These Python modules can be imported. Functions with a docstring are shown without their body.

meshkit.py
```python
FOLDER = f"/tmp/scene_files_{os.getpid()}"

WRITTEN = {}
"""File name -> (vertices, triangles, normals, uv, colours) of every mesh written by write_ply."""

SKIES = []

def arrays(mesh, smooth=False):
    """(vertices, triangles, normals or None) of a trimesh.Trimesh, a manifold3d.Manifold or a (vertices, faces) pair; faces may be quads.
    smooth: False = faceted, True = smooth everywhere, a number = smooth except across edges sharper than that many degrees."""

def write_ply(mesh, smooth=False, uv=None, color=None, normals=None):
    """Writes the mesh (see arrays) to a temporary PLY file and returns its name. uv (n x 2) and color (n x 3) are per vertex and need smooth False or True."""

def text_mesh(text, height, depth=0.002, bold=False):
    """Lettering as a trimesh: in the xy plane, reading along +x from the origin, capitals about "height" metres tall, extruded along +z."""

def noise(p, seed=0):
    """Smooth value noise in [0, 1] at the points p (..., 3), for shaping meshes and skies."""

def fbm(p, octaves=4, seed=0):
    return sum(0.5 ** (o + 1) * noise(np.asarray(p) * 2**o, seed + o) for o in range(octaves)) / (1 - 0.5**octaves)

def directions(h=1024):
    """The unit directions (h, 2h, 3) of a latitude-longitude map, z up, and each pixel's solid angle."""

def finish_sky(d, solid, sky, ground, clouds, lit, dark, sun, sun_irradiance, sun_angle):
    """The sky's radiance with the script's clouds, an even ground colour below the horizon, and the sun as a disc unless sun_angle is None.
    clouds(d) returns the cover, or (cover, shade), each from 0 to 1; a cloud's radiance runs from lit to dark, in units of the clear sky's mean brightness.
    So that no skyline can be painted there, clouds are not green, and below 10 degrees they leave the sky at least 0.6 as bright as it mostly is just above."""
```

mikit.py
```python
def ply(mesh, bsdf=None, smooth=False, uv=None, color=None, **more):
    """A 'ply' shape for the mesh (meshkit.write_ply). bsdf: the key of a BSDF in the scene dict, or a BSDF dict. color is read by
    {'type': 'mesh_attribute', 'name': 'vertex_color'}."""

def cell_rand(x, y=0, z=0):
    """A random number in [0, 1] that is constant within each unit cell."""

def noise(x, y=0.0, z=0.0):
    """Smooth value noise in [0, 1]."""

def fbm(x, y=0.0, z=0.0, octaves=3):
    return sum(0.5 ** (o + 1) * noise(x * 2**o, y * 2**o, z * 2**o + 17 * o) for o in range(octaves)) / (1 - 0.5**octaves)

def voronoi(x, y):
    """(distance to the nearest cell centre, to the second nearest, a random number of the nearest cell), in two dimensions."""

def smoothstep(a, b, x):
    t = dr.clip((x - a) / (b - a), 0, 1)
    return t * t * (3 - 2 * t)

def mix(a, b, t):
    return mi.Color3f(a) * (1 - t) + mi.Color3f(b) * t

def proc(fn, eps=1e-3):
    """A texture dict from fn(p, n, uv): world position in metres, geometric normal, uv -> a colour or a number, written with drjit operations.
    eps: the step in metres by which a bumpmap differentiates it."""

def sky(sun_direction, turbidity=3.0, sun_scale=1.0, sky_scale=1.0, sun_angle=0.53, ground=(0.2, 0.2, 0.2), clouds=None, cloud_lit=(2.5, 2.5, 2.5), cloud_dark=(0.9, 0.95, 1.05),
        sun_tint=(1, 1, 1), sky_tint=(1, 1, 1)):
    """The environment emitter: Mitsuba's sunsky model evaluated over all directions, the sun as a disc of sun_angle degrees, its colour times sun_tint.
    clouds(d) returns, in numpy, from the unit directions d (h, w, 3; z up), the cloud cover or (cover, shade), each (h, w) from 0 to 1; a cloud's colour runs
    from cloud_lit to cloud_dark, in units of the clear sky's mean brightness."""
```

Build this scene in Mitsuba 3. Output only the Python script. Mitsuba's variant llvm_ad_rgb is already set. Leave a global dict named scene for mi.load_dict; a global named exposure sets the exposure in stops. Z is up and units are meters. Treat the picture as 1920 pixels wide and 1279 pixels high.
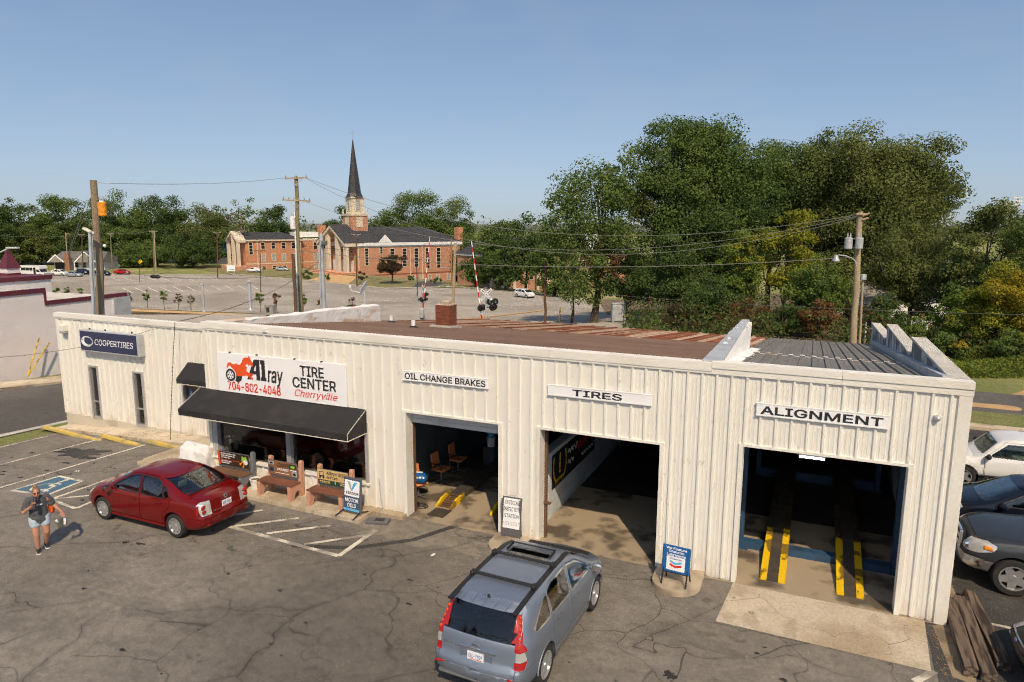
import math, random
import numpy as np, trimesh, drjit as dr, mitsuba as mi, mikit, meshkit
import manifold3d as m3
from manifold3d import Manifold
from shapely.geometry import Polygon, LineString, box as sbox, Point, MultiPolygon
from shapely.ops import unary_union
from shapely import affinity
from mikit import noise, fbm, voronoi, cell_rand, smoothstep, mix

T = mi.ScalarTransform4f
scene, labels = {}, {}
rng = np.random.default_rng(7)

# ------------------------------------------------------------------ camera, sky, exposure
YAW, PITCH, ROLL, FPX = math.radians(23.853), math.radians(9.592), math.radians(0.203), 1292.24
CAM = np.array([0.0, 0.0, 7.9])
_f = np.array([-math.sin(YAW) * math.cos(PITCH), math.cos(YAW) * math.cos(PITCH), -math.sin(PITCH)])
_r0 = np.array([math.cos(YAW), math.sin(YAW), 0.0]); _u0 = np.cross(_r0, _f)
_r = _r0 * math.cos(ROLL) + _u0 * math.sin(ROLL); _u = -_r0 * math.sin(ROLL) + _u0 * math.cos(ROLL)
scene['camera'] = {'type': 'perspective', 'fov': 2 * math.degrees(math.atan(960 / FPX)), 'fov_axis': 'x', 'near_clip': 0.1, 'far_clip': 5000.0,
                   'to_world': T().look_at(origin=CAM.tolist(), target=(CAM + _f).tolist(), up=_u.tolist())}
SUN = np.array([0.377, -0.593, 0.712])
def thin_cloud(d):
    e = np.clip(d[..., 2], 0, 1); w = meshkit.noise(np.stack([d[..., 0] * 3.0 / (e + .25), d[..., 1] * 3.0 / (e + .25), e * 6], -1)); w2 = meshkit.noise(np.stack([d[..., 0] * 9.0 / (e + .25), d[..., 1] * 12.0 / (e + .25), e * 14 + 5], -1))
    return 0.07 + 0.10 * np.clip(w * w2 * 2 - .35, 0, 1) + 0.10 * np.exp(-e * 7)
scene['sky'] = mikit.sky(SUN.tolist(), turbidity=4.0, sun_tint=(1.0, 0.985, 0.955), sky_tint=(1.0, 1.0, 1.0), sky_scale=1.15, clouds=thin_cloud, cloud_lit=(1.5, 1.55, 1.62))
exposure = 1.48

# ------------------------------------------------------------------ the lie of the land (slopes down behind the shop, dips to the left street)
FH = np.array([-math.sin(YAW), math.cos(YAW)]); RH = np.array([math.cos(YAW), math.sin(YAW)])
E1 = 0.777 * RH + 0.6295 * FH; K0 = FH * 200 + RH * (200 * (671 - 960) / FPX)     # long axis and near corner of the church
def tz(x, y):
    s = x * FH[0] + y * FH[1]; q = (x - K0[0]) * E1[0] + (y - K0[1]) * E1[1]
    return -6.0 * np.clip((s - 34) / 91.0, 0, 1) - 0.055 * np.clip(-20.3 - x, 0, 9) - 0.11 * np.clip(q, 0, 42)
def ray(px, py): return _f * FPX + _r * (px - 960) - _u * (py - 639.5)
def on_plane(px, py, axis, value):
    d = ray(px, py); return CAM + d * ((value - CAM[axis]) / d[axis])
def gp(px, py, dz=0.0):
    d = ray(px, py); z = 0.0
    for _ in range(60):
        p = CAM + d * ((z + dz - CAM[2]) / d[2]); z = 0.5 * z + 0.5 * float(tz(p[0], p[1]))
    return p
def dep(px, py, s):
    d = ray(px, py); return CAM + d * (s / (d[:2] @ FH))
def at(px, s, py=440):
    p = dep(px, py, s); p[2] = tz(p[0], p[1]); return p

# ------------------------------------------------------------------ helpers: keys, labels, meshes
_count = {}
def num(base):
    n = _count.get(base, 0); _count[base] = n + 1
    return base if n == 0 else f'{base}_{n:03d}'
def thing(name, label, cat, group=None):
    k = num(name); labels[k] = {'label': label, 'category': cat}
    if group: labels[k]['group'] = group
    return k
def obj(parent, name, mesh, m, smooth=False, label=None, kind=None, **kw):
    k = num(parent + '__' + name if parent else name)
    if isinstance(mesh, MB): mesh = mesh.mesh()
    scene[k] = mikit.ply(mesh, m, smooth=smooth, **kw)
    if label or kind:
        labels[k] = {}
        if label: labels[k]['label'] = label
        if kind: labels[k]['kind'] = kind
    return k
def struct(name, mesh, m, smooth=False, **kw):
    return obj(None, name, mesh, m, smooth, kind='structure', **kw)
def solo(name, mesh, m, label, cat, group=None, smooth=False, **kw):
    k = obj(None, name, mesh, m, smooth, **kw); labels[k] = {'label': label, 'category': cat}
    if group: labels[k]['group'] = group
    return k
BOXF = np.array([[0, 2, 1], [0, 3, 2], [4, 5, 6], [4, 6, 7], [0, 1, 5], [0, 5, 4], [1, 2, 6], [1, 6, 5], [2, 3, 7], [2, 7, 6], [3, 0, 4], [3, 4, 7]])
def rotz(a): c, s = math.cos(a), math.sin(a); return np.array([[c, -s, 0], [s, c, 0], [0, 0, 1.0]])
def rotx(a): c, s = math.cos(a), math.sin(a); return np.array([[1, 0, 0], [0, c, -s], [0, s, c]])
def roty(a): c, s = math.cos(a), math.sin(a); return np.array([[c, 0, s], [0, 1, 0], [-s, 0, c]])
class MB:
    def __init__(s): s.v, s.f, s.n = [], [], 0
    def add(s, v, f):
        v = np.asarray(v, float); f = np.asarray(f, int)
        if f.shape[1] == 4: f = np.vstack([f[:, [0, 1, 2]], f[:, [0, 2, 3]]])
        s.v.append(v); s.f.append(f + s.n); s.n += len(v); return s
    def tm(s, m, R=None, t=None):
        v = np.array(m.vertices)
        if R is not None: v = v @ np.asarray(R).T
        if t is not None: v = v + np.asarray(t)
        return s.add(v, m.faces)
    def box(s, x0, x1, y0, y1, z0, z1):
        return s.add([[x0, y0, z0], [x1, y0, z0], [x1, y1, z0], [x0, y1, z0], [x0, y0, z1], [x1, y0, z1], [x1, y1, z1], [x0, y1, z1]], BOXF)
    def obox(s, c, size, R=None):
        h = np.asarray(size, float) / 2
        v = np.array([[-1, -1, -1], [1, -1, -1], [1, 1, -1], [-1, 1, -1], [-1, -1, 1], [1, -1, 1], [1, 1, 1], [-1, 1, 1]]) * h
        if R is not None: v = v @ np.asarray(R).T
        return s.add(v + np.asarray(c), BOXF)
    def rbox(s, c, size, r=0.02, R=None):
        return s.tm(rbox(size, r), R, c)
    def tube(s, pts, rad, n=8, cap=True):
        p = np.asarray(pts, float); rad = np.broadcast_to(rad, (len(p),)).astype(float)
        t = np.gradient(p, axis=0); t /= np.linalg.norm(t, axis=1, keepdims=True) + 1e-12
        a0 = np.array([0, 0, 1.0]) if abs(t[0][2]) < 0.9 else np.array([1.0, 0, 0]); A = []
        for i in range(len(p)):
            a0 = a0 - t[i] * (a0 @ t[i]); a0 /= np.linalg.norm(a0); A.append(a0)
        A = np.array(A); B = np.cross(t, A); th = np.arange(n) * 2 * np.pi / n
        v = p[:, None] + rad[:, None, None] * (np.cos(th)[None, :, None] * A[:, None] + np.sin(th)[None, :, None] * B[:, None])
        i, j = np.meshgrid(np.arange(len(p) - 1), np.arange(n), indexing='ij')
        q = np.stack([i * n + j, i * n + (j + 1) % n, (i + 1) * n + (j + 1) % n, (i + 1) * n + j], -1).reshape(-1, 4)
        f = np.vstack([q[:, [0, 1, 2]], q[:, [0, 2, 3]]]); v = v.reshape(-1, 3)
        if cap:
            k = len(v); v = np.vstack([v, p[:1], p[-1:]]); jj = np.arange(n); e = (len(p) - 1) * n
            f = np.vstack([f, np.stack([jj * 0 + k, (jj + 1) % n, jj], 1), np.stack([jj * 0 + k + 1, e + jj, e + (jj + 1) % n], 1)])
        return s.add(v, f)
    def lathe(s, prof, c=(0, 0, 0), n=16, R=None):
        prof = np.asarray(prof, float); th = np.arange(n) * 2 * np.pi / n
        v = np.stack([prof[:, None, 0] * np.cos(th), prof[:, None, 0] * np.sin(th), np.broadcast_to(prof[:, None, 1], (len(prof), n))], -1).reshape(-1, 3)
        i, j = np.meshgrid(np.arange(len(prof) - 1), np.arange(n), indexing='ij')
        q = np.stack([i * n + j, i * n + (j + 1) % n, (i + 1) * n + (j + 1) % n, (i + 1) * n + j], -1).reshape(-1, 4)
        if R is not None: v = v @ np.asarray(R).T
        return s.add(v + np.asarray(c), q)
    def ext(s, poly, d, R=None, t=None):
        for g in getattr(poly, 'geoms', [poly]):
            if g.geom_type == 'Polygon' and g.area > 1e-7: s.tm(trimesh.creation.extrude_polygon(g, d, engine='earcut'), R, t)
        return s
    def quad(s, a, b, c, d): return s.add([a, b, c, d], [[0, 1, 2, 3]])
    def sphere(s, c, r, n=1):
        m = trimesh.creation.icosphere(n); return s.add(np.array(m.vertices) * np.asarray(r) + np.asarray(c), m.faces)
    def mesh(s): return trimesh.Trimesh(np.vstack(s.v), np.vstack(s.f), process=False)
def rbox(size, r):
    h = np.asarray(size, float) / 2; r = min(r, 0.49 * min(size)); P = []
    for sx in (-1, 1):
        for sy in (-1, 1):
            for sz in (-1, 1):
                c = np.array([sx, sy, sz]) * h
                for k in range(3):
                    q = c - r * np.array([sx, sy, sz]) * 1.0; q[k] = c[k]; P.append(q)
                P.append(c - 0.423 * r * np.array([sx, sy, sz]))
    return mani_tm(Manifold.hull_points(np.array(P)))
def mani_tm(m):
    g = m.to_mesh(); return trimesh.Trimesh(np.array(g.vert_properties[:, :3], float), np.array(g.tri_verts), process=False)
def tm_mani(v, f):
    return Manifold(m3.Mesh(np.ascontiguousarray(v, np.float32), np.ascontiguousarray(f, np.uint32)))
RXZ = np.array([[1, 0, 0], [0, 0, -1], [0, 1, 0]], float)   # plane (x, y) stood upright: x -> x, y -> z, extrusion -> -y (towards the viewer in front)
def text(s, h, w=None, depth=0.006, bold=True, shear=0.0):
    m = meshkit.text_mesh(s, h, depth, bold=bold); v = np.array(m.vertices); v[:, 0] -= v[:, 0].min()
    if w: v[:, 0] *= w / v[:, 0].max()
    v[:, 0] += shear * v[:, 1]; return trimesh.Trimesh(v, m.faces, process=False)
def stand(m, x, y, z, R=None):
    """upright lettering: reads along +x, faces -y, lower left corner at (x, y, z)"""
    v = np.array(m.vertices) @ RXZ.T
    if R is not None: v = v @ np.asarray(R).T
    return trimesh.Trimesh(v + np.array([x, y, z]), m.faces, process=False)
SB, XB = [-1e4, 34, 125, 1e4], [-1e4, -29.3, -20.3, 1e4]
def drape(poly, off=0.0, mb=None):
    """a sheet that follows the land, off metres above it"""
    mb = mb or MB(); B = 3000
    for s0, s1 in zip(SB[:-1], SB[1:]):
        s0, s1 = max(s0, -B), min(s1, B)
        band = Polygon([FH * s0 - RH * B, FH * s1 - RH * B, FH * s1 + RH * B, FH * s0 + RH * B])
        for x0, x1 in zip(XB[:-1], XB[1:]):
            g0 = poly.intersection(band).intersection(sbox(max(x0, -B), -B, min(x1, B), B)); E2 = np.array([-E1[1], E1[0]]); gs = []
            for q0, q1 in ((-B, 0), (0, 42), (42, B)):
                if g0.is_empty: break
                g = g0.intersection(Polygon([K0 + E1 * a + E2 * b for a, b in ((q0, -B), (q1, -B), (q1, B), (q0, B))])); gs += list(getattr(g, 'geoms', [g]))
            for q in gs:
                if q.geom_type != 'Polygon' or q.area < 1e-5: continue
                v, f = trimesh.creation.triangulate_polygon(q, engine='earcut')
                v3 = np.column_stack([v, tz(v[:, 0], v[:, 1]) + off])
                a, b, c = v3[f[:, 0]], v3[f[:, 1]], v3[f[:, 2]]
                flip = np.cross(b - a, c - a)[:, 2] < 0
                f = np.where(flip[:, None], f[:, ::-1], f); mb.add(v3, f)
    return mb
def slab(poly, h0, h1):
    """a flat-topped slab from h0 to h1 above the land (kerbs, islands)"""
    mb = MB()
    drape(poly, h1, mb)
    for g in getattr(poly, 'geoms', [poly]):
        for ring in [g.exterior, *g.interiors]:
            c = np.array(ring.segmentize(3.0).coords)
            if not ring.is_ccw: c = c[::-1]
            for a, b in zip(c[:-1], c[1:]):
                za, zb = float(tz(*a)), float(tz(*b)); mb.quad([*a, za + h0], [*b, zb + h0], [*b, zb + h1], [*a, za + h1])
    return mb

# ------------------------------------------------------------------ materials
def C3(c): return {'type': 'rgb', 'value': list(map(float, c))}
def mat(name, col, rough=0.6, two=True, bump=None, **kw):
    d = {'type': 'principled', 'base_color': mikit.proc(col) if callable(col) else col if isinstance(col, dict) else C3(col), 'roughness': float(rough)}
    for k, v in kw.items(): d[k] = v
    if bump: d = {'type': 'bumpmap', 'arbitrary': mikit.proc(bump[0], bump[2] if len(bump) > 2 else 4e-3), 'scale': float(bump[1]), 'bsdf': d}
    if two: d = {'type': 'twosided', 'bsdf': d}
    scene['mat_' + name] = d
    return 'mat_' + name
def c3(a): return mi.Color3f(*a)
def asphalt(lo, hi, crack=1.0):
    def fn(p, n, uv):
        x, y = p.x, p.y
        w = fbm(x * 1.1, y * 1.1, 3.0) * 0.9
        big = fbm(x * 0.16, y * 0.16, 1.0, 4)
        c = mix(lo, hi, smoothstep(0.28, 0.72, big))
        a, b, _ = voronoi((0.8 * x + 0.6 * y) * 0.20 + 0.3 * w, (0.8 * y - 0.6 * x) * 0.42 + 0.3 * w)
        a2, b2, _ = voronoi(x * 0.45 + 0.5 * w + 7.0, y * 0.5 + 0.4 * w)
        gate = smoothstep(0.4, 0.55, fbm(x * 0.22 + 9.0, y * 0.22, 5.0))
        gate1 = smoothstep(0.36, 0.44, fbm(x * 0.3 + 3.0, y * 0.3, 2.0))
        k = dr.maximum((1 - smoothstep(0.002, 0.008, b - a)) * gate1 * 0.9, (1 - smoothstep(0.003, 0.022, b2 - a2)) * gate * 0.7)
        halo = (1 - smoothstep(0.0, 0.09, b - a)) * gate1
        sp = smoothstep(0.84, 0.9, noise(x * 1.1 + 50, y * 1.7, 2.0)) * smoothstep(0.5, 0.75, fbm(x * 6, y * 6, 4.0)) * 0.7
        ag = noise(x * 55, y * 55) * 0.5 + noise(x * 24, y * 24, 4.0) * 0.5
        ag2 = smoothstep(0.8, 0.9, noise(x * 70, y * 70, 8.0)); mid = fbm(x * 1.6, y * 2.4, 11.0, 4)
        fine = fbm(x * 6.0, y * 8.0, 13.0, 4)
        c = c * (0.38 + 0.42 * ag + 0.34 * mid + 0.50 * fine) + c3((0.08, 0.075, 0.065)) * ag2
        c = c * (1 - 0.16 * halo * crack) * (1 - 0.55 * sp)
        return mix(c, c3((0.022, 0.02, 0.018)), k * 0.85 * crack)
    return fn
def stained(col, dirt, amount=0.5, sc=1.0, streak=1.0, lo=0.45, hi=0.75):
    def fn(p, n, uv):
        f = fbm(p.x * 1.3 * sc, p.y * 1.3 * sc, p.z * 1.3 * sc * streak, 4)
        g = noise(p.x * 37, p.y * 37, p.z * 37) * 0.12 + 0.94
        return mix(col, dirt, smoothstep(lo, hi, f) * amount) * g
    return fn
def brick_fn(a, b, mortar, h=0.075, l=0.22, ox=None):
    def fn(p, n, uv):
        u = dr.select(dr.abs(n.x) > dr.abs(n.y), p.y, p.x) if ox is None else p.x * ox[0] + p.y * ox[1]
        r = p.z / h; row = dr.floor(r); q = u / l + 0.5 * (row - 2 * dr.floor(row / 2))
        k = cell_rand(dr.floor(q), row, 3.0)
        fx, fz = q - dr.floor(q), r - row
        m = dr.maximum(1 - smoothstep(0.03, 0.06, dr.minimum(fx, 1 - fx)), 1 - smoothstep(0.08, 0.16, dr.minimum(fz, 1 - fz)))
        c = mix(a, b, k) * (0.8 + 0.4 * fbm(p.x * 2, p.y * 2, p.z * 2))
        return mix(c, mortar, m)
    return fn
def siding_fn(p, n, uv):
    low = 1 - smoothstep(0.0, 0.9, p.z + 0.3 * noise(p.x * 3.0, p.y, p.z))
    st = fbm(p.x * 5.0, p.y * 5.0, p.z * 0.35, 3); sp = smoothstep(0.55, 0.85, fbm(p.x * 0.9, p.y, p.z * 0.8, 4))
    pn = cell_rand(dr.floor(p.x / 0.932), 3.0, 1.0)
    c = mix((0.725, 0.705, 0.65), (0.705, 0.683, 0.625), pn)
    c = mix(c, (0.60, 0.55, 0.45), sp * 0.10 + smoothstep(0.62, 0.9, st) * 0.06 * smoothstep(3.2, 4.7, p.z))
    c = mix(c, (0.40, 0.31, 0.21), low * 0.55 * smoothstep(0.3, 0.75, fbm(p.x * 4, p.y * 4, p.z * 2)))
    rust = smoothstep(0.86, 0.90, noise(p.x * 9.0, 2.0, p.z * 3.0)) * smoothstep(0.45, 0.7, noise(p.x * 30, 1.0, p.z * 14))
    return mix(c, (0.25, 0.13, 0.06), rust * 0.25)
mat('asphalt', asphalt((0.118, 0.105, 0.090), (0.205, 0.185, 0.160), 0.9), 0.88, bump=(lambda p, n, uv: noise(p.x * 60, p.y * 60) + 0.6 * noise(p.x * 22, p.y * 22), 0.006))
mat('asphalt_worn', asphalt((0.10, 0.09, 0.077), (0.17, 0.153, 0.132), 0.9), 0.9)
mat('asphalt_sandy', asphalt((0.17, 0.15, 0.12), (0.25, 0.22, 0.18), 0.8), 0.9)
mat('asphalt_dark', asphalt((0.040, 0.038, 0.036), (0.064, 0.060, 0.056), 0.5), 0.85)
mat('asphalt_far', asphalt((0.185, 0.165, 0.14), (0.25, 0.225, 0.195), 0.25), 0.9)
mat('street', asphalt((0.068, 0.063, 0.058), (0.098, 0.092, 0.084), 0.3), 0.85)
def slab_fn(p, n, uv):
    f = fbm(p.x * 0.8, p.y * 0.8, 2.0, 5); k = smoothstep(0.5, 0.72, fbm(p.x * 2.6, p.y * 1.9, 6.0, 4)); w = fbm(p.x * 1.3, p.y * 1.3, 9.0) * 0.8
    a, b, _ = voronoi(p.x * 0.33 + w, p.y * 0.4 + 0.8 * w); cr = (1 - smoothstep(0.003, 0.012, b - a)) * 0.6
    c = mix((0.50, 0.43, 0.33), (0.36, 0.285, 0.195), smoothstep(0.35, 0.7, f)); c = mix(c, (0.20, 0.15, 0.10), k * 0.35) * (0.86 + 0.28 * noise(p.x * 34, p.y * 34)); return mix(c, (0.09, 0.07, 0.05), cr)
mat('concrete', slab_fn if True else stained((0.47, 0.385, 0.275), (0.2, 0.15, 0.1), 0.75, 0.6), 0.85, bump=(lambda p, n, uv: noise(p.x * 40, p.y * 40, p.z * 40), 0.003))
mat('concrete_kerb', stained((0.44, 0.365, 0.265), (0.18, 0.14, 0.1), 0.8, 1.4), 0.9, bump=(lambda p, n, uv: noise(p.x * 30, p.y * 30, p.z * 30), 0.006))
mat('concrete_pale', stained((0.42, 0.40, 0.36), (0.25, 0.24, 0.22), 0.5, 1.0), 0.85)
mat('bay_floor_oily', stained((0.05, 0.043, 0.036), (0.022, 0.02, 0.018), 0.8, 0.9), 0.6)  # near-black copy of the bay floor, deep shade put into its colour
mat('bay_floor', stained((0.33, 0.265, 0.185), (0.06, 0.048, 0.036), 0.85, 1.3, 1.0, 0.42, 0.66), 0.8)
mat('foundation', stained((0.52, 0.47, 0.38), (0.3, 0.25, 0.18), 0.6, 1.0), 0.9)
mat('siding', siding_fn, 0.42, specular=0.4)
mat('trim', stained((0.725, 0.70, 0.64), (0.5, 0.43, 0.33), 0.25, 0.8), 0.45)
mat('white_paint', stained((0.74, 0.74, 0.73), (0.55, 0.53, 0.5), 0.3, 1.0), 0.5)
mat('sign_white', (0.80, 0.80, 0.82), 0.35)
mat('sign_black', (0.022, 0.022, 0.026), 0.4)
mat('sign_red', (0.60, 0.03, 0.02), 0.4)
mat('sign_orange', (0.72, 0.085, 0.015), 0.4)
mat('sign_navy', (0.014, 0.022, 0.075), 0.12, clearcoat=0.6)
mat('sign_blue', (0.012, 0.105, 0.31), 0.3)
mat('sign_slate', (0.05, 0.085, 0.15), 0.35)
mat('sign_lightblue', (0.13, 0.42, 0.68), 0.35)
mat('sign_cyan', (0.05, 0.38, 0.62), 0.35)
mat('plate_blue', (0.10, 0.16, 0.38), 0.4)
mat('sign_green', (0.015, 0.06, 0.03), 0.4)
mat('sign_tan', (0.60, 0.42, 0.19), 0.45)
mat('sign_brown', (0.045, 0.026, 0.02), 0.4)
mat('sign_wood', lambda p, n, uv: mix((0.36, 0.17, 0.075), (0.16, 0.075, 0.035), fbm(p.x * 3, 1.0, p.z * 30)), 0.5)
mat('sign_grey', (0.35, 0.36, 0.38), 0.5)
mat('frog_green', (0.30, 0.52, 0.07), 0.4)
mat('frog_orange', (0.85, 0.28, 0.02), 0.4)
mat('awning', stained((0.018, 0.0175, 0.0185), (0.033, 0.031, 0.03), 0.6, 2.0), 0.75)
mat('awning_trim', (0.62, 0.58, 0.5), 0.6)
mat('alu', stained((0.46, 0.46, 0.46), (0.3, 0.29, 0.28), 0.4, 2.0), 0.35, metallic=0.35)
mat('steel', (0.55, 0.56, 0.58), 0.32, metallic=0.8)
mat('galv', stained((0.50, 0.52, 0.54), (0.34, 0.35, 0.36), 0.5, 2.0), 0.45, metallic=0.3)
mat('chrome', (0.82, 0.83, 0.85), 0.08, metallic=1.0)
mat('roof_brown', lambda p, n, uv: mix((0.088, 0.052, 0.036), (0.158, 0.098, 0.07), fbm(p.x * 0.45, p.y * 1.1, 1.0, 5)) * (0.85 + 0.3 * noise(p.x * 22, p.y * 22)), 0.9)
mat('roof_grey', lambda p, n, uv: mix((0.225, 0.205, 0.175), (0.30, 0.275, 0.235), fbm(p.x * 0.4, p.y * 1.4, 1.0, 5)) * (0.9 + 0.2 * noise(p.x * 18, p.y * 18)), 0.9)
mat('roof_metal', lambda p, n, uv: mix((0.16, 0.148, 0.132), (0.23, 0.213, 0.19), fbm(p.x * 3.0, p.y * 0.4, 1.0, 4)), 0.45, metallic=0.25)
mat('roof_rust', lambda p, n, uv: mix(mix((0.25, 0.095, 0.042), (0.12, 0.042, 0.02), fbm(p.x * 1.6, p.y * 0.5, 3.0, 4)), (0.42, 0.32, 0.24), smoothstep(0.50, 0.62, noise(p.x * 3.4, 7.0, p.y * 0.10) * 0.75 + 0.35 * cell_rand(dr.floor((p.x + 16.7) / 0.3065), 5.0, 1.0) - 0.14 + 0.12 * noise(p.x * 9, p.y * 2.0)) * 0.8), 0.8)
mat('coating', lambda p, n, uv: mix((0.72, 0.70, 0.68), (0.45, 0.27, 0.13), smoothstep(0.50, 0.66, fbm(p.x * 2.2, p.y * 1.6, p.z * 3, 4)) * 0.7), 0.7, bump=(lambda p, n, uv: fbm(p.x * 9, p.y * 9, p.z * 9), 0.05, 1e-2))
mat('cinder', stained((0.26, 0.245, 0.215), (0.15, 0.14, 0.12), 0.6, 5.0), 0.95)
mat('parapet', lambda p, n, uv: mix((0.46, 0.44, 0.41), (0.09, 0.085, 0.08), smoothstep(0.34, 0.58, fbm(p.x * 2, p.y * 1.4, p.z * 0.8, 4)) * 0.85), 0.9)
mat('brick', brick_fn((0.29, 0.10, 0.045), (0.20, 0.065, 0.03), (0.4, 0.3, 0.22)), 0.85)
mat('brick_dark', lambda p, n, uv: mix((0.24, 0.072, 0.034), (0.15, 0.042, 0.022), cell_rand(dr.floor(p.x * 5), dr.floor(p.y * 5), dr.floor(p.z * 13))), 0.85)
mat('mortar', (0.40, 0.30, 0.22), 0.9)
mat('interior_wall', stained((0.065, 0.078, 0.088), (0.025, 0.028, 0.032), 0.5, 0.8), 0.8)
mat('block_paint', stained((0.50, 0.53, 0.55), (0.33, 0.34, 0.35), 0.5, 0.8), 0.6)
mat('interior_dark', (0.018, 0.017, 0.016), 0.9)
mat('yellow', stained((0.72, 0.46, 0.012), (0.12, 0.075, 0.02), 0.85, 3.0, 1.0, 0.52, 0.6), 0.45)
mat('yellow_kerb', stained((0.56, 0.40, 0.09), (0.30, 0.25, 0.17), 0.75, 2.0), 0.8)
mat('yellow_worn', stained((0.09, 0.06, 0.015), (0.04, 0.033, 0.022), 1.0, 3.0, 1.0, 0.35, 0.5), 0.6)  # dark copy of the yellow, carries the shade past the sunlit ramp fronts
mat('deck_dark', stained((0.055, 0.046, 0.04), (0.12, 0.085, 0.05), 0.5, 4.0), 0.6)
mat('lift_blue', stained((0.028, 0.075, 0.145), (0.02, 0.03, 0.04), 0.6, 3.0), 0.45)
mat('line_white', stained((0.62, 0.57, 0.48), (0.19, 0.165, 0.14), 0.85, 2.2, 1.0, 0.42, 0.72), 0.8)
mat('line_far', (0.58, 0.56, 0.52), 0.8)
mat('line_blue', stained((0.055, 0.135, 0.205), (0.10, 0.12, 0.13), 0.6, 3.0), 0.8)
mat('oil', stained((0.02, 0.019, 0.018), (0.05, 0.047, 0.043), 0.8, 2.0), 0.5)
mat('grass', lambda p, n, uv: mix(mix((0.085, 0.115, 0.03), (0.17, 0.165, 0.06), fbm(p.x * 0.5, p.y * 0.5, 1.0, 4)), (0.26, 0.20, 0.11), smoothstep(0.55, 0.75, fbm(p.x * 0.2, p.y * 0.2, 5.0, 4)) * 0.7) * (0.7 + 0.6 * noise(p.x * 14, p.y * 14)), 0.95)
mat('lawn', lambda p, n, uv: mix((0.10, 0.105, 0.04), (0.17, 0.14, 0.07), fbm(p.x * 0.25, p.y * 0.25, 1.0, 4)), 0.95)
mat('dirt', lambda p, n, uv: mix((0.13, 0.095, 0.06), (0.06, 0.05, 0.032), fbm(p.x * 0.7, p.y * 0.7, 1.0, 4)) * (0.7 + 0.6 * noise(p.x * 9, p.y * 9)), 0.95)
mat('straw', lambda p, n, uv: mix((0.44, 0.29, 0.14), (0.28, 0.18, 0.09), fbm(p.x * 1.2, p.y * 1.2, 1.0, 4)), 0.95)
mat('ballast', lambda p, n, uv: mix((0.24, 0.22, 0.19), (0.13, 0.115, 0.10), noise(p.x * 7, p.y * 7)), 0.95)
mat('rail', (0.13, 0.075, 0.05), 0.6, metallic=0.3)
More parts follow.
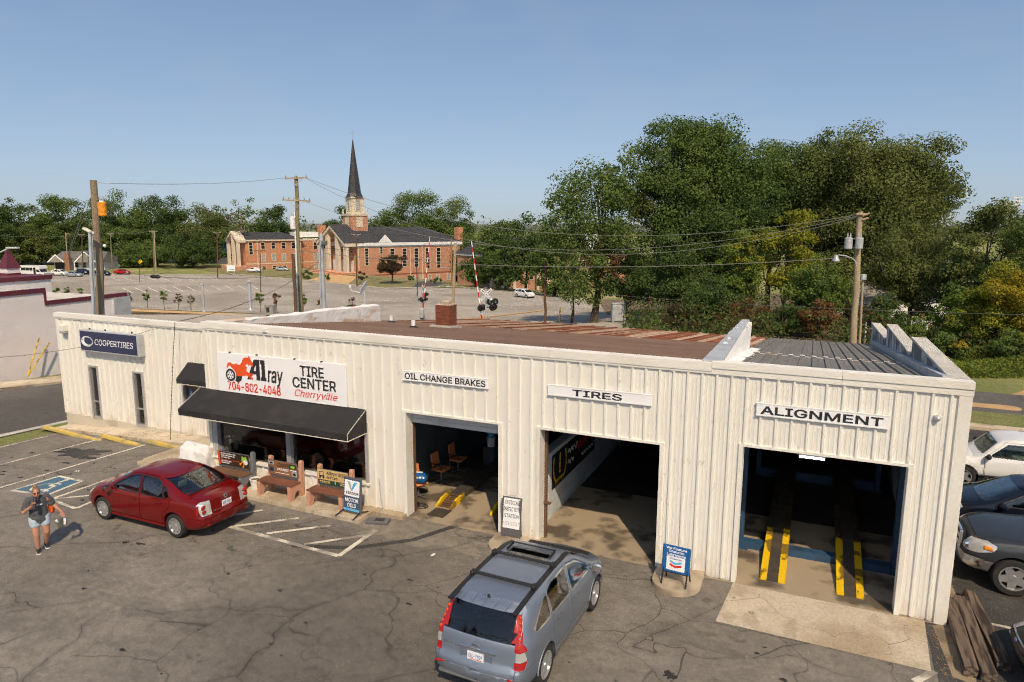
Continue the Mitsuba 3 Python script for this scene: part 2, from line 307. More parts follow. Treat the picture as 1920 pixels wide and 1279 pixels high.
mat('pink_wall', stained((0.74, 0.685, 0.67), (0.66, 0.60, 0.58), 0.5, 0.5), 0.85, bump=(lambda p, n, uv: noise(p.x * 3, p.y * 6, p.z * 9) + noise(p.x * 9, p.y * 14, p.z * 25) * 0.5, 0.012, 1e-2))
mat('maroon', (0.115, 0.022, 0.035), 0.5)
mat('dark_metal', (0.02, 0.02, 0.022), 0.45)
mat('rubber', stained((0.021, 0.02, 0.0195), (0.04, 0.037, 0.033), 0.5, 3.0), 0.85)
mat('black_plastic', (0.016, 0.016, 0.017), 0.5)
mat('grey_trim', (0.10, 0.10, 0.105), 0.5)
def wood_fn(a, b, k=1.0):
    return lambda p, n, uv: mix(a, b, fbm(p.x * 9 * k, p.y * 9 * k, p.z * 0.8 * k, 4))
mat('pole_wood', wood_fn((0.30, 0.235, 0.155), (0.15, 0.115, 0.075)), 0.95, bump=(lambda p, n, uv: fbm(p.x * 20, p.y * 20, p.z * 0.7), 0.03, 1e-2))
mat('pole_green', wood_fn((0.27, 0.235, 0.14), (0.15, 0.135, 0.075)), 0.95)
mat('pole_brown', wood_fn((0.15, 0.085, 0.05), (0.08, 0.045, 0.028)), 0.95)
mat('pole_tan', wood_fn((0.44, 0.35, 0.24), (0.3, 0.22, 0.14)), 0.95)
mat('pole_orange', wood_fn((0.38, 0.20, 0.085), (0.25, 0.12, 0.05)), 0.95)
mat('sandy_dirt', stained((0.27, 0.21, 0.14), (0.12, 0.095, 0.065), 0.8, 2.0), 0.95)
mat('tie_wood', lambda p, n, uv: mix((0.15, 0.108, 0.078), (0.038, 0.028, 0.022), smoothstep(0.38, 0.62, fbm(p.x * 14, p.y * 1.3, p.z * 14, 4))), 0.95, bump=(lambda p, n, uv: fbm(p.x * 18, p.y * 2, p.z * 18), 0.06, 1e-2))
mat('bench_stone', stained((0.52, 0.275, 0.185), (0.36, 0.20, 0.14), 0.5, 4.0), 0.9, bump=(lambda p, n, uv: noise(p.x * 45, p.y * 45, p.z * 45), 0.01))
mat('bench_grey', stained((0.17, 0.185, 0.205), (0.11, 0.12, 0.135), 0.5, 4.0), 0.9)
mat('bench_plank', lambda p, n, uv: mix((0.205, 0.085, 0.05), (0.14, 0.055, 0.035), fbm(p.x * 2, p.y * 25, 1.0)), 0.55)
mat('bench_plank_brown', lambda p, n, uv: mix((0.19, 0.105, 0.06), (0.11, 0.058, 0.034), fbm(p.x * 2, p.y * 25, 1.0)), 0.55)
mat('wire', (0.03, 0.03, 0.032), 0.6)
mat('wire_light', (0.20, 0.20, 0.19), 0.5)
mat('glass', (0.5, 0.5, 0.5), two=False)
scene['mat_glass'] = {'type': 'thindielectric', 'int_ior': 1.5, 'specular_transmittance': C3((0.62, 0.68, 0.66))}
scene['mat_glass_tint'] = {'type': 'thindielectric', 'int_ior': 1.5, 'specular_transmittance': C3((0.22, 0.24, 0.25))}
scene['mat_glass_shop'] = {'type': 'thindielectric', 'int_ior': 1.5, 'specular_transmittance': C3((0.45, 0.46, 0.46))}
mat('window_dark', (0.015, 0.017, 0.02), 0.08, specular=0.6)
mat('window_blind', (0.30, 0.33, 0.32), 0.25)
mat('foil_orange', stained((0.78, 0.29, 0.015), (0.5, 0.12, 0.01), 0.6, 6.0), 0.4)
mat('church_brick', brick_fn((0.47, 0.215, 0.125), (0.40, 0.175, 0.10), (0.50, 0.31, 0.21), 0.075 * 3, 0.22 * 3), 0.9)
mat('church_brick_orange', brick_fn((0.50, 0.205, 0.10), (0.44, 0.17, 0.08), (0.52, 0.30, 0.19), 0.075 * 3, 0.22 * 3), 0.9)
mat('cream_stone', stained((0.62, 0.535, 0.41), (0.5, 0.42, 0.31), 0.5, 0.3), 0.85)
mat('shingle', lambda p, n, uv: mix((0.030, 0.032, 0.037), (0.055, 0.056, 0.06), noise(p.x * 1.4, p.y * 1.4, p.z * 5)), 0.85)
mat('spire', lambda p, n, uv: mix((0.035, 0.034, 0.036), (0.07, 0.065, 0.062), noise(p.x * 2, p.y * 2, p.z * 3)), 0.4, metallic=0.3)
mat('bark', lambda p, n, uv: mix((0.13, 0.10, 0.075), (0.05, 0.038, 0.028), fbm(p.x * 5, p.y * 5, p.z * 0.9, 3)), 0.95)
mat('bark_pale', lambda p, n, uv: mix((0.34, 0.29, 0.22), (0.16, 0.13, 0.095), fbm(p.x * 4, p.y * 4, p.z * 0.9, 3)), 0.95)
scene['mat_leaf'] = {'type': 'principledthin', 'base_color': {'type': 'mesh_attribute', 'name': 'vertex_color'}, 'roughness': 0.55, 'diff_trans': 0.85, 'eta': 1.3}
# ------------------------------------------------------------------ ground, lots, roads
def P2(*pts): return Polygon(pts)
def line_poly(a, b, w=0.1): return LineString([a[:2], b[:2]]).buffer(w / 2, cap_style='flat')
struct('ground', drape(sbox(-1500, -300, 1500, 1800), -0.035), 'mat_grass')
front = P2((-29.2, -40), (60, -40), (60, 13.0), (6.2, 13.0), (2.5, 14.0), (2.5, 15.3), (-20.2, 15.3), (-20.2, 16.9), (-27.6, 17.3))
struct('parking_lot', drape(front, 0.0), 'mat_asphalt')
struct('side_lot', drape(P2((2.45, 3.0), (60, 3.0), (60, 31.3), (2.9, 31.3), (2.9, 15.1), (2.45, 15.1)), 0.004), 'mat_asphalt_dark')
struct('dirt_strip', drape(P2((2.7, 13.3), (3.05, 13.2), (3.25, 16.5), (3.1, 19), (2.85, 19), (2.85, 15.2), (2.6, 15.0)), 0.008), 'mat_sandy_dirt')
def blot(cx, cy, rx, ry, seed, n=40):
    g = np.random.default_rng(seed); t = np.linspace(0, 2 * np.pi, n, endpoint=False)
    k = 1 + sum(g.uniform(0.08, 0.22) * np.sin(m * t + g.uniform(0, 6)) for m in (2, 3, 5, 7, 9))
    return Polygon(np.column_stack([cx + rx * k * np.cos(t), cy + ry * k * np.sin(t)]))
# right: kerb, verge, drive, bank
struct('road_kerb', slab(P2((2.0, 31.3), (60, 31.3), (60, 31.9), (2.0, 31.9)), -0.05, 0.13), 'mat_concrete_kerb')
struct('verge', drape(P2((2.0, 31.9), (60, 31.9), (60, 34.2), (2.0, 34.2)), 0.11), 'mat_grass')
struct('side_drive', drape(P2((2.9, 34.2), (60, 33.5), (60, 38.4), (2.9, 38.4)), 0.10), 'mat_street')
struct('sand_patch', drape(Polygon([(7.2 + 1.3 * math.cos(a), 35.4 + 0.55 * math.sin(a) + 0.12 * math.sin(3 * a)) for a in np.linspace(0, 6.28, 24)[:-1]]), 0.106), 'mat_straw')
struct('dirt_bank', drape(P2((8.6, 38.4), (30, 38.4), (30, 47), (12.0, 44)), 0.03), 'mat_straw')
struct('woodland_floor', drape(Polygon([at(px, s)[:2] for px, s in ((1025, 80), (1040, 140), (1200, 190), (2300, 190), (2300, 40), (1900, 41), (1650, 39), (1300, 56))]), 0.0), 'mat_dirt')
# left street with pavements
def S(*q): return Polygon([gp(*a)[:2] for a in q])
a0, a1, b0, b1 = gp(0, 815)[:2], gp(125, 788)[:2], gp(0, 733)[:2], gp(115, 712)[:2]
dn = (a1 - a0) / np.linalg.norm(a1 - a0)
nearL = [a0 - dn * 40, a0 + dn * 60]; farL = [b0 - dn * 40, b0 + dn * 60]
struct('street', drape(Polygon([*nearL, *farL[::-1]]), 0.004), 'mat_street')
off = np.array([-1.0, 0.0])
struct('street_kerb', slab(Polygon([farL[0], farL[1], farL[1] + off * 0.25, farL[0] + off * 0.25]), -0.05, 0.13), 'mat_concrete_kerb')
struct('street_pavement', drape(Polygon([farL[0] + off * 0.25, farL[1] + off * 0.25, farL[1] + off * 2.3, farL[0] + off * 2.3]), 0.11), 'mat_concrete')
struct('gutter', drape(Polygon([nearL[0], nearL[1], nearL[1] - off * 0.45, nearL[0] - off * 0.45]), 0.010), 'mat_concrete_pale')
struct('corner_grass', drape(P2((-28.9, 17.2), (-28.3, 16.9), (-28.1, 17.9), (-28.6, 18.6)), 0.03), 'mat_grass')
# shop pavements: in front of the windows, and in front of the set-back wall
walk = unary_union([P2((-20.2, 14.95), (-17.2, 14.30), (-10.75, 14.20), (-10.75, 14.85), (-9.8, 14.85), (-9.8, 15.3), (-20.2, 15.3)), P2((-20.3, 15.25), (-16.8, 15.25), (-16.8, 18.1), (-27.9, 18.1), (-28.0, 17.25), (-20.3, 17.0))])
struct('shop_pavement', slab(walk.buffer(-0.04).buffer(0.04), -0.05, 0.10), 'mat_concrete')
for nm, c, w in (('kerb_island', (-6.45, 14.75), 0.58), ('kerb_island', (-2.4, 14.62), 0.52)):
    isl = unary_union([Point(c[0], c[1] - 0.12).buffer(w), sbox(c[0] - w, c[1] - 0.12, c[0] + w, 15.28)])
    struct(num(nm) if False else nm if nm not in scene else nm + '_001', slab(isl, -0.05, 0.12), 'mat_concrete_kerb')
struct('bay_apron', drape(P2((-1.36, 13.4), (2.34, 13.34), (2.45, 15.2), (-1.2, 15.25)).buffer(0.08).buffer(-0.05), 0.012), 'mat_concrete')
struct('sandy_patch', drape(blot(-8.5, 14.55, 1.75, 0.62, 21).union(blot(-9.6, 14.2, 0.9, 0.5, 22)).intersection(sbox(-12, 12, -6.8, 15.2)), 0.005), 'mat_asphalt_sandy')
struct('dark_patch', drape(P2((2.42, 13.3), (2.95, 13.2), (2.9, 15.05), (2.5, 15.1)), 0.006), 'mat_asphalt_dark')
struct('tar_patch', drape(unary_union([blot(-6.2, 13.9, 0.8, 0.22, 23), blot(-1.9, 12.6, 0.9, 0.35, 24), blot(-9.0, 13.0, 0.9, 0.16, 25), blot(-13.2, 13.2, 1.1, 0.3, 26), blot(-12.0, 9.0, 1.4, 0.3, 27)]), 0.0055), 'mat_asphalt_worn')
# painted lines of the lot
def gl(*q, w=0.1):
    for a, b in zip(q[:-1], q[1:]): struct(num('parking_line'), drape(line_poly(gp(*a), gp(*b), w), 0.009 + 0.0006 * (_count['parking_line'] % 5)), 'mat_line_white')
def ext_l(a, b, k): 
    A, B = gp(*a)[:2], gp(*b)[:2]; return A, A + (B - A) * k
for a, b in (((112, 813), (0, 839)), ((190, 823), (0, 872)), ((273, 834), (0, 915))):
    A, B = ext_l(a, b, 1.9); struct(num('parking_line'), drape(LineString([A, B]).buffer(0.05, cap_style='flat'), 0.009), 'mat_line_white')
gl((355, 846), (100, 935)); gl((365, 856), (300, 862)); gl((95, 937), (142, 954), (185, 936), w=0.11); gl((90, 937), (175, 929), w=0.09)
gl((430, 988), (635, 1043), (705, 994), w=0.13); gl((440, 987), (560, 972), w=0.11); gl((390, 975), (492, 957), w=0.1); gl((500, 1001), (620, 986), w=0.11); gl((570, 1021), (688, 1004), w=0.11)
gl((1715, 1279), (1752, 1259), w=0.14)
struct(num('parking_line'), drape(line_poly((3.7, 15.55), (9.0, 15.35), 0.1), 0.011), 'mat_line_white')
struct(num('parking_line'), drape(line_poly((2.9, 12.95), (9.0, 12.7), 0.1), 0.011), 'mat_line_white')
# wheelchair bay
q = [gp(*a)[:2] for a in ((113, 892), (158, 902), (87, 931), (17, 921))]
acc = Polygon(q)
struct('accessible_marking', drape(acc, 0.009), 'mat_line_white')
struct('accessible_marking_blue', drape(acc.buffer(-0.11, join_style='mitre'), 0.013), 'mat_line_blue')
c = np.mean(q, axis=0); ex = (q[1] - q[0]); ey = (q[0] - q[3]); Wd, Hd = np.linalg.norm(ex), np.linalg.norm(ey); ex = ex / Wd; ey = ey / Hd
def wpt(u, v): return c + ex * u * Wd * 0.42 + ey * v * Hd * 0.40
sym = unary_union([Point(wpt(-0.05, 0.8)).buffer(0.09), LineString([wpt(-0.05, 0.62), wpt(0.0, 0.0), wpt(0.42, 0.0), wpt(0.62, -0.62), wpt(0.85, -0.55)]).buffer(0.05), LineString([wpt(-0.03, 0.3), wpt(0.38, 0.3)]).buffer(0.04),
                   LineString([wpt(-0.1 + 0.5 * math.cos(t), -0.3 + 0.52 * math.sin(t)) for t in np.linspace(2.0, 5.9, 14)]).buffer(0.045)])
struct('accessible_symbol', drape(sym, 0.017), 'mat_line_white')
# oil stains and tyre marks in the lot
st = [blot(-23.6, 15.35, 1.0, 0.42, 1), blot(-22.8, 15.0, 0.5, 0.16, 2), blot(-24.6, 15.5, 0.4, 0.12, 5), blot(-22.9, 14.35, 0.22, 0.07, 3)]
g = np.random.default_rng(5)
st += [blot(x, y, r, r * 0.5, int(1e6 * r)) for x, y, r in zip(g.uniform(-26, -18, 26), g.uniform(12.2, 15, 26), g.uniform(0.03, 0.14, 26))]
st += [blot(x, y, r, r * 0.6, int(1e6 * r)) for x, y, r in zip(g.uniform(-17, 3, 46), g.uniform(7.5, 14, 46), g.uniform(0.02, 0.07, 46))]
st += [blot(-1.9, 11.3, 0.12, 0.1, 77), blot(-15.4, 10.9, 0.09, 0.05, 78), blot(-15.0, 11.0, 0.12, 0.05, 79)]
struct('oil_stains', drape(unary_union(st), 0.007), 'mat_oil')
struct('tyre_marks', drape(unary_union([LineString([(-8.3, 15.2), (-8.9, 14.0), (-10.0, 13.0), (-11.4, 12.5)]).buffer(0.09)]), 0.0075), 'mat_asphalt_dark')
# things at the edge of the lot
def wheel_stop(a, b, lab):
    A, B = gp(*a, 0.0)[:2], gp(*b, 0.0)[:2]; d = B - A; L = np.linalg.norm(d); an = math.atan2(d[1], d[0]); mid = (A + B) / 2
    m = Manifold.hull_points(np.array([[sx * L / 2, sy * 0.085, 0] for sx in (-1, 1) for sy in (-1, 1)] + [[sx * (L / 2 - 0.05), sy * 0.05, 0.12] for sx in (-1, 1) for sy in (-1, 1)] + [[sx * (L / 2 - 0.02), sy * 0.08, 0.09] for sx in (-1, 1) for sy in (-1, 1)]))
    m = mani_tm(m.refine_to_length(0.12)); v = np.array(m.vertices); v += (meshkit.noise(v * 9 + 20 * L)[:, None] - 0.5) * 0.018
    v = v @ rotz(an).T + np.array([*mid, tz(*mid) + 0.01]); solo('wheel_stop', trimesh.Trimesh(v, m.faces), 'mat_yellow_kerb', lab, 'wheel stop', 'yellow wheel stops by the set-back wall', smooth=40)
wheel_stop((84, 808), (190, 826), 'long yellow concrete wheel stop nearest the left street'); wheel_stop((194, 823), (264, 836), 'middle yellow concrete wheel stop below the second narrow window'); wheel_stop((277, 832), (340, 842), 'right-hand yellow concrete wheel stop with a crumbled end')
# ------------------------------------------------------------------ the tyre shop
shop = thing('repair_shop', 'long cream ribbed-metal garage with three open work bays and a brown roof', 'building')
YF, XR, XL2 = 15.15, 2.82, -28.3
PROF = [(0, 0), (.016, .044), (.056, .044), (.072, 0), (.134, 0), (.139, .009), (.157, .009), (.162, 0), (.224, 0), (.229, .009), (.247, .009), (.252, 0), (.3105, 0)]
def panel(x0, x1, ph, y, z0, z1):
    xs = [x0, x1]; PR = PROF if x0 > -4 else PROF[:4] + PROF[-1:]
    for q, _ in PR: xs.append(ph + q)
    xs = sorted({round(x, 4) for x in xs if x0 - 1e-6 <= x <= x1 + 1e-6})
    out = np.interp(np.array(xs) - ph, [a for a, _ in PR], [b for _, b in PR])
    n = len(xs); v = np.array([[x, y - d, z0] for x, d in zip(xs, out)] + [[x, y - d, z1] for x, d in zip(xs, out)])
    f = [[i, i + 1, n + i + 1, n + i] for i in range(n - 1)]
    return MB().add(v, f)
OPEN = [(-9.78, -7.05, -1, 2.96), (-5.93, -3.0, -1, 2.98), (-1.21, 1.92, -1, 3.19), (-16.85, -11.05, 0.76, 2.45)]
def siding(x0, x1, y, z0, z1, opens, w=0.3105):
    k0 = math.floor(x0 / w)
    for k in range(k0, math.ceil(x1 / w)):
        a, b = max(x0, k * w), min(x1, (k + 1) * w)
        cuts = sorted({a, b, *[c for o in opens for c in o[:2] if a < c < b]})
        for c0, c1 in zip(cuts[:-1], cuts[1:]):
            if c1 - c0 < 0.01: continue
            m = 0.5 * (c0 + c1); hole = [o for o in opens if o[0] < m < o[1]]
            zs = [(z0, z1)] if not hole else [(hole[0][3], z1)] + ([(z0, hole[0][2])] if hole[0][2] > z0 else [])
            for q0, q1 in zs: obj(shop, 'wall_panel', panel(c0, c1, k * w, y + rng.uniform(-0.001, 0.001), q0 + rng.uniform(-.012, .012) * (q0 < .3), q1), 'mat_siding')
siding(-16.9, XR, YF, 0.05, 4.76, OPEN)
# structural wall behind the sheeting, with the openings
w = MB()
def wall_with(mb, x0, x1, y0, y1, z0, z1, opens):
    cuts = sorted({x0, x1, *[c for o in opens for c in o[:2] if x0 < c < x1]})
    for a, b in zip(cuts[:-1], cuts[1:]):
        hole = [o for o in opens if o[0] < 0.5 * (a + b) < o[1]]
        if not hole: mb.box(a, b, y0, y1, z0, z1)
        else:
            if hole[0][3] < z1: mb.box(a, b, y0, y1, hole[0][3], z1)
            if hole[0][2] > z0: mb.box(a, b, y0, y1, z0, hole[0][2])
wall_with(w, -16.9, XR - 0.02, YF + 0.02, YF + 0.24, -0.1, 4.75, OPEN)
obj(shop, 'front_wall', w, 'mat_trim')
# trims round the openings
for x0, x1, z0, z1 in OPEN[:3]:
    t = MB(); t.box(x0 - 0.09, x0 + .003, YF - 0.045, YF + 0.3, 0.02, z1 + 0.06); t.box(x1 - .003, x1 + 0.09, YF - 0.045, YF + 0.3, 0.02, z1 + 0.06); t.box(x0, x1, YF - 0.048, YF + 0.3, z1 - 0.002, z1 + 0.055); obj(shop, 'opening_trim', t, 'mat_trim')
t = MB(); t.box(XR - 0.19, XR + 0.03, YF - 0.05, YF + 0.2, -0.05, 4.76); t.box(-16.98, -16.86, YF - 0.04, YF + 0.1, 0.05, 4.76)
obj(shop, 'corner_trim', t, 'mat_trim', kind='stuff')
# coping along the top, in lengths
xs = [-17.0, -13.6, -9.2, -5.7, -1.95]
for a, b in zip(xs[:-1], xs[1:]): obj(shop, 'coping', MB().box(a + 0.006, b, YF - 0.075, YF + 0.24, 4.785, 4.97).box(a + 0.006, b, YF - 0.055, YF + 0.1, 4.73, 4.786), 'mat_trim')
for a, b in ((-1.944, 0.6), (0.606, XR + 0.04)): obj(shop, 'coping', MB().box(a, b, YF - 0.085, YF + 0.2, 4.86, 5.0).box(a, b, YF - 0.06, YF + 0.1, 4.73, 4.861), 'mat_trim')
SL = 0.115
def rz(y, y0=15.38, z0=4.87): return z0 - SL * (y - y0)
def slant(x0, x1, y0, y1, base=0.0, th=0.08, f=rz):
    v = [[x0, y0, f(y0) + base], [x1, y0, f(y0) + base], [x1, y1, f(y1) + base], [x0, y1, f(y1) + base]]
    return MB().add(np.vstack([np.array(v) - [0, 0, th], v]), BOXF)
obj(shop, 'felt_roof', slant(-16.72, -1.99, 15.39, 25.3), 'mat_roof_brown')
for k in range(24):
    a = -16.7 + k * 0.613
    obj(shop, 'rusty_roof_panel', slant(a, a + 0.609, 25.31, 34.6, -0.03).tm(slant(a, a + 0.05, 25.31, 34.6, 0.02, 0.05).mesh()).tm(slant(a + 0.30, a + 0.33, 25.31, 34.6, -0.005, 0.025).mesh()), 'mat_roof_rust')
for k in range(14):
    a = -1.79 + k * 0.3035
    obj(shop, 'metal_roof_panel', slant(a, a + 0.3, 15.36, 34.2, -0.02).tm(slant(a, a + 0.035, 15.36, 34.2, 0.025, 0.05).mesh()).tm(slant(a + 0.14, a + 0.155, 15.36, 34.2, -0.012, 0.01).mesh()), 'mat_roof_metal')
s_ = MB()
for k in range(14):
    a = -1.79 + k * 0.3035; s_.tm(slant(a - 0.02, a + 0.10, 21.0 + 0.1 * (k % 2), 21.08 + 0.1 * (k % 2), 0.034, 0.02).mesh()).tm(slant(a + 0.1, a + 0.28, 21.04, 21.09, -0.008, 0.01).mesh())
obj(shop, 'sealant_seam', s_, 'mat_coating')
obj(shop, 'roof_flashing', slant(2.36, 2.52, 15.36, 34.2, 0.16, 0.3), 'mat_galv')
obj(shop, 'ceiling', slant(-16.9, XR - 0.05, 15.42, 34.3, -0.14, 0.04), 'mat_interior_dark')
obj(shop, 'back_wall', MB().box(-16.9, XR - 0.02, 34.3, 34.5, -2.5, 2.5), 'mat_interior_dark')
# stepped parapet at the right
for y0, y1, a, b in ((YF + 0.25, 21.6, 5.0, 4.89), (21.6, 29.0, 4.42, 4.29), (29.0, 36.3, 3.72, 3.40)):
    q = MB().add([[2.52, y0, -2.5], [2.80, y0, -2.5], [2.80, y1, -2.5], [2.52, y1, -2.5], [2.52, y0, a - .06], [2.80, y0, a - .06], [2.80, y1, b - .06], [2.52, y1, b - .06]], BOXF)
    pk = obj(shop, 'parapet', q, 'mat_parapet'); L = 1.2
    n = int((y1 - y0) / L); e = np.linspace(y0, y1, n + 1)
    for i in range(n):
        za, zb = np.interp(e[i:i + 2], [y0, y1], [a, b])
        obj(pk, 'coping_block', MB().add([[2.48, e[i] + .008, za - .058], [2.84, e[i] + .008, za - .058], [2.84, e[i + 1], zb - .058], [2.48, e[i + 1], zb - .058], [2.48, e[i] + .008, za], [2.84, e[i] + .008, za], [2.84, e[i + 1], zb], [2.48, e[i + 1], zb]], BOXF), 'mat_concrete_pale')
# dividing parapets on the roof, coated white
def coat_wall(x0, x1, ys, tops, nm, m):
    g = np.linspace(ys[0], ys[-1], 40); top = np.interp(g, ys, tops); mb = MB(); k = np.random.default_rng(3)
    pr = [(0.0, -0.5), (0.0, 0.0), (0.35, 0.035), (0.7, 0.03), (1.0, 0.0), (1.0, -0.5)]; V = []
    for y, z in zip(g, top):
        for u, d in pr: V.append([x0 + (x1 - x0) * u + k.normal(0, 0.016), y, (z + d + k.normal(0, 0.018)) if d > -0.4 else rz(y) - 0.3])
    n = len(pr); F = [[i * n + j, (i + 1) * n + j, (i + 1) * n + j + 1, i * n + j + 1] for i in range(len(g) - 1) for j in range(n - 1)]
    mb.add(V, F); mb.add(np.array(V[-n:]), [[0, 1, 5], [1, 2, 5], [2, 3, 5], [3, 4, 5]]); return obj(shop, nm, mb, m, smooth=50)
coat_wall(-17.02, -16.66, [15.4, 18.4, 20.5, 24.0], [4.93, 4.76, 4.72, 4.55], 'coated_parapet', 'mat_coating')
coat_wall(-2.12, -1.78, [15.4, 16.2, 18.0, 22.4], [4.97, 4.95, 4.97, 4.93], 'dividing_parapet', 'mat_white_paint')
obj(shop, 'parapet_cap', MB().add([[-2.16, 15.2, 4.975], [-1.74, 15.2, 4.975], [-1.84, 22.5, 4.97], [-2.06, 22.5, 4.97], [-2.16, 15.2, 5.02], [-1.74, 15.2, 5.02], [-1.84, 22.5, 5.0], [-2.06, 22.5, 5.0]], BOXF), 'mat_galv')
fl = MB(); k_ = np.random.default_rng(8)
for i in range(18):
    y = 15.6 + i * 0.42; fl.quad([-1.79, y, rz(y) + 0.04], [-1.45 + k_.uniform(-.12, .1), y, rz(y) + 0.015], [-1.45 + k_.uniform(-.12, .1), y + .40, rz(y + .4) + 0.015], [-1.79, y + .40, rz(y + .4) + 0.04])
obj(shop, 'white_flashing', fl, 'mat_white_paint')
# chimney of separate bricks
ch = obj(shop, 'chimney', MB().box(-13.22, -12.66, 22.72, 23.28, 3.6, 4.86), 'mat_mortar')
nb = 9; zb = rz(23.0) + 0.05; hB = (4.88 - zb) / nb
for r in range(nb):
    z = zb + r * hB
    for side in range(4):
        o = 0.0 if (r + side) % 2 else 0.105
        for j in range(4):
            a, b = -0.29 + o + j * 0.21 - 0.105, -0.29 + o + j * 0.21 + 0.095; a, b = max(a, -0.295), min(b, 0.295)
            if b - a < 0.03: continue
            R = rotz(side * math.pi / 2); c = R @ np.array([(a + b) / 2, -0.28, 0]) + [-12.94, 23.0, z + hB / 2]
            obj(ch, 'brick', MB().obox(c, (b - a, 0.045 + rng.uniform(0, .006), hB - 0.016), R), 'mat_brick_dark')
obj(ch, 'cap', MB().box(-13.12, -12.76, 22.85, 23.15, 4.86, 5.0).box(-13.25, -12.63, 22.7, 23.3, 4.855, 4.885), 'mat_concrete_kerb')
obj(ch, 'flashing', slant(-13.38, -12.5, 22.5, 23.45, 0.07, 0.1), 'mat_concrete_pale')
def roof_pt(px, py, f=rz):
    d = ray(px, py); y = 20.0
    for _ in range(50):
        t = (f(y) - CAM[2]) / d[2]; y = 0.5 * y + 0.5 * (CAM[1] + d[1] * t)
    return CAM + d * ((f(y) - CAM[2]) / d[2])
for px, py in ((734, 604), (775, 614)):
    q = roof_pt(px, py); vp_ = obj(shop, 'vent_pipe', MB().lathe([(0.0, 0.26), (0.075, 0.26), (0.075, -0.1)], q, 14), 'mat_white_paint', smooth=40)
    obj(vp_, 'boot', MB().lathe([(0.08, 0.07), (0.10, 0.05), (0.20, 0.0), (0.21, -0.05)], q, 14), 'mat_rubber', smooth=40)
# left, set-back section
YL = 18.0
rz2 = lambda y: 4.2 - SL * (y - YL)
OPL = [(-26.52, -26.05, 0.13, 2.22), (-23.98, -23.5, 0.11, 2.2), (-21.35, -20.5, 0.95, 2.1)]
siding(XL2, -20.36, YL, 0.09, 4.1, OPL); siding(-20.36, -16.9, 19.15, 0.1, 4.0, []); siding(-20.36, -16.9, YL, 2.5, 4.1, [])
w = MB(); wall_with(w, XL2, -20.36, YL + 0.02, YL + 0.2, 0.02, 4.1, OPL); w.box(-20.36, -16.9, YL + 0.02, YL + 0.2, 2.5, 4.1).box(-20.36, -16.9, 19.17, 19.3, 0, 4).box(-20.4, -20.3, YL - 0.03, 19.2, 0.05, 4.05).box(XL2 - 0.03, XL2 + 0.09, YL - 0.05, YL + 0.1, 0.1, 4.1)
obj(shop, 'set_back_wall', w, 'mat_trim')
obj(shop, 'end_wall', MB().box(XL2, XL2 + 0.15, YL + 0.1, 33.0, -1.5, 4.1 - 0.0).mesh().slice_plane([0, YL, 4.15], [0, -SL, -1.0]), 'mat_trim')
obj(shop, 'foundation', MB().box(XL2 + 0.02, -20.4, YL - 0.03, YL + 0.22, -0.9, 0.085), 'mat_foundation')
obj(shop, 'grey_roof', slant(XL2, -16.95, YL + 0.1, 30.0, 0, 0.1, rz2).tm(slant(-16.95, -12.0, 24.05, 30.0, 0.0, 0.1, rz2).mesh()), 'mat_roof_grey')
obj(shop, 'coping', MB().box(XL2 - 0.06, -17.0, YL - 0.1, YL + 0.15, 4.13, 4.31).box(XL2 - 0.06, -17.0, YL - 0.07, YL + 0.1, 4.08, 4.131), 'mat_trim')
sd = MB()
for i in range(9): p = np.array([-20.6 + i * 0.52, 20.6 + i * 0.38, 0]); sd.lathe([(0, .03), (.03, .03), (.035, -.02)], [p[0], p[1], rz2(p[1])], 8)
obj(shop, 'roof_stud', sd, 'mat_dark_metal', kind='stuff')
for x0, x1, z0, z1 in OPL:
    fr = MB(); d = 0.05
    fr.box(x0 - .03, x0 + d, YL - .09, YL + .1, z0 - .05, z1 + .05).box(x1 - d, x1 + .03, YL - .07, YL + .1, z0 - .05, z1 + .05).box(x0 + d, x1 - d, YL - .07, YL + .1, z1 - .02, z1 + .05).box(x0 + d, x1 - d, YL - .07, YL + .1, z0 - .05, z0 + .03)
    if z1 - z0 > 1.5: fr.box(x0 + d, x1 - d, YL, YL + .06, z0 + .62, z0 + .67)
    wk = obj(shop, 'narrow_window' if z1 - z0 > 1.5 else 'side_window', fr, 'mat_alu')
    obj(wk, 'pane', MB().box(x0 + d, x1 - d, YL + .03, YL + .036, z0 + .03, z1 - .02), 'mat_glass_shop')
    obj(wk, 'blind', MB().box(x0 + d, x1 - d, YL + .16, YL + .18, z0 + .03, z1 - .02), 'mat_sign_brown' if z1 - z0 > 1.5 else 'mat_galv')
solo('accessibility_sign', MB().box(-21.12, -20.9, YL + 0.005, YL + 0.02, 1.52, 1.8), 'mat_sign_blue', 'small blue accessibility sticker in the side window under the small awning', 'sign')
scene['accessibility_sign'] = scene['accessibility_sign']
obj('accessibility_sign', 'wheelchair_symbol', MB().ext(unary_union([Point(0.0, .08).buffer(.02), LineString([(0, .06), (0, -.01), (.05, -.01), (.07, -.07)]).buffer(.012), Point(-.005, -.04).buffer(.055).difference(Point(-.005, -.04).buffer(.035))]), .004, RXZ, (-21.01, YL + .004, 1.66)), 'mat_sign_white')
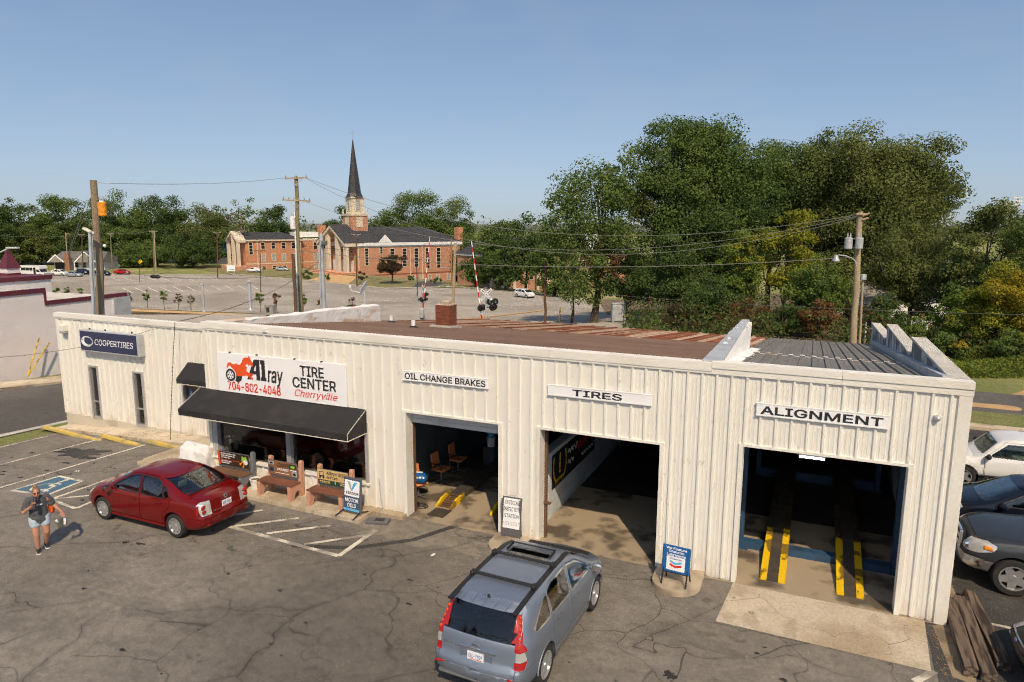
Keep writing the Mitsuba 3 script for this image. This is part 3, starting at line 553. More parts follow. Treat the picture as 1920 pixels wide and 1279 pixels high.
# shop window with posts, low wall, dark show room
fr = MB()
for x, wd in ((-16.80, .17), (-13.92, .16), (-11.12, .1)): fr.box(x, x + wd, YF - .05, YF + .16, .78, 2.5)
fr.box(-16.85, -11.05, YF - .03, YF + .16, 2.42, 2.5)
wk = obj(shop, 'shop_window', fr, 'mat_alu')
obj(wk, 'sill', MB().box(-16.9, -11.0, YF - .09, YF + .2, .715, .78), 'mat_trim')
for a, b in ((-16.63, -13.92), (-13.76, -11.12)): obj(wk, 'pane', MB().box(a, b, YF + .08, YF + .088, .78, 2.42), 'mat_glass_shop')
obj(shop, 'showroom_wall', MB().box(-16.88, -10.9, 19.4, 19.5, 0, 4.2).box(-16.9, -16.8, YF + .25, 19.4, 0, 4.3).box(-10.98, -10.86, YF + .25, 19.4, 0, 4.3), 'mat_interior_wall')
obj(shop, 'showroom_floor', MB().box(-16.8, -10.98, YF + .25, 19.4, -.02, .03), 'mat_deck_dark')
# bays
obj(shop, 'bay_floor', MB().box(-10.85, XR - .1, YF - .05, 19.2, -.2, .016), 'mat_bay_floor'); obj(shop, 'rear_floor', MB().box(-10.85, XR - .1, 19.2, 34.2, -.2, .012), 'mat_bay_floor_oily')  # rear floor takes the copy with the bay shade painted in
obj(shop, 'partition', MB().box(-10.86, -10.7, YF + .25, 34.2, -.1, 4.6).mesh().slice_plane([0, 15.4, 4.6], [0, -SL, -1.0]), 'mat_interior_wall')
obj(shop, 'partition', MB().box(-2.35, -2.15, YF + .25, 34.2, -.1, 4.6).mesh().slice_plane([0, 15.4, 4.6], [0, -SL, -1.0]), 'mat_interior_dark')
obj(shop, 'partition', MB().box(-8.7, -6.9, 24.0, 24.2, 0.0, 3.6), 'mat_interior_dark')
bw = obj(shop, 'block_wall', MB().box(-6.46, -6.2, 16.5, 25.0, 0.0, 1.88), 'mat_mortar')
for r in range(9):
    for j in range(-1, 22):
        a, b = 16.5 + j * .4 + .2 * (r % 2), 16.5 + j * .4 + .39 + .2 * (r % 2); a, b = max(a, 16.495), min(b, 25)
        if b - a > .05: obj(bw, 'block', MB().box(-6.468, -6.192, a, b, r * .21 + .004, r * .21 + .202), 'mat_block_paint')
rd = MB()
for i in range(3): rd.box(-9.76, -7.07, YF + .26, YF + .30, 2.63 + i * .112, 2.735 + i * .112)
rd.box(-9.78, -7.05, YF + .3, YF + .33, 2.60, 2.97); obj(shop, 'roller_door', rd, 'mat_galv', label='grey roller door drawn up in the left bay')
for i, (x0, x1, z1) in enumerate(((-5.93, -3.0, 2.98), (-1.21, 1.92, 3.19))): obj(shop, 'header_beam', MB().box(x0, x1, YF + .3, YF + .5, z1 - .04, z1 + .3), 'mat_deck_dark')
obj(shop, 'door_rail', MB().box(-9.85, -9.76, YF + .3, YF + .42, .02, 2.95).box(-7.07, -7.0, YF + .3, YF + .42, .02, 2.95).box(-5.93, -5.87, YF + .3, YF + .4, .02, 2.95).tube([(-5.9, 15.5, .1), (-5.9, 15.5, 1.9)], .02, 6).box(-5.95, -5.75, 15.4, 15.5, .95, .99), 'mat_pole_brown')
# lamp in the right bay
lk = thing('fluorescent_lamp', 'lit white strip lamp hanging under the header of the right bay', 'lamp')
obj(lk, 'tube', MB().box(-.08, .42, 15.95, 16.05, 2.84, 2.9), 'mat_sign_white', emitter={'type': 'area', 'radiance': C3((7, 7, 7.2))})
obj(lk, 'reflector', MB().box(-.1, .44, 15.9, 16.1, 2.905, 2.95), 'mat_white_paint')
# alignment rack
rk = thing('alignment_rack', 'blue drive-on wheel alignment rack with two yellow-edged ramps in the right bay', 'vehicle lift')
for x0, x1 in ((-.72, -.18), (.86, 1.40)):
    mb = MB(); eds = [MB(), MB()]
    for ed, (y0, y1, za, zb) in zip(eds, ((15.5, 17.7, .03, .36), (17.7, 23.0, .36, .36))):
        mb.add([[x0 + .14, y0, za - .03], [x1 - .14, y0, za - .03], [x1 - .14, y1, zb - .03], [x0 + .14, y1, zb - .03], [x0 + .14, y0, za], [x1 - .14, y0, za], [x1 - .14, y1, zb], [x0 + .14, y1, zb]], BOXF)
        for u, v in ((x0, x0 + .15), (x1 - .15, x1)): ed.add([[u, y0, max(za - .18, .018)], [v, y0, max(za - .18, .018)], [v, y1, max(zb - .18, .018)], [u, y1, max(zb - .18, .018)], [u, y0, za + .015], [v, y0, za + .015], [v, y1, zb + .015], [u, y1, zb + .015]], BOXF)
    rm = obj(rk, 'ramp', mb, 'mat_deck_dark'); obj(rm, 'yellow_edge', eds[0], 'mat_yellow'); obj(rm, 'shaded_edge', eds[1], 'mat_yellow_worn')  # rear edges are the same yellow with shade painted in
obj(rk, 'cross_beam', MB().box(-1.25, 2.0, 16.95, 17.2, .02, .2), 'mat_lift_blue'); obj(rk, 'cross_beam', MB().box(-1.25, 2.0, 22.4, 22.65, .02, .3), 'mat_lift_blue')
for x, y in ((-1.36, 16.95), (2.02, 17.0), (-1.36, 22.4), (2.02, 22.4)): obj(rk, 'post', MB().box(x, x + .13, y, y + .28, .016, 2.6).box(x - .06, x + .26, y - .08, y + .36, .016, .05), 'mat_lift_blue')
lf = thing('drive_on_lift', 'low yellow-edged drive-on ramps on the floor of the left bay', 'vehicle lift')
for x0, ya in ((-9.42, 16.0), (-7.78, 16.15)):
    x1 = x0 + .52; mb = MB(); ed = MB(); gr = MB()
    mb.add([[x0 + .06, ya + .75, .05], [x1 - .06, ya + .75, .05], [x1 - .06, 22.5, .05], [x0 + .06, 22.5, .05], [x0 + .06, ya + .75, .19], [x1 - .06, ya + .75, .19], [x1 - .06, 22.5, .19], [x0 + .06, 22.5, .19]], BOXF)
    rm = obj(lf, 'runway', mb, 'mat_deck_dark')
    for i in range(7): y = ya + .05 + i * .1; z = .03 + .15 * i / 7; gr.box(x0 + .07, x1 - .07, y, y + .055, z, z + .02)
    obj(rm, 'ramp_grating', gr, 'mat_bench_plank_brown')
    for u in (x0, x1 - .065): ed.tm(mani_tm(Manifold.hull_points(np.array([[a, y, z] for a in (u, u + .065) for y, z in ((ya - .04, .02), (ya - .04, .07), (ya + .8, .02), (ya + .78, .24), (ya + .3, .2))]))))
    obj(rm, 'yellow_edge', ed, 'mat_yellow')
solo('floor_plate', MB().box(-9.36, -8.86, 15.42, 15.95, .018, .034), 'mat_deck_dark', 'dark steel plate on the floor before the left lift ramp', 'plate')
# wall lamps
def yz(m): return m
k = thing('floodlight', 'small beige box floodlight high on the set-back wall near its left corner', 'wall lamp'); obj(k, 'housing', MB().rbox((-27.72, YL - .15, 3.72), (.3, .24, .26), .02), 'mat_trim', smooth=30); obj(k, 'lens', MB().rbox((-27.72, YL - .16, 3.55), (.26, .2, .1), .02), 'mat_sign_grey', smooth=30)
k = thing('dome_lamp', 'round grey dome lamp on the wall right of the wide lettered board', 'wall lamp'); obj(k, 'dome', MB().lathe([(0, .085), (.035, .078), (.058, .05), (.065, 0), (.0, 0)], (0, 0, 0), 18, rotx(math.pi / 2)).mesh().apply_translation((2.31, YF - .06, 4.25)), 'mat_galv', smooth=40); obj(k, 'base', MB().box(2.26, 2.36, YF - .06, YF - .002, 4.20, 4.30), 'mat_trim')
k = thing('junction_box', 'small beige junction box on the coping above the red-lettered sign', 'junction box'); obj(k, 'cover', MB().rbox((-14.45, YF - .09, 4.88), (.14, .06, .12), .01), 'mat_trim')
# awnings
def awning(x0, x1, y, z1, z0, dep, val, lab, ribs, li):
    k = thing('awning', lab, 'awning'); yo = y - dep; m = MB()
    nx = max(8, int((x1 - x0) * 6)); X = np.linspace(x0, x1, nx + 1); g = np.random.default_rng(li)
    prof = [(y, z1), (y - dep * .33, z1 - (z1 - z0) * .335), (y - dep * .66, z1 - (z1 - z0) * .67), (yo, z0), (yo - .004, z0 - val * .5), (yo + .006, z0 - val)]
    V = []
    for i, x in enumerate(X):
        sag = .018 * abs(math.sin(math.pi * (i / nx) * ribs)); 
        for j, (a, b) in enumerate(prof): V.append([x, a + (g.normal(0, .006) if j > 3 else 0), b - (sag if 0 < j < 3 else 0) + g.normal(0, .003)])
    n = len(prof); F = [[i * n + j, i * n + j + 1, (i + 1) * n + j + 1, (i + 1) * n + j] for i in range(nx) for j in range(n - 1)]
    m.add(V, F)
    for x in (x0, x1): m.add([[x, y, z1], [x, yo, z0], [x, yo, z0 - val], [x, y, z0 - val]], [[0, 1, 2, 3]])
    obj(k, 'canopy', m, 'mat_awning', smooth=35)
    e = MB()
    for x in (x0, x1): e.tube([(x, y, z1), (x, yo - .006, z0), (x, yo, z0 - val)], .009, 5); e.tube([(x, yo, z0 - val), (x, y, z0 - val)], .012, 5)
    e.tube([(x0, yo, z0 - val), (x1, yo, z0 - val)], .012, 5); obj(k, 'piping', e, 'mat_awning_trim')
    f = MB(); f.tube([(x0 + .05, yo + .03, z0 - .03), (x1 - .05, yo + .03, z0 - .03)], .02, 6)
    for x in np.linspace(x0 + .05, x1 - .05, ribs + 1): f.tube([(x, yo + .03, z0 - .03), (x, y - .01, z1 - .06)], .016, 6); f.tube([(x, yo + .03, z0 - .06), (x, y - .01, z0 - .06)], .016, 6)
    obj(k, 'frame', f, 'mat_galv')
awning(-17.22, -11.03, YF - .05, 2.9, 2.43, .86, .20, 'long black fabric awning over the shop window and benches', 6, 1)
awning(-21.0, -18.2, YL - .05, 2.86, 2.36, 0.56, .19, 'small black fabric awning over the side window left of the long one', 3, 2)
# ------------------------------------------------------------------ vehicles: one lofted body each, with cut windows, doors and lamps
from scipy.interpolate import PchipInterpolator
def crv(pts): a = np.array(sorted(pts)); return PchipInterpolator(a[:, 0], a[:, 1], extrapolate=True)
SIDE = crv([(0, .86), (.06, .93), (.2, .978), (.45, 1.0), (.72, .998), (.9, .985), (1, .958)])
def loft(S, inset=0.0, ns=58, nu=20, nl=11):
    top, belt, wid, zb = (S['_' + k] for k in ('top', 'belt', 'wid', 'zb'))
    x0, x1 = S['x0'] + inset, S['x1'] - inset
    u = np.linspace(0, np.pi, ns); xs = 0.5 * (x0 + x1) - 0.5 * (x1 - x0) * (0.55 * np.cos(u) + 0.45 * np.cos(u) ** 3 * 1.0)
    xs = np.sort(0.35 * xs + 0.65 * np.linspace(x0, x1, ns)); rows = []
    th = np.linspace(0, np.pi / 2, nu)
    for x in xs:
        e = 1 - 0.11 * math.exp(-(x - x0) / 0.05) - 0.11 * math.exp(-(x1 - x) / 0.05)
        w = float(wid(x)) * (0.5 + 0.5 * e) - inset; t = float(top(x)) - inset - (1 - e) * 0.35; b = float(belt(x)) - 0.3 * inset; z0 = float(zb(x)) + inset + (1 - e) * 0.5
        b = min(b, t - 0.03); h = t - b
        n = 2.3 + S.get('ng', 3.4) * float(np.clip((h - .12) / .35, 0, 1)); tum = S.get('tum', 0.34)
        v = np.linspace(0, 1, nl); yl = w * SIDE(v); zl = z0 + (b - z0) * v
        ws = w * float(SIDE(1.0))
        zu = np.sin(th) ** (2 / n); yu = np.cos(th) ** (2 / n) * (ws - tum * zu * h)
        y = np.r_[0, 0.5 * yl[0], yl, yu[1:]]; z = np.r_[z0, z0, zl, (b + zu * h)[1:]]; y[-1] = 0
        rows.append(np.column_stack([np.full(len(y), x), y, z]))
    H = np.array(rows); m = H.shape[1]
    full = np.concatenate([H, H[:, -2:0:-1] * [1, -1, 1]], axis=1); k = full.shape[1]
    V = full.reshape(-1, 3)
    i, j = np.meshgrid(np.arange(ns - 1), np.arange(k), indexing='ij')
    q = np.stack([i * k + j, (i + 1) * k + j, (i + 1) * k + (j + 1) % k, i * k + (j + 1) % k], -1).reshape(-1, 4)
    F = [q[:, [0, 1, 2]], q[:, [0, 2, 3]]]; V = [V]; n0 = ns * k
    for row, sg in ((0, 1), (ns - 1, -1)):     # caps as grids between mirrored points
        K = 9; idx = np.zeros((m, K + 1), int)
        for a in range(m):
            p = H[row, a]; mir = row * k + (a if a in (0, m - 1) else k - a)
            for c in range(K + 1):
                if c == 0: idx[a, c] = row * k + a
                elif c == K: idx[a, c] = mir
                elif a in (0, m - 1): idx[a, c] = row * k + a
                else: V.append([[p[0], p[1] * (1 - 2 * c / K), p[2]]]); idx[a, c] = n0; n0 += 1
        for a in range(m - 1):
            for c in range(K):
                A, B, C_, D = idx[a, c], idx[a + 1, c], idx[a + 1, c + 1], idx[a, c + 1]
                for tri in ((A, B, C_), (A, C_, D)):
                    if len(set(tri)) == 3: F.append(np.array([tri if sg > 0 else tri[::-1]]))
    V = np.vstack(V); F = np.vstack(F)
    V = bend(S, V); return tm_mani(V, F)
def bend(S, V):
    V = V.copy(); x = V[:, 0].copy(); W = S['W']
    for end, sg, pr, bow in ((S['x1'], 1, S['_front'], S.get('bowf', .16)), (S['x0'], -1, S['_rear'], S.get('bowr', .10))):
        wt = np.clip(1 - sg * (end - x) / 0.75, 0, 1); wt = wt * wt * (3 - 2 * wt) if S.get('softbend', True) else wt
        V[:, 0] -= sg * wt * (np.array([float(c) for c in np.interp(V[:, 2], pr[:, 0], pr[:, 1])]) + bow * (np.abs(V[:, 1]) / W) ** 2.4)
    return V
def prism_y(poly, y0, y1):
    out = []
    for s in (1, -1):
        m = trimesh.creation.extrude_polygon(poly, y1 - y0, engine='earcut'); v = np.array(m.vertices)
        v = np.column_stack([v[:, 0], s * (y0 + v[:, 2]), v[:, 1]]); f = m.faces if s < 0 else np.array(m.faces)[:, ::-1]
        out.append(tm_mani(v, f))
    return out
def prism_x(poly, x0, x1):
    m = trimesh.creation.extrude_polygon(poly, x1 - x0, engine='earcut'); v = np.array(m.vertices)
    return tm_mani(np.column_stack([x0 + v[:, 2], v[:, 0], v[:, 1]]), m.faces)
def prism_z(poly, z0, z1):
    m = trimesh.creation.extrude_polygon(poly, z1 - z0, engine='earcut'); v = np.array(m.vertices)
    return tm_mani(np.column_stack([v[:, 0], v[:, 1], z0 + v[:, 2]]), m.faces)
def smooth_poly(p, r=0.035): q = Polygon(p); return q.buffer(-r).buffer(2 * r).buffer(-r) if r else q
def car_paint(nm, col, flake=0.0, alpha=0.02):
    base = {'type': 'roughplastic', 'diffuse_reflectance': C3(col), 'alpha': alpha, 'nonlinear': False, 'int_ior': 1.55}
    if flake: base = {'type': 'blendbsdf', 'weight': flake, 'a': base, 'b': {'type': 'roughconductor', 'material': 'none', 'specular_reflectance': C3(np.clip(np.array(col) * 2.2, 0, 1)), 'alpha': 0.32}}
    scene['mat_' + nm] = {'type': 'twosided', 'bsdf': base}; return 'mat_' + nm
car_paint('red_paint', (0.145, 0.004, 0.004)); car_paint('blue_paint', (0.185, 0.22, 0.275), 0.45); car_paint('white_paint_car', (0.76, 0.76, 0.75)); car_paint('grey_paint', (0.045, 0.05, 0.055), 0.35)
car_paint('navy_paint', (0.006, 0.008, 0.016)); car_paint('silver_paint', (0.36, 0.40, 0.40), 0.4); car_paint('dark_paint', (0.035, 0.037, 0.034), 0.3); car_paint('bright_red_paint', (0.40, 0.012, 0.010))
mat('tail_red', (0.36, 0.008, 0.006), 0.12, clearcoat=1.0); mat('tail_orange', (0.75, 0.07, 0.012), 0.12, clearcoat=1.0); mat('lamp_clear', (0.72, 0.72, 0.72), 0.08, metallic=0.55, clearcoat=1.0); mat('lamp_amber', (0.8, 0.28, 0.02), 0.15, clearcoat=1.0)
mat('seat_tan', (0.34, 0.33, 0.29), 0.8); mat('seat_dark', (0.05, 0.05, 0.05), 0.8); mat('rim_silver', (0.62, 0.63, 0.64), 0.25, metallic=0.75); mat('pink_cover', (0.75, 0.42, 0.42), 0.7); mat('plate_white', (0.78, 0.8, 0.84), 0.3)

def wheel(parent, M_, x, y, r, w, style, lab=None):
    s = 1 if y > 0 else -1; k = MB()
    pr = [(r * .66, -w * .42), (r * .72, -w * .5), (r * .93, -w * .5), (r * .985, -w * .4), (r, -w * .2), (r, w * .2), (r * .985, w * .4), (r * .93, w * .5), (r * .72, w * .5), (r * .66, w * .42)]
    Rw = rotx(-s * math.pi / 2)
    def put(m): return trimesh.Trimesh((np.array(m.vertices) @ Rw.T + [x, y, r]) @ M_[0].T + M_[1], m.faces, process=False)
    wk = num(parent + '__wheel')
    obj(wk, 'tyre', put(k.lathe(pr, n=40).mesh()), 'mat_rubber', smooth=40)
    ro = r * .68; o = w * .5
    disc = Manifold.extrude(m3.CrossSection.circle(ro, 48), .022).translate((0, 0, o - .05))
    rim = (Manifold.extrude(m3.CrossSection.circle(ro, 48) - m3.CrossSection.circle(ro * .90, 48), w * .9).translate((0, 0, -w * .42)))
    n, wi, hub = style
    sp = []
    for i in range(n):
        a = 2 * math.pi * i / n + .2
        c = m3.CrossSection([[(ro * .12, -wi * .7), (ro * .95, -wi * .42), (ro * .95, wi * .42), (ro * .12, wi * .7)]]).rotate(math.degrees(a)); sp.append(Manifold.extrude(c, .03).translate((0, 0, o - .055)))
    hubm = Manifold.cylinder(.04, hub, hub * .8, 24).translate((0, 0, o - .05)); rim = Manifold.batch_boolean([rim, hubm, *sp], m3.OpType.Add)
    rk_ = obj(wk, 'rim', put(mani_tm(rim)), 'mat_rim_silver', smooth=30)
    obj(rk_, 'brake_disc', put(MB().lathe([(0, .0), (ro * .88, .0), (ro * .88, -.02)], n=28).mesh()), 'mat_dark_metal')
def build_car(S, name, label, cat, loc, ang, paint, group=None, detail=2, parts=None, scale=1.0):
    k = thing(name, label, cat, group); R = rotz(ang) * scale; M_ = (R, np.array([loc[0], loc[1], loc[2] if len(loc) > 2 else tz(loc[0], loc[1])]) + [0, 0, .012])
    for c in ('top', 'belt', 'wid', 'zb'): S['_' + c] = crv(S[c])
    S['_front'], S['_rear'] = np.array(S['front']), np.array(S['rear']); S['W'] = float(max(p[1] for p in S['wid']))
    def put(m):
        m = mani_tm(m) if isinstance(m, Manifold) else m.mesh() if isinstance(m, MB) else m
        return trimesh.Trimesh(np.array(m.vertices) @ R.T + M_[1], m.faces, process=False)
    ns = 58 if detail > 1 else 34
    outer, inner = loft(S, 0, ns), loft(S, .045, ns); gl0, gl1 = loft(S, .010, ns), loft(S, .017, ns)
    shell = outer - inner; glass = gl0 - gl1; lens0 = loft(S, .004, ns); lens = lens0 - inner
    P = lambda nm, m, mt, par=k, sm=38, **kw: obj(par, nm, put(m), mt, smooth=sm, **kw)
    for x in S['axles']:
        for s in (1, -1):
            c = Manifold.cylinder(.6, S['r'] + S.get('archgap', .055), -1, 40).rotate((90, 0, 0)).translate((x, s * (S['W'] + .05) + (0.3 if s < 0 else 0.3), S['r'] + .01))
            shell = shell - c; lens = lens - c
    for nm, poly, kind, xr, mt in S['glass']:
        pr = prism_y(smooth_poly(poly), .25, 1.3) if kind == 'side' else [prism_x(smooth_poly(poly), *xr)] if kind == 'x' else [prism_z(smooth_poly(poly), *xr)]
        for i, c in enumerate(pr):
            shell = shell - c
            P(nm, glass ^ c, mt)
            if kind == 'side' and S.get('frames', True) and detail > 1:
                ringp = smooth_poly(poly).buffer(.018).difference(smooth_poly(poly)); rg = prism_y(ringp, .25, 1.3)[i]; P('window_trim', (loft_cache(S, ns) - gl1) ^ rg, S.get('trim', 'mat_black_plastic'))
    for nm, poly, kind, xr, mt in S['lamps']:
        pr = prism_y(smooth_poly(poly, .015), *xr) if kind == 'side' else [prism_x(smooth_poly(poly, .015), *xr)]
        for c in pr: P(nm, lens ^ c, mt); shell = shell - c
    def split(nm, a, b, mt):
        nonlocal shell
        pc = shell ^ a
        if pc.num_tri(): dk = P(nm, pc, mt)
        shell = shell - b; return dk
    if detail > 1:
        for nm, poly, hx in S['doors']:
            q = smooth_poly(poly, .03); A, B = prism_y(q, .3, 1.3), prism_y(q.buffer(.013), .3, 1.3)
            for i, (a, b) in enumerate(zip(A, B)):
                dk = split(nm, a, b, paint)
                if hx:
                    s = 1 if i == 0 else -1; y = s * (S['W'] + .002); P('handle', MB().rbox((hx[0], y, hx[1]), (.2, .045, .035), .014).rbox((hx[0] - .02, y - s * .02, hx[1] - .01), (.12, .012, .07), .005), S.get('handle', paint), dk)
        for nm, poly, kind, xr in S['panels']:
            q = smooth_poly(poly, .03)
            f = {'z': prism_z, 'x': prism_x}[kind]; split(nm, f(q, *xr), f(q.buffer(.010), *xr), paint)
    P('body', shell, paint)
    for y0, nm, zr in S.get('clad', []):    # dark lower cladding
        pass
    # underside, cabin
    u = MB(); ax = S['axles']; u.box(ax[1] + S['r'] + .08, ax[0] - S['r'] - .08, -S['W'] + .16, S['W'] - .16, S.get('zu', .2), .42).box(S['x0'] + .35, S['x1'] - .35, -.55, .55, S.get('zu', .2) + .05, .6)
    obj(k, 'underside', put(u), 'mat_black_plastic')
    for x in ax:
        for s in (1, -1): wheel(k, M_, x, s * (S['W'] - S['tw'] / 2 - .015), S['r'], S['tw'], S['rim'])
    if detail > 0:
        for (x, y, z, w_, d_, h_, hr) in S.get('seats', []):
            m = MB().rbox((x, y, z + .08), (.5, w_, .16), .05).rbox((x - .27, y, z + .36), (.14, w_, .56), .06, roty(-.22))
            if hr: m.rbox((x - .37, y, z + .72), (.1, .26, .18), .04, roty(-.22))
            P('seat', m, S.get('seatm', 'mat_seat_tan'))
        d = S.get('dash')
        if d:
            P('dashboard', MB().rbox((d[0], 0, d[1]), (.42, 2 * S['W'] - .34, .22), .06), 'mat_seat_dark')
            t = np.linspace(0, 2 * np.pi, 25); sc = np.array([d[0] - .38, .37, d[1] + .08]); ring = np.column_stack([np.zeros(25), .19 * np.cos(t), .19 * np.sin(t)]) @ roty(-.45).T + sc
            P('steering_wheel', MB().tube(ring, .018, 8).tube([sc + [.0, -.17, 0], sc, sc + [.0, .17, 0]], .015, 6).tube([sc, sc + [.28, 0, -.1]], .03, 6), 'mat_black_plastic')
            if S.get('cover'): P('wheel_cover', MB().tube(ring[6:19], .03, 8), 'mat_pink_cover')
    if detail > 0 and 'mirror' in S:
        mx, mz, mm = S['mirror']
        for s in (1, -1):
            y = s * (S['W'] - .02); b = MB().rbox((mx, y + s * .13, mz), (.12, .2, .15), .05, rotz(-s * .15)).rbox((mx + .03, y + s * .02, mz - .04), (.08, .12, .05), .02)
            mk = P('mirror', b, mm); P('mirror_glass', MB().rbox((mx - .062, y + s * .135, mz), (.006, .16, .11), .002, rotz(-s * .15)), 'mat_chrome', mk)
    if parts: parts(k, P, put, S)
    return k
_lc = {}
def loft_cache(S, ns):
    if id(S) not in _lc: _lc[id(S)] = loft(S, -.004, ns)
    return _lc[id(S)]
def rx(S, z, y=0.0, out=.012):
    return S['x0'] + float(np.interp(z, S['_rear'][:, 0], S['_rear'][:, 1])) + S.get('bowr', .10) * (abs(y) / S['W']) ** 2.4 - out
def plate(P, x, z, txt, rear=True, sub=True):
    s = -1 if rear else 1; Rm = np.array([[0, 0, s], [s, 0, 0], [0, 1, 0]], float)     # reads along +/-y, faces -/+x
    pk = P('licence_plate', MB().rbox((x, 0, z), (.012, .31, .155), .004), 'mat_plate_white')
    m = text(txt, .07, .255, .002); v = (np.array(m.vertices) - [.1275, .03, 0]) @ Rm.T + [x + s * .007, 0, z]
    P('plate_number', trimesh.Trimesh(v, m.faces, process=False), 'mat_plate_blue', pk)
    if sub: P('plate_band', MB().box(x + s * .0062 - .001, x + s * .0062 + .001, -.12, .12, z - .062, z - .05), 'mat_sign_red', pk)
def back_text(P, nm, txt, h, w, x, y, z, mt):
    m = text(txt, h, w, .003); v = np.array(m.vertices) @ np.array([[0, 0, -1], [-1, 0, 0], [0, 1, 0]], float).T + [x, y, z]; P(nm, trimesh.Trimesh(v, m.faces, process=False), mt)
# --- red saloon
RED = dict(x0=-2.30, x1=2.26, axles=(1.343, -1.343), r=.315, tw=.205, rim=(9, .075, .06), tum=.36, ng=3.2,
    top=[(-2.3, 1.03), (-2.12, 1.075), (-1.78, 1.11), (-1.62, 1.17), (-.98, 1.42), (-.6, 1.485), (-.15, 1.51), (.3, 1.475), (.62, 1.38), (1.25, 1.07), (1.42, 1.005), (1.9, .90), (2.12, .80), (2.26, .68)],
    belt=[(-2.3, .93), (-1.9, .985), (-1.2, .985), (0, .945), (1.2, .90), (1.8, .78), (2.26, .58)], wid=[(-2.3, .755), (-2.05, .845), (-1.4, .892), (0, .895), (1.3, .89), (1.85, .845), (2.26, .70)],
    zb=[(-2.3, .30), (-1.9, .23), (0, .19), (1.9, .2), (2.26, .24)], front=[(.2, .08), (.45, 0), (.62, .03), (.75, .12), (1.0, .2)], rear=[(.25, .10), (.42, .0), (.60, .0), (.66, .05), (.95, .10), (1.08, .14), (1.4, .14)],
    glass=[('windshield', [(-.66, 1.40), (.66, 1.40), (.76, 1.02), (-.76, 1.02)], 'x', (.45, 1.6), 'mat_glass'), ('rear_window', [(-.60, 1.415), (.60, 1.415), (.70, 1.135), (-.70, 1.135)], 'x', (-1.95, -.75), 'mat_glass'),
           ('front_side_window', [(.98, .985), (.30, 1.35), (-.02, 1.405), (-.08, .985)], 'side', 0, 'mat_glass'), ('rear_side_window', [(-.17, .985), (-.12, 1.405), (-.62, 1.385), (-.80, 1.335), (-.98, .995)], 'side', 0, 'mat_glass'), ('quarter_window', [(-1.02, 1.0), (-.87, 1.30), (-1.02, 1.235), (-1.17, 1.03)], 'side', 0, 'mat_glass_tint')],
    lamps=[('taillight', [(-2.4, .64), (-2.4, .98), (-2.06, 1.0), (-2.02, .92), (-2.16, .66)], 'side', (.47, 1.2), 'mat_lamp_clear'), ('headlight', [(2.4, .70), (1.75, .86), (1.72, .80), (1.95, .63), (2.4, .55)], 'side', (.42, 1.2), 'mat_lamp_clear')],
    doors=[('front_door', [(1.02, .27), (1.06, .8), (1.03, .965), (.32, 1.385), (-.05, 1.435), (-.12, .96), (-.12, .27)], (.1, .83)), ('rear_door', [(-.14, .27), (-.14, .96), (-.09, 1.435), (-.64, 1.415), (-.86, 1.35), (-1.2, 1.0), (-1.2, .82), (-.97, .62), (-.9, .27)], (-.85, .87))],
    panels=[('hood', [(1.36, -.72), (1.36, .72), (2.05, .58), (2.05, -.58)], 'z', (.6, 1.3)), ('trunk_lid', [(-.46, .60), (.46, .60), (.62, .95), (.68, 1.09), (-.68, 1.09), (-.62, .95)], 'x', (-2.6, -1.79)), ('front_bumper', [(-1, .1), (1, .1), (1, .56), (-1, .56)], 'x', (1.78, 2.5)), ('rear_bumper', [(-1, .1), (1, .1), (1, .585), (-1, .585)], 'x', (-2.6, -1.80))],
    seats=[(.25, .38, .5, .5, 0, 0, True), (.25, -.38, .5, .5, 0, 0, True), (-.75, .36, .52, .6, 0, 0, True), (-.75, -.36, .52, .6, 0, 0, True)], dash=(.95, .88), cover=True, mirror=(.92, 1.01, 'mat_black_plastic'))
def red_parts(k, P, put, S):
    plate(P, rx(S, .80) , .80, 'RAR-3545'); back_text(P, 'model_lettering', 'SENTRA', .035, .24, rx(S, .70, .33), .44, .70, 'mat_chrome')
    P('emblem', MB().lathe([(.035, .012), (.055, .016), (.06, .0), (.03, .0)], n=20).mesh().apply_transform(np.vstack([np.column_stack([np.array([[0, 0, -1], [-1, 0, 0], [0, 1, 0]]), [rx(S, .965), 0, .965]]), [0, 0, 0, 1]])), 'mat_chrome')
    for s in (1, -1):
        for z, a in ((.865, .10), (.76, .085)): P('lamp_element', MB().rbox((rx(S, z, .66) + .02, s * .665, z), (.06, .17, a), .03, rotz(s * .32)), 'mat_tail_red')
        P('lamp_element', MB().rbox((rx(S, .8, .8) + .075, s * .80, .81), (.05, .06, .26), .02, rotz(s * .9)), 'mat_tail_red')
        P('reflector_strip', MB().rbox((rx(S, .42, .62) + .01, s * .62, .42), (.03, .12, .03), .01, rotz(s * .3)), 'mat_tail_red')
    P('parcel_shelf', MB().box(-1.72, -1.15, -.66, .66, 1.0, 1.03), 'mat_seat_tan'); P('rear_window_seal', MB().tube([(-1.70, -.70, 1.148), (-1.72, 0, 1.163), (-1.70, .70, 1.148)], .014, 6), 'mat_black_plastic')
    P('antenna', MB().tube([(-.92, 0, 1.44), (-1.03, 0, 1.56)], .006, 5), 'mat_black_plastic')
    for s in (1, -1): P('mud_seal', MB().rbox((0, s * .87, .26), (2.0, .03, .06), .01), 'mat_red_paint')
build_car(RED, 'saloon_car', 'glossy dark red saloon parked across the lines in front of the benches', 'car', (-15.80, 12.46), math.pi, 'mat_red_paint', parts=red_parts)
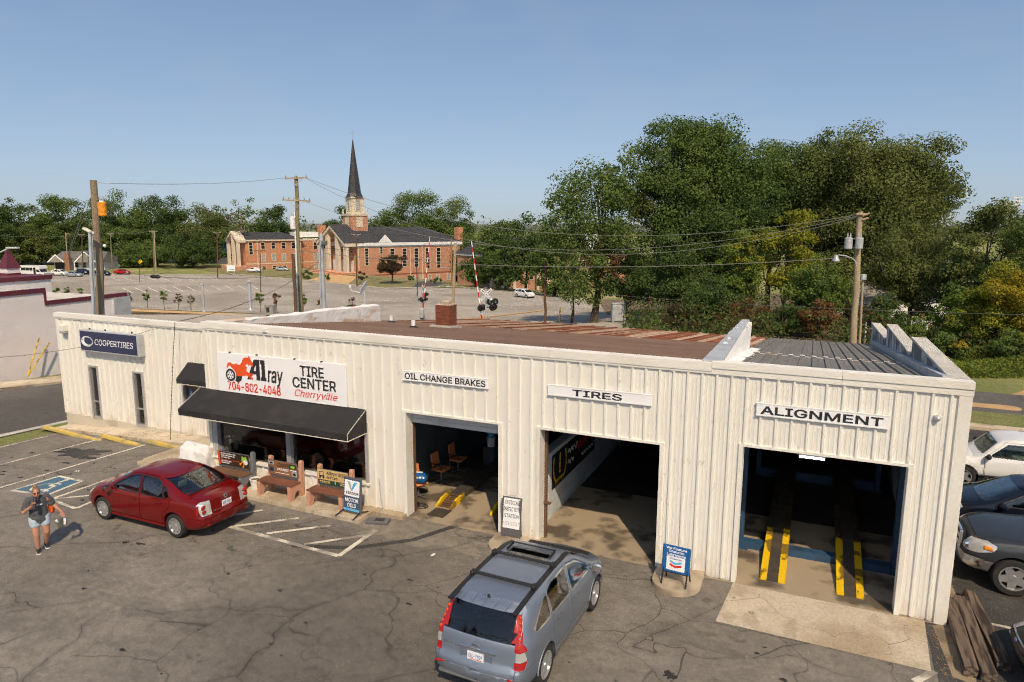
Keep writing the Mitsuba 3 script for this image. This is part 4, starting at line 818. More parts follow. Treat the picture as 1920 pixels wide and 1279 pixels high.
# --- grey-blue crossover
SUV = dict(x0=-2.30, x1=2.20, axles=(1.31, -1.31), r=.355, tw=.225, rim=(5, .13, .07), tum=.30, ng=4.6, archgap=.045,
    top=[(-2.3, 1.58), (-2.1, 1.615), (-1.5, 1.66), (-.6, 1.685), (.1, 1.665), (.42, 1.61), (.65, 1.52), (1.3, 1.18), (1.46, 1.12), (1.9, 1.02), (2.1, .93), (2.2, .82)],
    belt=[(-2.3, 1.10), (-1.4, 1.12), (0, 1.05), (1.2, 1.0), (1.8, .92), (2.2, .70)], wid=[(-2.3, .82), (-2.0, .885), (-1.3, .912), (0, .91), (1.3, .91), (1.8, .875), (2.2, .76)],
    zb=[(-2.3, .36), (-1.9, .28), (0, .24), (1.8, .25), (2.2, .3)], front=[(.25, .1), (.5, 0), (.7, .02), (.85, .1), (1.1, .2)], rear=[(.3, .10), (.45, .0), (.68, .0), (.76, .06), (1.05, .10), (1.12, .12), (1.6, .40)], bowr=.09,
    glass=[('windshield', [(-.66, 1.545), (.66, 1.545), (.76, 1.13), (-.76, 1.13)], 'x', (.4, 1.7), 'mat_glass'), ('rear_window', [(-.585, 1.545), (.585, 1.545), (.70, 1.13), (-.70, 1.13)], 'x', (-2.5, -1.6), 'mat_glass_tint'),
           ('front_side_window', [(1.06, 1.075), (.42, 1.44), (.02, 1.53), (-.04, 1.09)], 'side', 0, 'mat_glass'), ('rear_side_window', [(-.14, 1.095), (-.08, 1.54), (-.75, 1.55), (-.98, 1.50), (-.98, 1.145)], 'side', 0, 'mat_glass_tint'), ('quarter_window', [(-1.06, 1.15), (-1.06, 1.49), (-1.35, 1.41), (-1.70, 1.22), (-1.66, 1.17)], 'side', 0, 'mat_glass_tint'),
           ('sunroof', [(.12, -.40), (.12, .40), (-.38, .40), (-.38, -.40)], 'z', (1.4, 1.9), 'mat_glass_tint')], frames=True, trim='mat_chrome',
    lamps=[('taillight', [(-2.45, .74), (-2.45, .865), (-2.0, .865), (-2.1, .74)], 'side', (.68, 1.2), 'mat_tail_red'), ('reversing_light', [(-2.45, .867), (-2.45, 1.02), (-2.06, 1.02), (-2.03, .867)], 'side', (.70, 1.2), 'mat_lamp_clear'), ('taillight', [(-2.45, 1.022), (-2.45, 1.15), (-2.04, 1.15), (-1.99, 1.022)], 'side', (.67, 1.2), 'mat_tail_red'),
           ('taillight', [(-2.45, 1.152), (-2.2, 1.62), (-1.775, 1.615), (-2.03, 1.152)], 'side', (.60, 1.2), 'mat_tail_red'), ('headlight', [(2.4, .78), (1.68, .97), (1.62, .90), (1.85, .70), (2.4, .62)], 'side', (.45, 1.2), 'mat_lamp_clear')],
    doors=[('front_door', [(1.10, .33), (1.14, .9), (1.10, 1.06), (.44, 1.475), (.0, 1.565), (-.09, 1.06), (-.09, .33)], (.12, .93)), ('rear_door', [(-.11, .33), (-.11, 1.06), (-.04, 1.575), (-.78, 1.585), (-1.01, 1.53), (-1.02, 1.0), (-.95, .68), (-.84, .33)], (-.74, .98))],
    panels=[('hood', [(1.42, -.74), (1.42, .74), (2.0, .62), (2.0, -.62)], 'z', (.7, 1.4)), ('tailgate', [(-.70, .60), (.70, .60), (.735, 1.06), (.63, 1.60), (-.63, 1.60), (-.735, 1.06)], 'x', (-2.6, -1.80)), ('front_bumper', [(-1, .1), (1, .1), (1, .62), (-1, .62)], 'x', (1.72, 2.5)), ('rear_bumper', [(-1, .1), (1, .1), (1, .72), (-1, .72)], 'x', (-2.6, -1.76))],
    seats=[(.22, .39, .62, .52, 0, 0, True), (.22, -.39, .62, .52, 0, 0, True), (-.78, .37, .66, .62, 0, 0, True), (-.78, -.37, .66, .62, 0, 0, True)], seatm='mat_seat_dark', dash=(.98, 1.0), mirror=(.98, 1.12, 'mat_blue_paint'), handle='mat_grey_trim')
def suv_parts(k, P, put, S):
    tp = S['_top']
    def ry(x, y): return float(tp(x)) - .10 * abs(y) ** 2.6 - .01
    for s in (1, -1):
        rl = [(x, s * (.605 - .02 * (x > .2)), ry(x, .60) + .012) for x in np.linspace(-2.02, .42, 24)]
        m = MB(); 
        for a, b in zip(rl[:-1], rl[1:]): m.obox((np.array(a) + b) / 2, (np.linalg.norm(np.array(b) - a) + .004, .085, .03), roty(-math.atan2(b[2] - a[2], b[0] - a[0])))
        P('roof_rail', m, 'mat_black_plastic', sm=False)
        for i in range(6): z = 1.12 + .075 * i; P('lamp_element', MB().rbox((rx(S, z, .70) + .035, s * (.74 - .017 * i), z), (.03, .05, .05), .012, rotz(s * .4)), 'mat_tail_orange')
        P('bumper_reflector', MB().rbox((rx(S, .58, .66), s * .66, .58), (.03, .2, .035), .01, rotz(s * .22)), 'mat_tail_red')
        P('sill_cladding', MB().rbox((0, s * .885, .33), (1.75, .035, .12), .012), 'mat_grey_trim')
    for x in (-1.22, -.38):
        z = ry(x, .3) + .055; b = MB().rbox((x, 0, z), (.085, 1.16, .035), .015)
        for s in (1, -1): b.rbox((x, s * .60, z - .01), (.13, .075, .085), .02)
        P('cross_bar', b, 'mat_black_plastic')
    for y in (-.42, -.21, 0, .21, .42): P('roof_groove', MB().tube([(x, y, ry(x, y) + .003) for x in np.linspace(-1.98, -.48, 12)], .006, 4), 'mat_blue_paint')
    P('sunroof_visor', MB().rbox((.13, 0, ry(.1, 0) + .075), (.12, .92, .016), .006, roty(.35)).rbox((.0, .44, ry(0, .4) + .05), (.3, .03, .05), .01).rbox((.0, -.44, ry(0, .4) + .05), (.3, .03, .05), .01), 'mat_black_plastic')
    P('antenna', MB().lathe([(0, .05), (.015, .045), (.03, 0)], (-1.75, 0, ry(-1.75, 0)), 10).tube([(-1.75, 0, ry(-1.75, 0) + .03), (-2.0, 0, ry(-1.75, 0) + .16)], .004, 5), 'mat_black_plastic')
    plate(P, rx(S, .82) - .004, .82, 'CLL-7109')
    P('plate_recess', MB().box(rx(S, .82) + .008, rx(S, .82) + .014, -.30, .30, .72, .935), 'mat_blue_paint')
    P('garnish', MB().rbox((rx(S, .945) + .004, 0, .945), (.04, .74, .05), .014), 'mat_chrome')
    e = MB(); o = affinity.scale(Point(0, 0).buffer(.055), 1.05, 1.0); o = sbox(-.05, -.045, .05, .045).buffer(.015); hh = unary_union([sbox(-.032, -.04, -.018, .04), sbox(.018, -.04, .032, .04), sbox(-.03, -.008, .03, .008)])
    e.ext(o.difference(o.buffer(-.012)), .012).ext(hh, .012); em = e.mesh(); v = np.array(em.vertices) @ np.array([[0, 0, -1], [-1, 0, 0], [0, 1, 0]], float).T + [rx(S, .99) - .018, 0, .985]; P('emblem', trimesh.Trimesh(v, em.faces, process=False), 'mat_chrome')
    back_text(P, 'model_lettering', 'CR-V', .05, .19, rx(S, .93, .6) - .004, .66, .90, 'mat_chrome')
    P('tailgate_handle', MB().rbox((rx(S, .64) + .005, 0, .64), (.03, .17, .045), .01), 'mat_chrome'); P('bumper_trim', MB().rbox((-2.17, 0, .39), (.24, 1.45, .10), .05), 'mat_grey_trim')
    P('wiper', MB().tube([(rx(S, 1.17), -.02, 1.17), (rx(S, 1.185, .25), -.25, 1.185), (rx(S, 1.195, .52), -.52, 1.195)], .012, 6).lathe([(0, .03), (.03, .025), (.03, 0)], (rx(S, 1.16) + .02, 0, 1.16), 10), 'mat_black_plastic')
    P('front_grille', MB().rbox((2.13, 0, .72), (.05, .8, .16), .02), 'mat_black_plastic')
    P('cowl', MB().rbox((1.44, 0, 1.125), (.14, 1.36, .03), .01), 'mat_black_plastic'); P('parcel_cover', MB().box(-1.9, -1.15, -.7, .7, 1.02, 1.05), 'mat_seat_dark')
    for s in (1, -1): P('wheel_arch_lip', MB().tube([(x + .405 * math.cos(a), s * .903, .36 + .405 * math.sin(a)) for x in (1.31,) for a in np.linspace(.1, 3.04, 20)], .014, 6), 'mat_blue_paint'); P('wheel_arch_lip', MB().tube([(-1.31 + .405 * math.cos(a), s * .903, .36 + .405 * math.sin(a)) for a in np.linspace(.1, 3.04, 20)], .014, 6), 'mat_blue_paint')
build_car(SUV, 'crossover_car', 'grey-blue crossover with black roof bars nosing towards the middle work bay', 'car', (-4.68, 11.52), math.radians(88.3), 'mat_blue_paint', parts=suv_parts)

# --- the row parked nose-in beside the right wall
def pickup(L0, L1, ax, hgt, W, hood, ws, roof, cab_back, bedz, r, tw, rimst, beltz):
    return dict(x0=L0, x1=L1, axles=ax, r=r, tw=tw, rim=rimst, tum=.18, ng=6.5, archgap=.07, bowf=.13,
        top=[(L0, bedz), (cab_back - .12, bedz), (cab_back, hgt - .12), (cab_back + .2, hgt - .02), (roof - .5, hgt), (roof, hgt - .06), (ws, hood + .05), (ws + .14, hood), (ws + .6, hood - .02), (L1 - .12, hood - .16), (L1, hood - .30)],
        belt=[(L0, bedz - .04), (cab_back, beltz + .03), (roof, beltz), (ws, hood - .10), (L1 - .3, hood - .25), (L1, hood - .42)], wid=[(L0, W * .94), (0, W), (ws, W), (L1 - .35, W * .97), (L1, W * .84)],
        zb=[(L0, .5), (0, .42), (L1 - .5, .38), (L1, .42)], front=[(.3, .12), (.5, 0), (.75, .02), (1.0, .06), (1.3, .16)], rear=[(0, 0), (2, 0)],
        glass=[('windshield', [(-W * .72, hgt - .13), (W * .72, hgt - .13), (W * .82, hood + .07), (-W * .82, hood + .07)], 'x', (roof - .25, ws + .25), 'mat_glass'), ('side_window', [(ws - .28, beltz + .06), (roof - .12, hgt - .16), (roof - 1.0, hgt - .14), (roof - 1.02, beltz + .06)], 'side', 0, 'mat_glass')],
        lamps=[], doors=[('door', [(ws - .16, .5), (ws - .16, beltz), (roof - .05, hgt - .10), (roof - 1.1, hgt - .09), (roof - 1.1, .5)], (roof - .92, beltz - .12))], panels=[('hood', [(ws + .1, -W * .8), (ws + .1, W * .8), (L1 - .3, W * .72), (L1 - .3, -W * .72)], 'z', (hood - .32, hood + .25))],
        seats=[(roof - .45, .4, beltz - .4, .55, 0, 0, True), (roof - .45, -.4, beltz - .4, .55, 0, 0, True)], seatm='mat_seat_dark', dash=(ws - .3, beltz - .06), mirror=(ws - .22, beltz + .08, 'mat_black_plastic'))
RAM = pickup(-2.95, 2.78, (1.79, -1.79), 1.90, 1.0, 1.26, 1.25, .45, -1.35, 1.38, .405, .27, (5, .15, .08), 1.24)
RAM['lamps'] = [('headlight', [(2.95, .82), (2.95, 1.0), (2.30, 1.12), (2.12, 1.05), (2.2, .93), (2.5, .84)], 'side', (.56, 1.3), 'mat_lamp_clear'), ('front_bumper', [(-1.2, .46), (1.2, .46), (1.2, .73), (-1.2, .73)], 'x', (2.12, 3.0), 'mat_chrome')]
RAM['panels'].append(('fender_seam', [(-1.2, .60), (1.2, .60), (1.2, .75), (-1.2, .75)], 'x', (2.3, 3.0)))
def ram_parts(k, P, put, S):
    fx = lambda z, y=0: S['x1'] - float(np.interp(z, S['_front'][:, 0], S['_front'][:, 1])) - S['bowf'] * (abs(y) / S['W']) ** 2.4
    P('grille', MB().rbox((fx(.95) - .03, 0, .97), (.10, 1.08, .40), .05), 'mat_black_plastic')
    fr = MB(); 
    for y0, z0, y1, z1 in ((-.52, .80, .52, .80), (-.56, 1.15, .56, 1.15), (-.52, .80, -.56, 1.15), (.52, .80, .56, 1.15)): fr.tube([(fx(.95) + .02, y0, z0), (fx(.95) + .02, y1, z1)], .035, 8)
    fr.tube([(fx(.95) + .02, 0, .8), (fx(.95) + .02, 0, 1.15)], .03, 8).tube([(fx(.95) + .02, -.54, .97), (fx(.95) + .02, .54, .97)], .03, 8); P('grille_surround', fr, 'mat_chrome')
    for s in (1, -1): P('side_marker', MB().rbox((2.30, s * .955, .99), (.16, .06, .10), .02, rotz(-s * .22)), 'mat_lamp_amber')
    for s in (1, -1): P('lamp_bowl', MB().lathe([(0, .02), (.07, .05), (.085, .06), (.085, 0)], n=18).mesh().apply_transform(np.vstack([np.column_stack([np.array([[0, 0, 1], [1, 0, 0], [0, 1, 0]]), [fx(.95, .75) - .02, s * .75, .95]]), [0, 0, 0, 1]])), 'mat_chrome')
    P('antenna', MB().tube([(1.2, -.86, 1.22), (1.1, -.86, 2.0)], .005, 5), 'mat_black_plastic')
build_car(RAM, 'pickup_truck', 'dark grey pickup with chrome bumper parked beside the right wall', 'pickup', (4.32 + 1.79, 17.95), math.pi, 'mat_grey_paint', parts=ram_parts)
S10 = pickup(-2.4, 2.15, (1.37, -1.37), 1.60, .86, 1.02, 1.02, .42, -.55, 1.12, .335, .21, (5, .1, .07), 1.0)
S10['lamps'] = [('headlight', [(2.4, .72), (2.4, .9), (1.85, .92), (1.85, .76)], 'side', (.5, 1.2), 'mat_lamp_clear')]
build_car(S10, 'pickup_truck', 'small white pickup farthest back in the row beside the right wall', 'pickup', (4.5 + 1.37, 24.8), math.pi, 'mat_white_paint_car')
COUPE = {**{q: v for q, v in RED.items() if q[0] != '_'}, 'seatm': 'mat_seat_dark', 'cover': False, 'mirror': (.92, 1.01, 'mat_navy_paint')}
build_car(COUPE, 'saloon_car', 'shiny black car parked between the white and the dark grey pickups', 'car', (4.2 + 1.343, 20.75), math.pi, 'mat_navy_paint')
def sedan_front(k, P, put, S):
    fx = lambda z, y=0: S['x1'] - float(np.interp(z, S['_front'][:, 0], S['_front'][:, 1])) - .16 * (abs(y) / S['W']) ** 2.4
    P('grille', MB().rbox((fx(.60) - .02, 0, .60), (.08, .86, .10), .03), 'mat_black_plastic'); P('grille_chrome', MB().tube([(fx(.66, y) + .012, y, .665) for y in np.linspace(-.45, .45, 9)], .018, 6), 'mat_chrome'); P('emblem', MB().sphere((fx(.62) + .03, 0, .63), (.02, .06, .04), 2), 'mat_plate_blue')
    for s in (1, -1): P('fog_lamp', MB().rbox((fx(.42, .6) - .02, s * .62, .42), (.06, .16, .08), .03), 'mat_lamp_clear')
build_car({**COUPE, 'mirror': (.92, 1.01, 'mat_dark_paint')}, 'saloon_car', 'dark grey saloon nose at the lower right edge, beside the old timbers', 'car', (4.6 + 1.343, 13.9), math.pi, 'mat_dark_paint', parts=sedan_front)
# --- far-off vehicles in the church car park
def far_spec(S, ns='mat_window_dark'): return {**{q: v for q, v in S.items() if q[0] != '_'}, 'glass': [(g[0], g[1], g[2], g[3], ns) for g in S['glass'] if g[2] != 'z'], 'doors': [], 'panels': [], 'seats': [], 'dash': None, 'frames': False}
FR, FS, FP = far_spec(RED), far_spec(SUV), far_spec(RAM)
def far_car(S, px, py, rel, label, cat, paint, scale=1.0, name='parked_car'):
    p = gp(px, py); build_car(S, name, label, cat, tuple(p), YAW + math.radians(rel), paint, detail=1, scale=scale, group=None)
far_car(FS, 113, 517, -8, 'white estate car at the left end of the far row', 'car', 'mat_white_paint_car', 1.03)
far_car(FR, 140, 519, -10, 'silver saloon in the far row, in front of the white estate car', 'car', 'mat_silver_paint')
far_car(FS, 157, 515, -25, 'dark blue car half hidden behind the silver saloon', 'car', 'mat_navy_paint')
far_car(FR, 192, 517, -8, 'black car behind the near wooden pole in the far row', 'car', 'mat_navy_paint', 1.05)
far_car(FP, 230, 515, -10, 'bright red pickup at the right end of the far row', 'pickup', 'mat_bright_red_paint', .82)
far_car(FS, 984, 558, -48, 'white off-road car alone in the church car park near the crossing', 'car', 'mat_white_paint_car', 1.06)
far_car(FP, 476, 511, 170, 'white pickup parked in front of the left church wing', 'pickup', 'mat_white_paint_car', .82)
far_car(FR, 530, 508, -10, 'grey car parked under the left church wing windows', 'car', 'mat_silver_paint', .95)
# small bus
bk = thing('shuttle_bus', 'white shuttle bus parked behind the low pink roof', 'bus'); bp = gp(68, 518); bR = rotz(YAW + math.radians(-14))
def bput(m): m = m.mesh() if isinstance(m, MB) else m; return trimesh.Trimesh(np.array(m.vertices) @ bR.T + bp, m.faces, process=False)
sec = Polygon([(-4.0, .45), (2.6, .45), (3.9, .5), (4.0, 1.05), (2.9, 1.25), (2.35, 1.9), (2.9, 2.15), (2.8, 2.75), (2.2, 3.0), (-3.9, 3.0), (-4.0, 2.8)]).buffer(-.08).buffer(.08)
m = trimesh.creation.extrude_polygon(sec, 2.3, engine='earcut'); v = np.array(m.vertices); obj(bk, 'body', bput(trimesh.Trimesh(np.column_stack([v[:, 0], v[:, 2] - 1.15, v[:, 1]]), m.faces[:, ::-1], process=False)), 'mat_white_paint_car', smooth=30)
for x0, x1 in ((-3.6, -2.2), (-2.1, -.8), (-.7, .2)): obj(bk, 'window', bput(MB().box(x0, x1, -1.17, -1.14, 1.6, 2.4)), 'mat_window_dark')
obj(bk, 'door', bput(MB().box(.5, 1.3, -1.17, -1.14, .5, 2.45)), 'mat_window_dark'); obj(bk, 'cab_window', bput(MB().add([[1.5, -1.17, 1.25], [2.7, -1.17, 1.25], [2.25, -1.17, 1.9], [1.5, -1.17, 1.9]], [[0, 1, 2, 3]])), 'mat_window_dark')
obj(bk, 'windscreen', bput(MB().add([[2.93, -1.0, 1.27], [2.93, 1.0, 1.27], [2.39, 1.0, 1.88], [2.39, -1.0, 1.88]], [[0, 1, 2, 3]])), 'mat_window_dark')
for x in (-2.4, 2.6):
    for y in (-1.05, 1.05): wheel(bk, (bR, bp), x, y, .4, .24, (5, .12, .1))
# ------------------------------------------------------------------ signs on the walls
def board(name, lab, cat, x0, x1, z0, z1, y, th, m, group=None, r=0.008):
    k = thing(name, lab, cat, group); obj(k, 'panel', MB().rbox(((x0 + x1) / 2, y - th / 2, (z0 + z1) / 2), (x1 - x0, th, z1 - z0), r), m); return k
def put_text(k, nm, s, x, z, h, w, y, m, shear=0.0, bold=True): obj(k, nm, stand(text(s, h, w, .005, bold, shear), x, y - .0005, z), m)
def flat(k, nm, poly, x, z, y, m, d=.004): obj(k, nm, MB().ext(poly, d, RXZ, (x, y, z)), m)
k = board('illuminated_sign', 'dark blue tyre-maker box sign with white lettering on the set-back wall', 'sign', -26.55, -23.2, 2.90, 3.76, YL - .05, .26, 'mat_galv', r=.02)
yf = YL - .315
obj(k, 'face', MB().rbox((-24.9, yf + .012, 3.33), (3.2, .03, .76), .01), 'mat_sign_navy'); yf -= .004
put_text(k, 'lettering', 'COOPERTIRES', -25.66, 3.20, .23, 2.15, yf, 'mat_sign_white', .12, False)
el = affinity.scale(Point(0, 0).buffer(1, 48), .34, .205); cres = el.difference(affinity.translate(affinity.scale(Point(0, 0).buffer(1, 48), .285, .15), .03, .015)); el2 = affinity.scale(Point(0, 0).buffer(1, 48), .2, .13).difference(affinity.translate(affinity.scale(Point(0, 0).buffer(1, 48), .2, .14), .085, .03)); cres = unary_union([cres.difference(sbox(-.34, .05, -.20, .09)), affinity.translate(el2, -.05, 0)])
flat(k, 'logo', cres, -26.1, 3.31, yf, 'mat_sign_white')
obj(k, 'hanger', MB().box(-26.1, -26.06, YL - .2, YL - .16, 3.75, 3.83).box(-25.2, -25.16, YL - .2, YL - .16, 3.75, 3.83).box(-23.7, -23.66, YL - .2, YL - .16, 3.75, 3.83), 'mat_dark_metal')
# main sign
y0 = YF - .04; ax_, az_ = -16.38, 2.90
k = board('shop_sign', 'large white shop sign with orange horse-and-wheel logo above the long awning', 'sign', ax_, -11.65, az_, 4.10, y0, .05, 'mat_sign_white', r=.004); y0 -= .055
X_ = lambda u: ax_ + u
put_text(k, 'lettering', 'TIRE', X_(3.15), az_ + .75, .29, .84, y0, 'mat_sign_black'); put_text(k, 'lettering', 'CENTER', X_(2.87), az_ + .40, .29, 1.53, y0, 'mat_sign_black'); put_text(k, 'lettering', 'Cherryville', X_(2.9), az_ + .14, .20, 1.5, y0, 'mat_sign_red', .35, False)
put_text(k, 'phone_number', '704-802-4048', X_(.38), az_ + .085, .25, 2.03, y0, 'mat_sign_red')
A_ = [Polygon([(0, 0), (.30, .62), (.50, .62), (.50, 0), (.36, 0), (.36, .17), (.21, .17), (.13, 0)]).difference(Polygon([(.26, .27), (.36, .27), (.36, .47)]))]
L_ = [sbox(.57, 0, .70, .62).union(sbox(.53, .50, .60, .62)), sbox(.53, 0, .74, .1)]
flat(k, 'lettering', unary_union(A_ + L_), X_(1.16), az_ + .46, y0, 'mat_sign_black'); put_text(k, 'lettering', 'ray', X_(1.95), az_ + .46, .44, .54, y0, 'mat_sign_black', .1)
horse = Polygon([(.02, .36), (.09, .50), (.22, .52), (.30, .46), (.46, .50), (.62, .46), (.72, .56), (.80, .68), (.90, .72), (1.0, .70), (1.06, .78), (1.10, .70), (1.17, .60), (1.24, .50), (1.18, .46), (1.08, .51), (.98, .46), (.93, .40), (.90, .30), (1.02, .26), (1.20, .24), (1.21, .19), (1.02, .20), (1.2, .10), (1.17, .05), (.92, .17), (.74, .15), (.60, .12), (.45, .14), (.36, .20), (.30, .32), (.20, .40), (.12, .42), (.06, .34)])
gap = Polygon([(.86, .46), (.93, .52), (1.02, .53), (1.0, .46), (.93, .42)])
flat(k, 'horse_logo', affinity.scale(horse.buffer(.012).buffer(-.012).difference(gap), .87, 1, origin=(0, 0)), X_(.36), az_ + .40, y0 - .004, 'mat_sign_orange')
wh = Point(0, 0).buffer(.19, 32); sp_ = unary_union([affinity.rotate(affinity.scale(Point(0, 0).buffer(1), .03, .022), a, origin=(0, 0)) for a in [0]] + [affinity.translate(affinity.rotate(affinity.scale(Point(0, 0).buffer(1), .034, .022), math.degrees(a)), .085 * math.cos(a), .085 * math.sin(a)) for a in np.arange(6) * math.pi / 3])
flat(k, 'wheel_logo', affinity.translate(Point(0, 0).buffer(.165, 32), .27, -.02).difference(Point(0, 0).buffer(.22)), X_(.52), az_ + .52, y0 - .001, 'mat_sign_black'); flat(k, 'wheel_logo', Point(0, 0).buffer(.215, 32), X_(.52), az_ + .53, y0 - .005, 'mat_sign_white'); flat(k, 'wheel_logo', wh, X_(.52), az_ + .53, y0 - .0095, 'mat_sign_black'); flat(k, 'wheel_logo', Point(0, 0).buffer(.125, 32).difference(sp_), X_(.52), az_ + .53, y0 - .014, 'mat_sign_white')
for u in (.5, 1.55, 2.95, 3.9): obj(k, 'clip', MB().box(X_(u), X_(u) + .035, YF - .11, YF - .05, az_ + 1.195, az_ + 1.235), 'mat_dark_metal')
for nm, lab, x0, x1, z0, z1, s, tx, tw, th in (('bay_sign', 'white OIL CHANGE BRAKES board over the left bay', -9.82, -7.32, 3.86, 4.10, 'OIL CHANGE BRAKES', -9.74, 2.36, .155), ('bay_sign', 'white TIRES board over the middle bay', -5.72, -3.22, 3.88, 4.12, 'TIRES', -5.10, 1.20, .145), ('bay_sign', 'white ALIGNMENT board over the right bay', -.99, 1.51, 3.93, 4.19, 'ALIGNMENT', -.90, 2.30, .165)):
    k = board(nm, lab, 'sign', x0, x1, z0, z1, YF - .038, .04, 'mat_sign_white', r=.006); put_text(k, 'lettering', s, tx, (z0 + z1) / 2 - th / 2 - .005, th, tw, YF - .0825, 'mat_sign_black')
    obj(k, 'frame', MB().box(x0 - .004, x1 + .004, YF - .086, YF - .036, z0 - .01, z0 + .012).box(x0 - .004, x1 + .004, YF - .086, YF - .036, z1 - .012, z1 + .01), 'mat_white_paint')
# ------------------------------------------------------------------ free-standing signs (local frame: x along, y back, z up)
class Loc:
    def __init__(s, x, y, z, a=0.0, lean=0.0): s.R = rotz(a) @ rotx(-lean); s.t = np.array([x, y, z])
    def __call__(s, m): m = m.mesh() if isinstance(m, MB) else m; return trimesh.Trimesh(np.array(m.vertices) @ s.R.T + s.t, m.faces, process=False)
def ltext(k, nm, L, s, x, z, h, w, y, m, shear=0.0, bold=True): obj(k, nm, L(stand(text(s, h, w, .004, bold, shear), x, y, z)), m)
L = Loc(-6.62, 14.93, .122, math.radians(3), .13)
k = thing('pavement_sign', 'white inspection-station sandwich board in dark frame between the left and middle bays', 'sign')
fr = MB(); 
for x in (-.255, .225): fr.box(x, x + .03, -.015, .015, -.02, 1.02)
fr.box(-.225, .225, -.015, .015, .99, 1.02).box(-.225, .225, -.013, .013, .02, .22); obj(k, 'frame', L(fr), 'mat_grey_trim'); obj(k, 'handle', L(MB().tube([(-.06, 0, 1.02), (-.06, 0, 1.06), (.06, 0, 1.06), (.06, 0, 1.02)], .01, 6)), 'mat_galv')
L2 = Loc(-6.62, 15.02, .122, math.radians(3), -.10); obj(k, 'rear_leg', L2(MB().box(-.255, -.225, .0, .03, -.02, 1.0).box(.225, .255, .0, .03, -.02, 1.0)), 'mat_grey_trim'); obj(k, 'panel', L(MB().box(-.225, .225, -.01, .01, .22, .99)), 'mat_sign_white')
for s, z, w in (('OFFICIAL', .83, .38), ('INSPECTION', .66, .43), ('STATION', .49, .38)): ltext(k, 'lettering', L, s, -w / 2, z, .10, w, -.011, 'mat_sign_black', 0, False)
ltext(k, 'lettering', L, 'LIC# 53557', -.21, .30, .09, .42, -.011, 'mat_sign_grey', 0, False)
L = Loc(-11.15, 14.47, .10, math.radians(-4), .10)
k = thing('pavement_sign', 'blue and white motor-oil sign with splayed feet at the right end of the benches', 'sign')
obj(k, 'frame', L(MB().rbox((0, 0, .52), (.62, .05, .98), .02)), 'mat_grey_trim'); obj(k, 'panel', L(MB().box(-.275, .275, -.032, -.02, .08, .98)), 'mat_sign_slate'); obj(k, 'white_panel', L(MB().box(-.255, .255, -.036, -.03, .50, .94)), 'mat_sign_white')
flat_v = lambda pts: MB().ext(Polygon(pts), .004, RXZ, (0, -.036, 0)); obj(k, 'logo', L(flat_v([(-.17, .90), (-.07, .90), (.01, .66), (-.03, .66)])), 'mat_sign_grey'); obj(k, 'logo', L(flat_v([(.17, .90), (.07, .90), (-.03, .66), (.01, .66)])), 'mat_sign_cyan'); ltext(k, 'lettering', L, 'Valvoline', -.22, .555, .085, .44, -.0365, 'mat_sign_black', .3)
ltext(k, 'lettering', L, 'MOTOR', -.23, .345, .10, .46, -.0325, 'mat_sign_white'); ltext(k, 'lettering', L, 'OILS', -.15, .20, .10, .30, -.0325, 'mat_sign_white'); obj(k, 'stripe', L(MB().box(-.275, .275, -.0345, -.0325, .10, .16)), 'mat_sign_lightblue')
f = MB()
for s in (-1, 1): f.tube([(s * .28, 0, .10), (s * .30, -.32, .015)], .018, 6).tube([(s * .28, 0, .10), (s * .30, .32, .015)], .018, 6)
obj(k, 'foot', Loc(-11.15, 14.47, .10, math.radians(-4))(f.tube([(-.28, 0, .1), (.28, 0, .1)], .02, 6)), 'mat_black_plastic')
L = Loc(-2.40, 14.28, .12, math.radians(-6), .12)
k = thing('pavement_sign', 'blue lubricants sign on black legs on the kerb island left of the right bay', 'sign')
obj(k, 'panel', L(MB().rbox((0, 0, .56), (.62, .035, .60), .012)), 'mat_sign_blue'); fr = MB()
for s in (-1, 1): fr.tube([(s * .26, .03, .5), (s * .27, -.08, -.02)], .018, 6).tube([(s * .26, .03, .5), (s * .27, .34, -.05)], .018, 6)
obj(k, 'legs', L(fr.tube([(-.27, .0, .26), (.27, .0, .26)], .018, 6)), 'mat_black_plastic')
for s, z, w in (('We Feature', .78, .46), ('Chevron', .71, .34), ('Lubricants', .64, .42)): ltext(k, 'lettering', L, s, -w / 2, z - .005, .05, w, -.0175, 'mat_sign_white')
obj(k, 'white_panel', L(MB().ext(sbox(-.19, .33, .19, .605).buffer(.015), .004, RXZ, (0, -.0175, 0))), 'mat_sign_white'); ltext(k, 'lettering', L, 'Chevron', -.14, .555, .04, .28, -.0225, 'mat_plate_blue')
ch_ = lambda z, m: obj(k, 'chevron', L(MB().ext(Polygon([(-.13, z), (0, z - .045), (.13, z), (.13, z - .05), (0, z - .095), (-.13, z - .05)]), .003, RXZ, (0, -.0222, 0))), m); ch_(.535, 'mat_sign_lightblue'); ch_(.465, 'mat_sign_red')
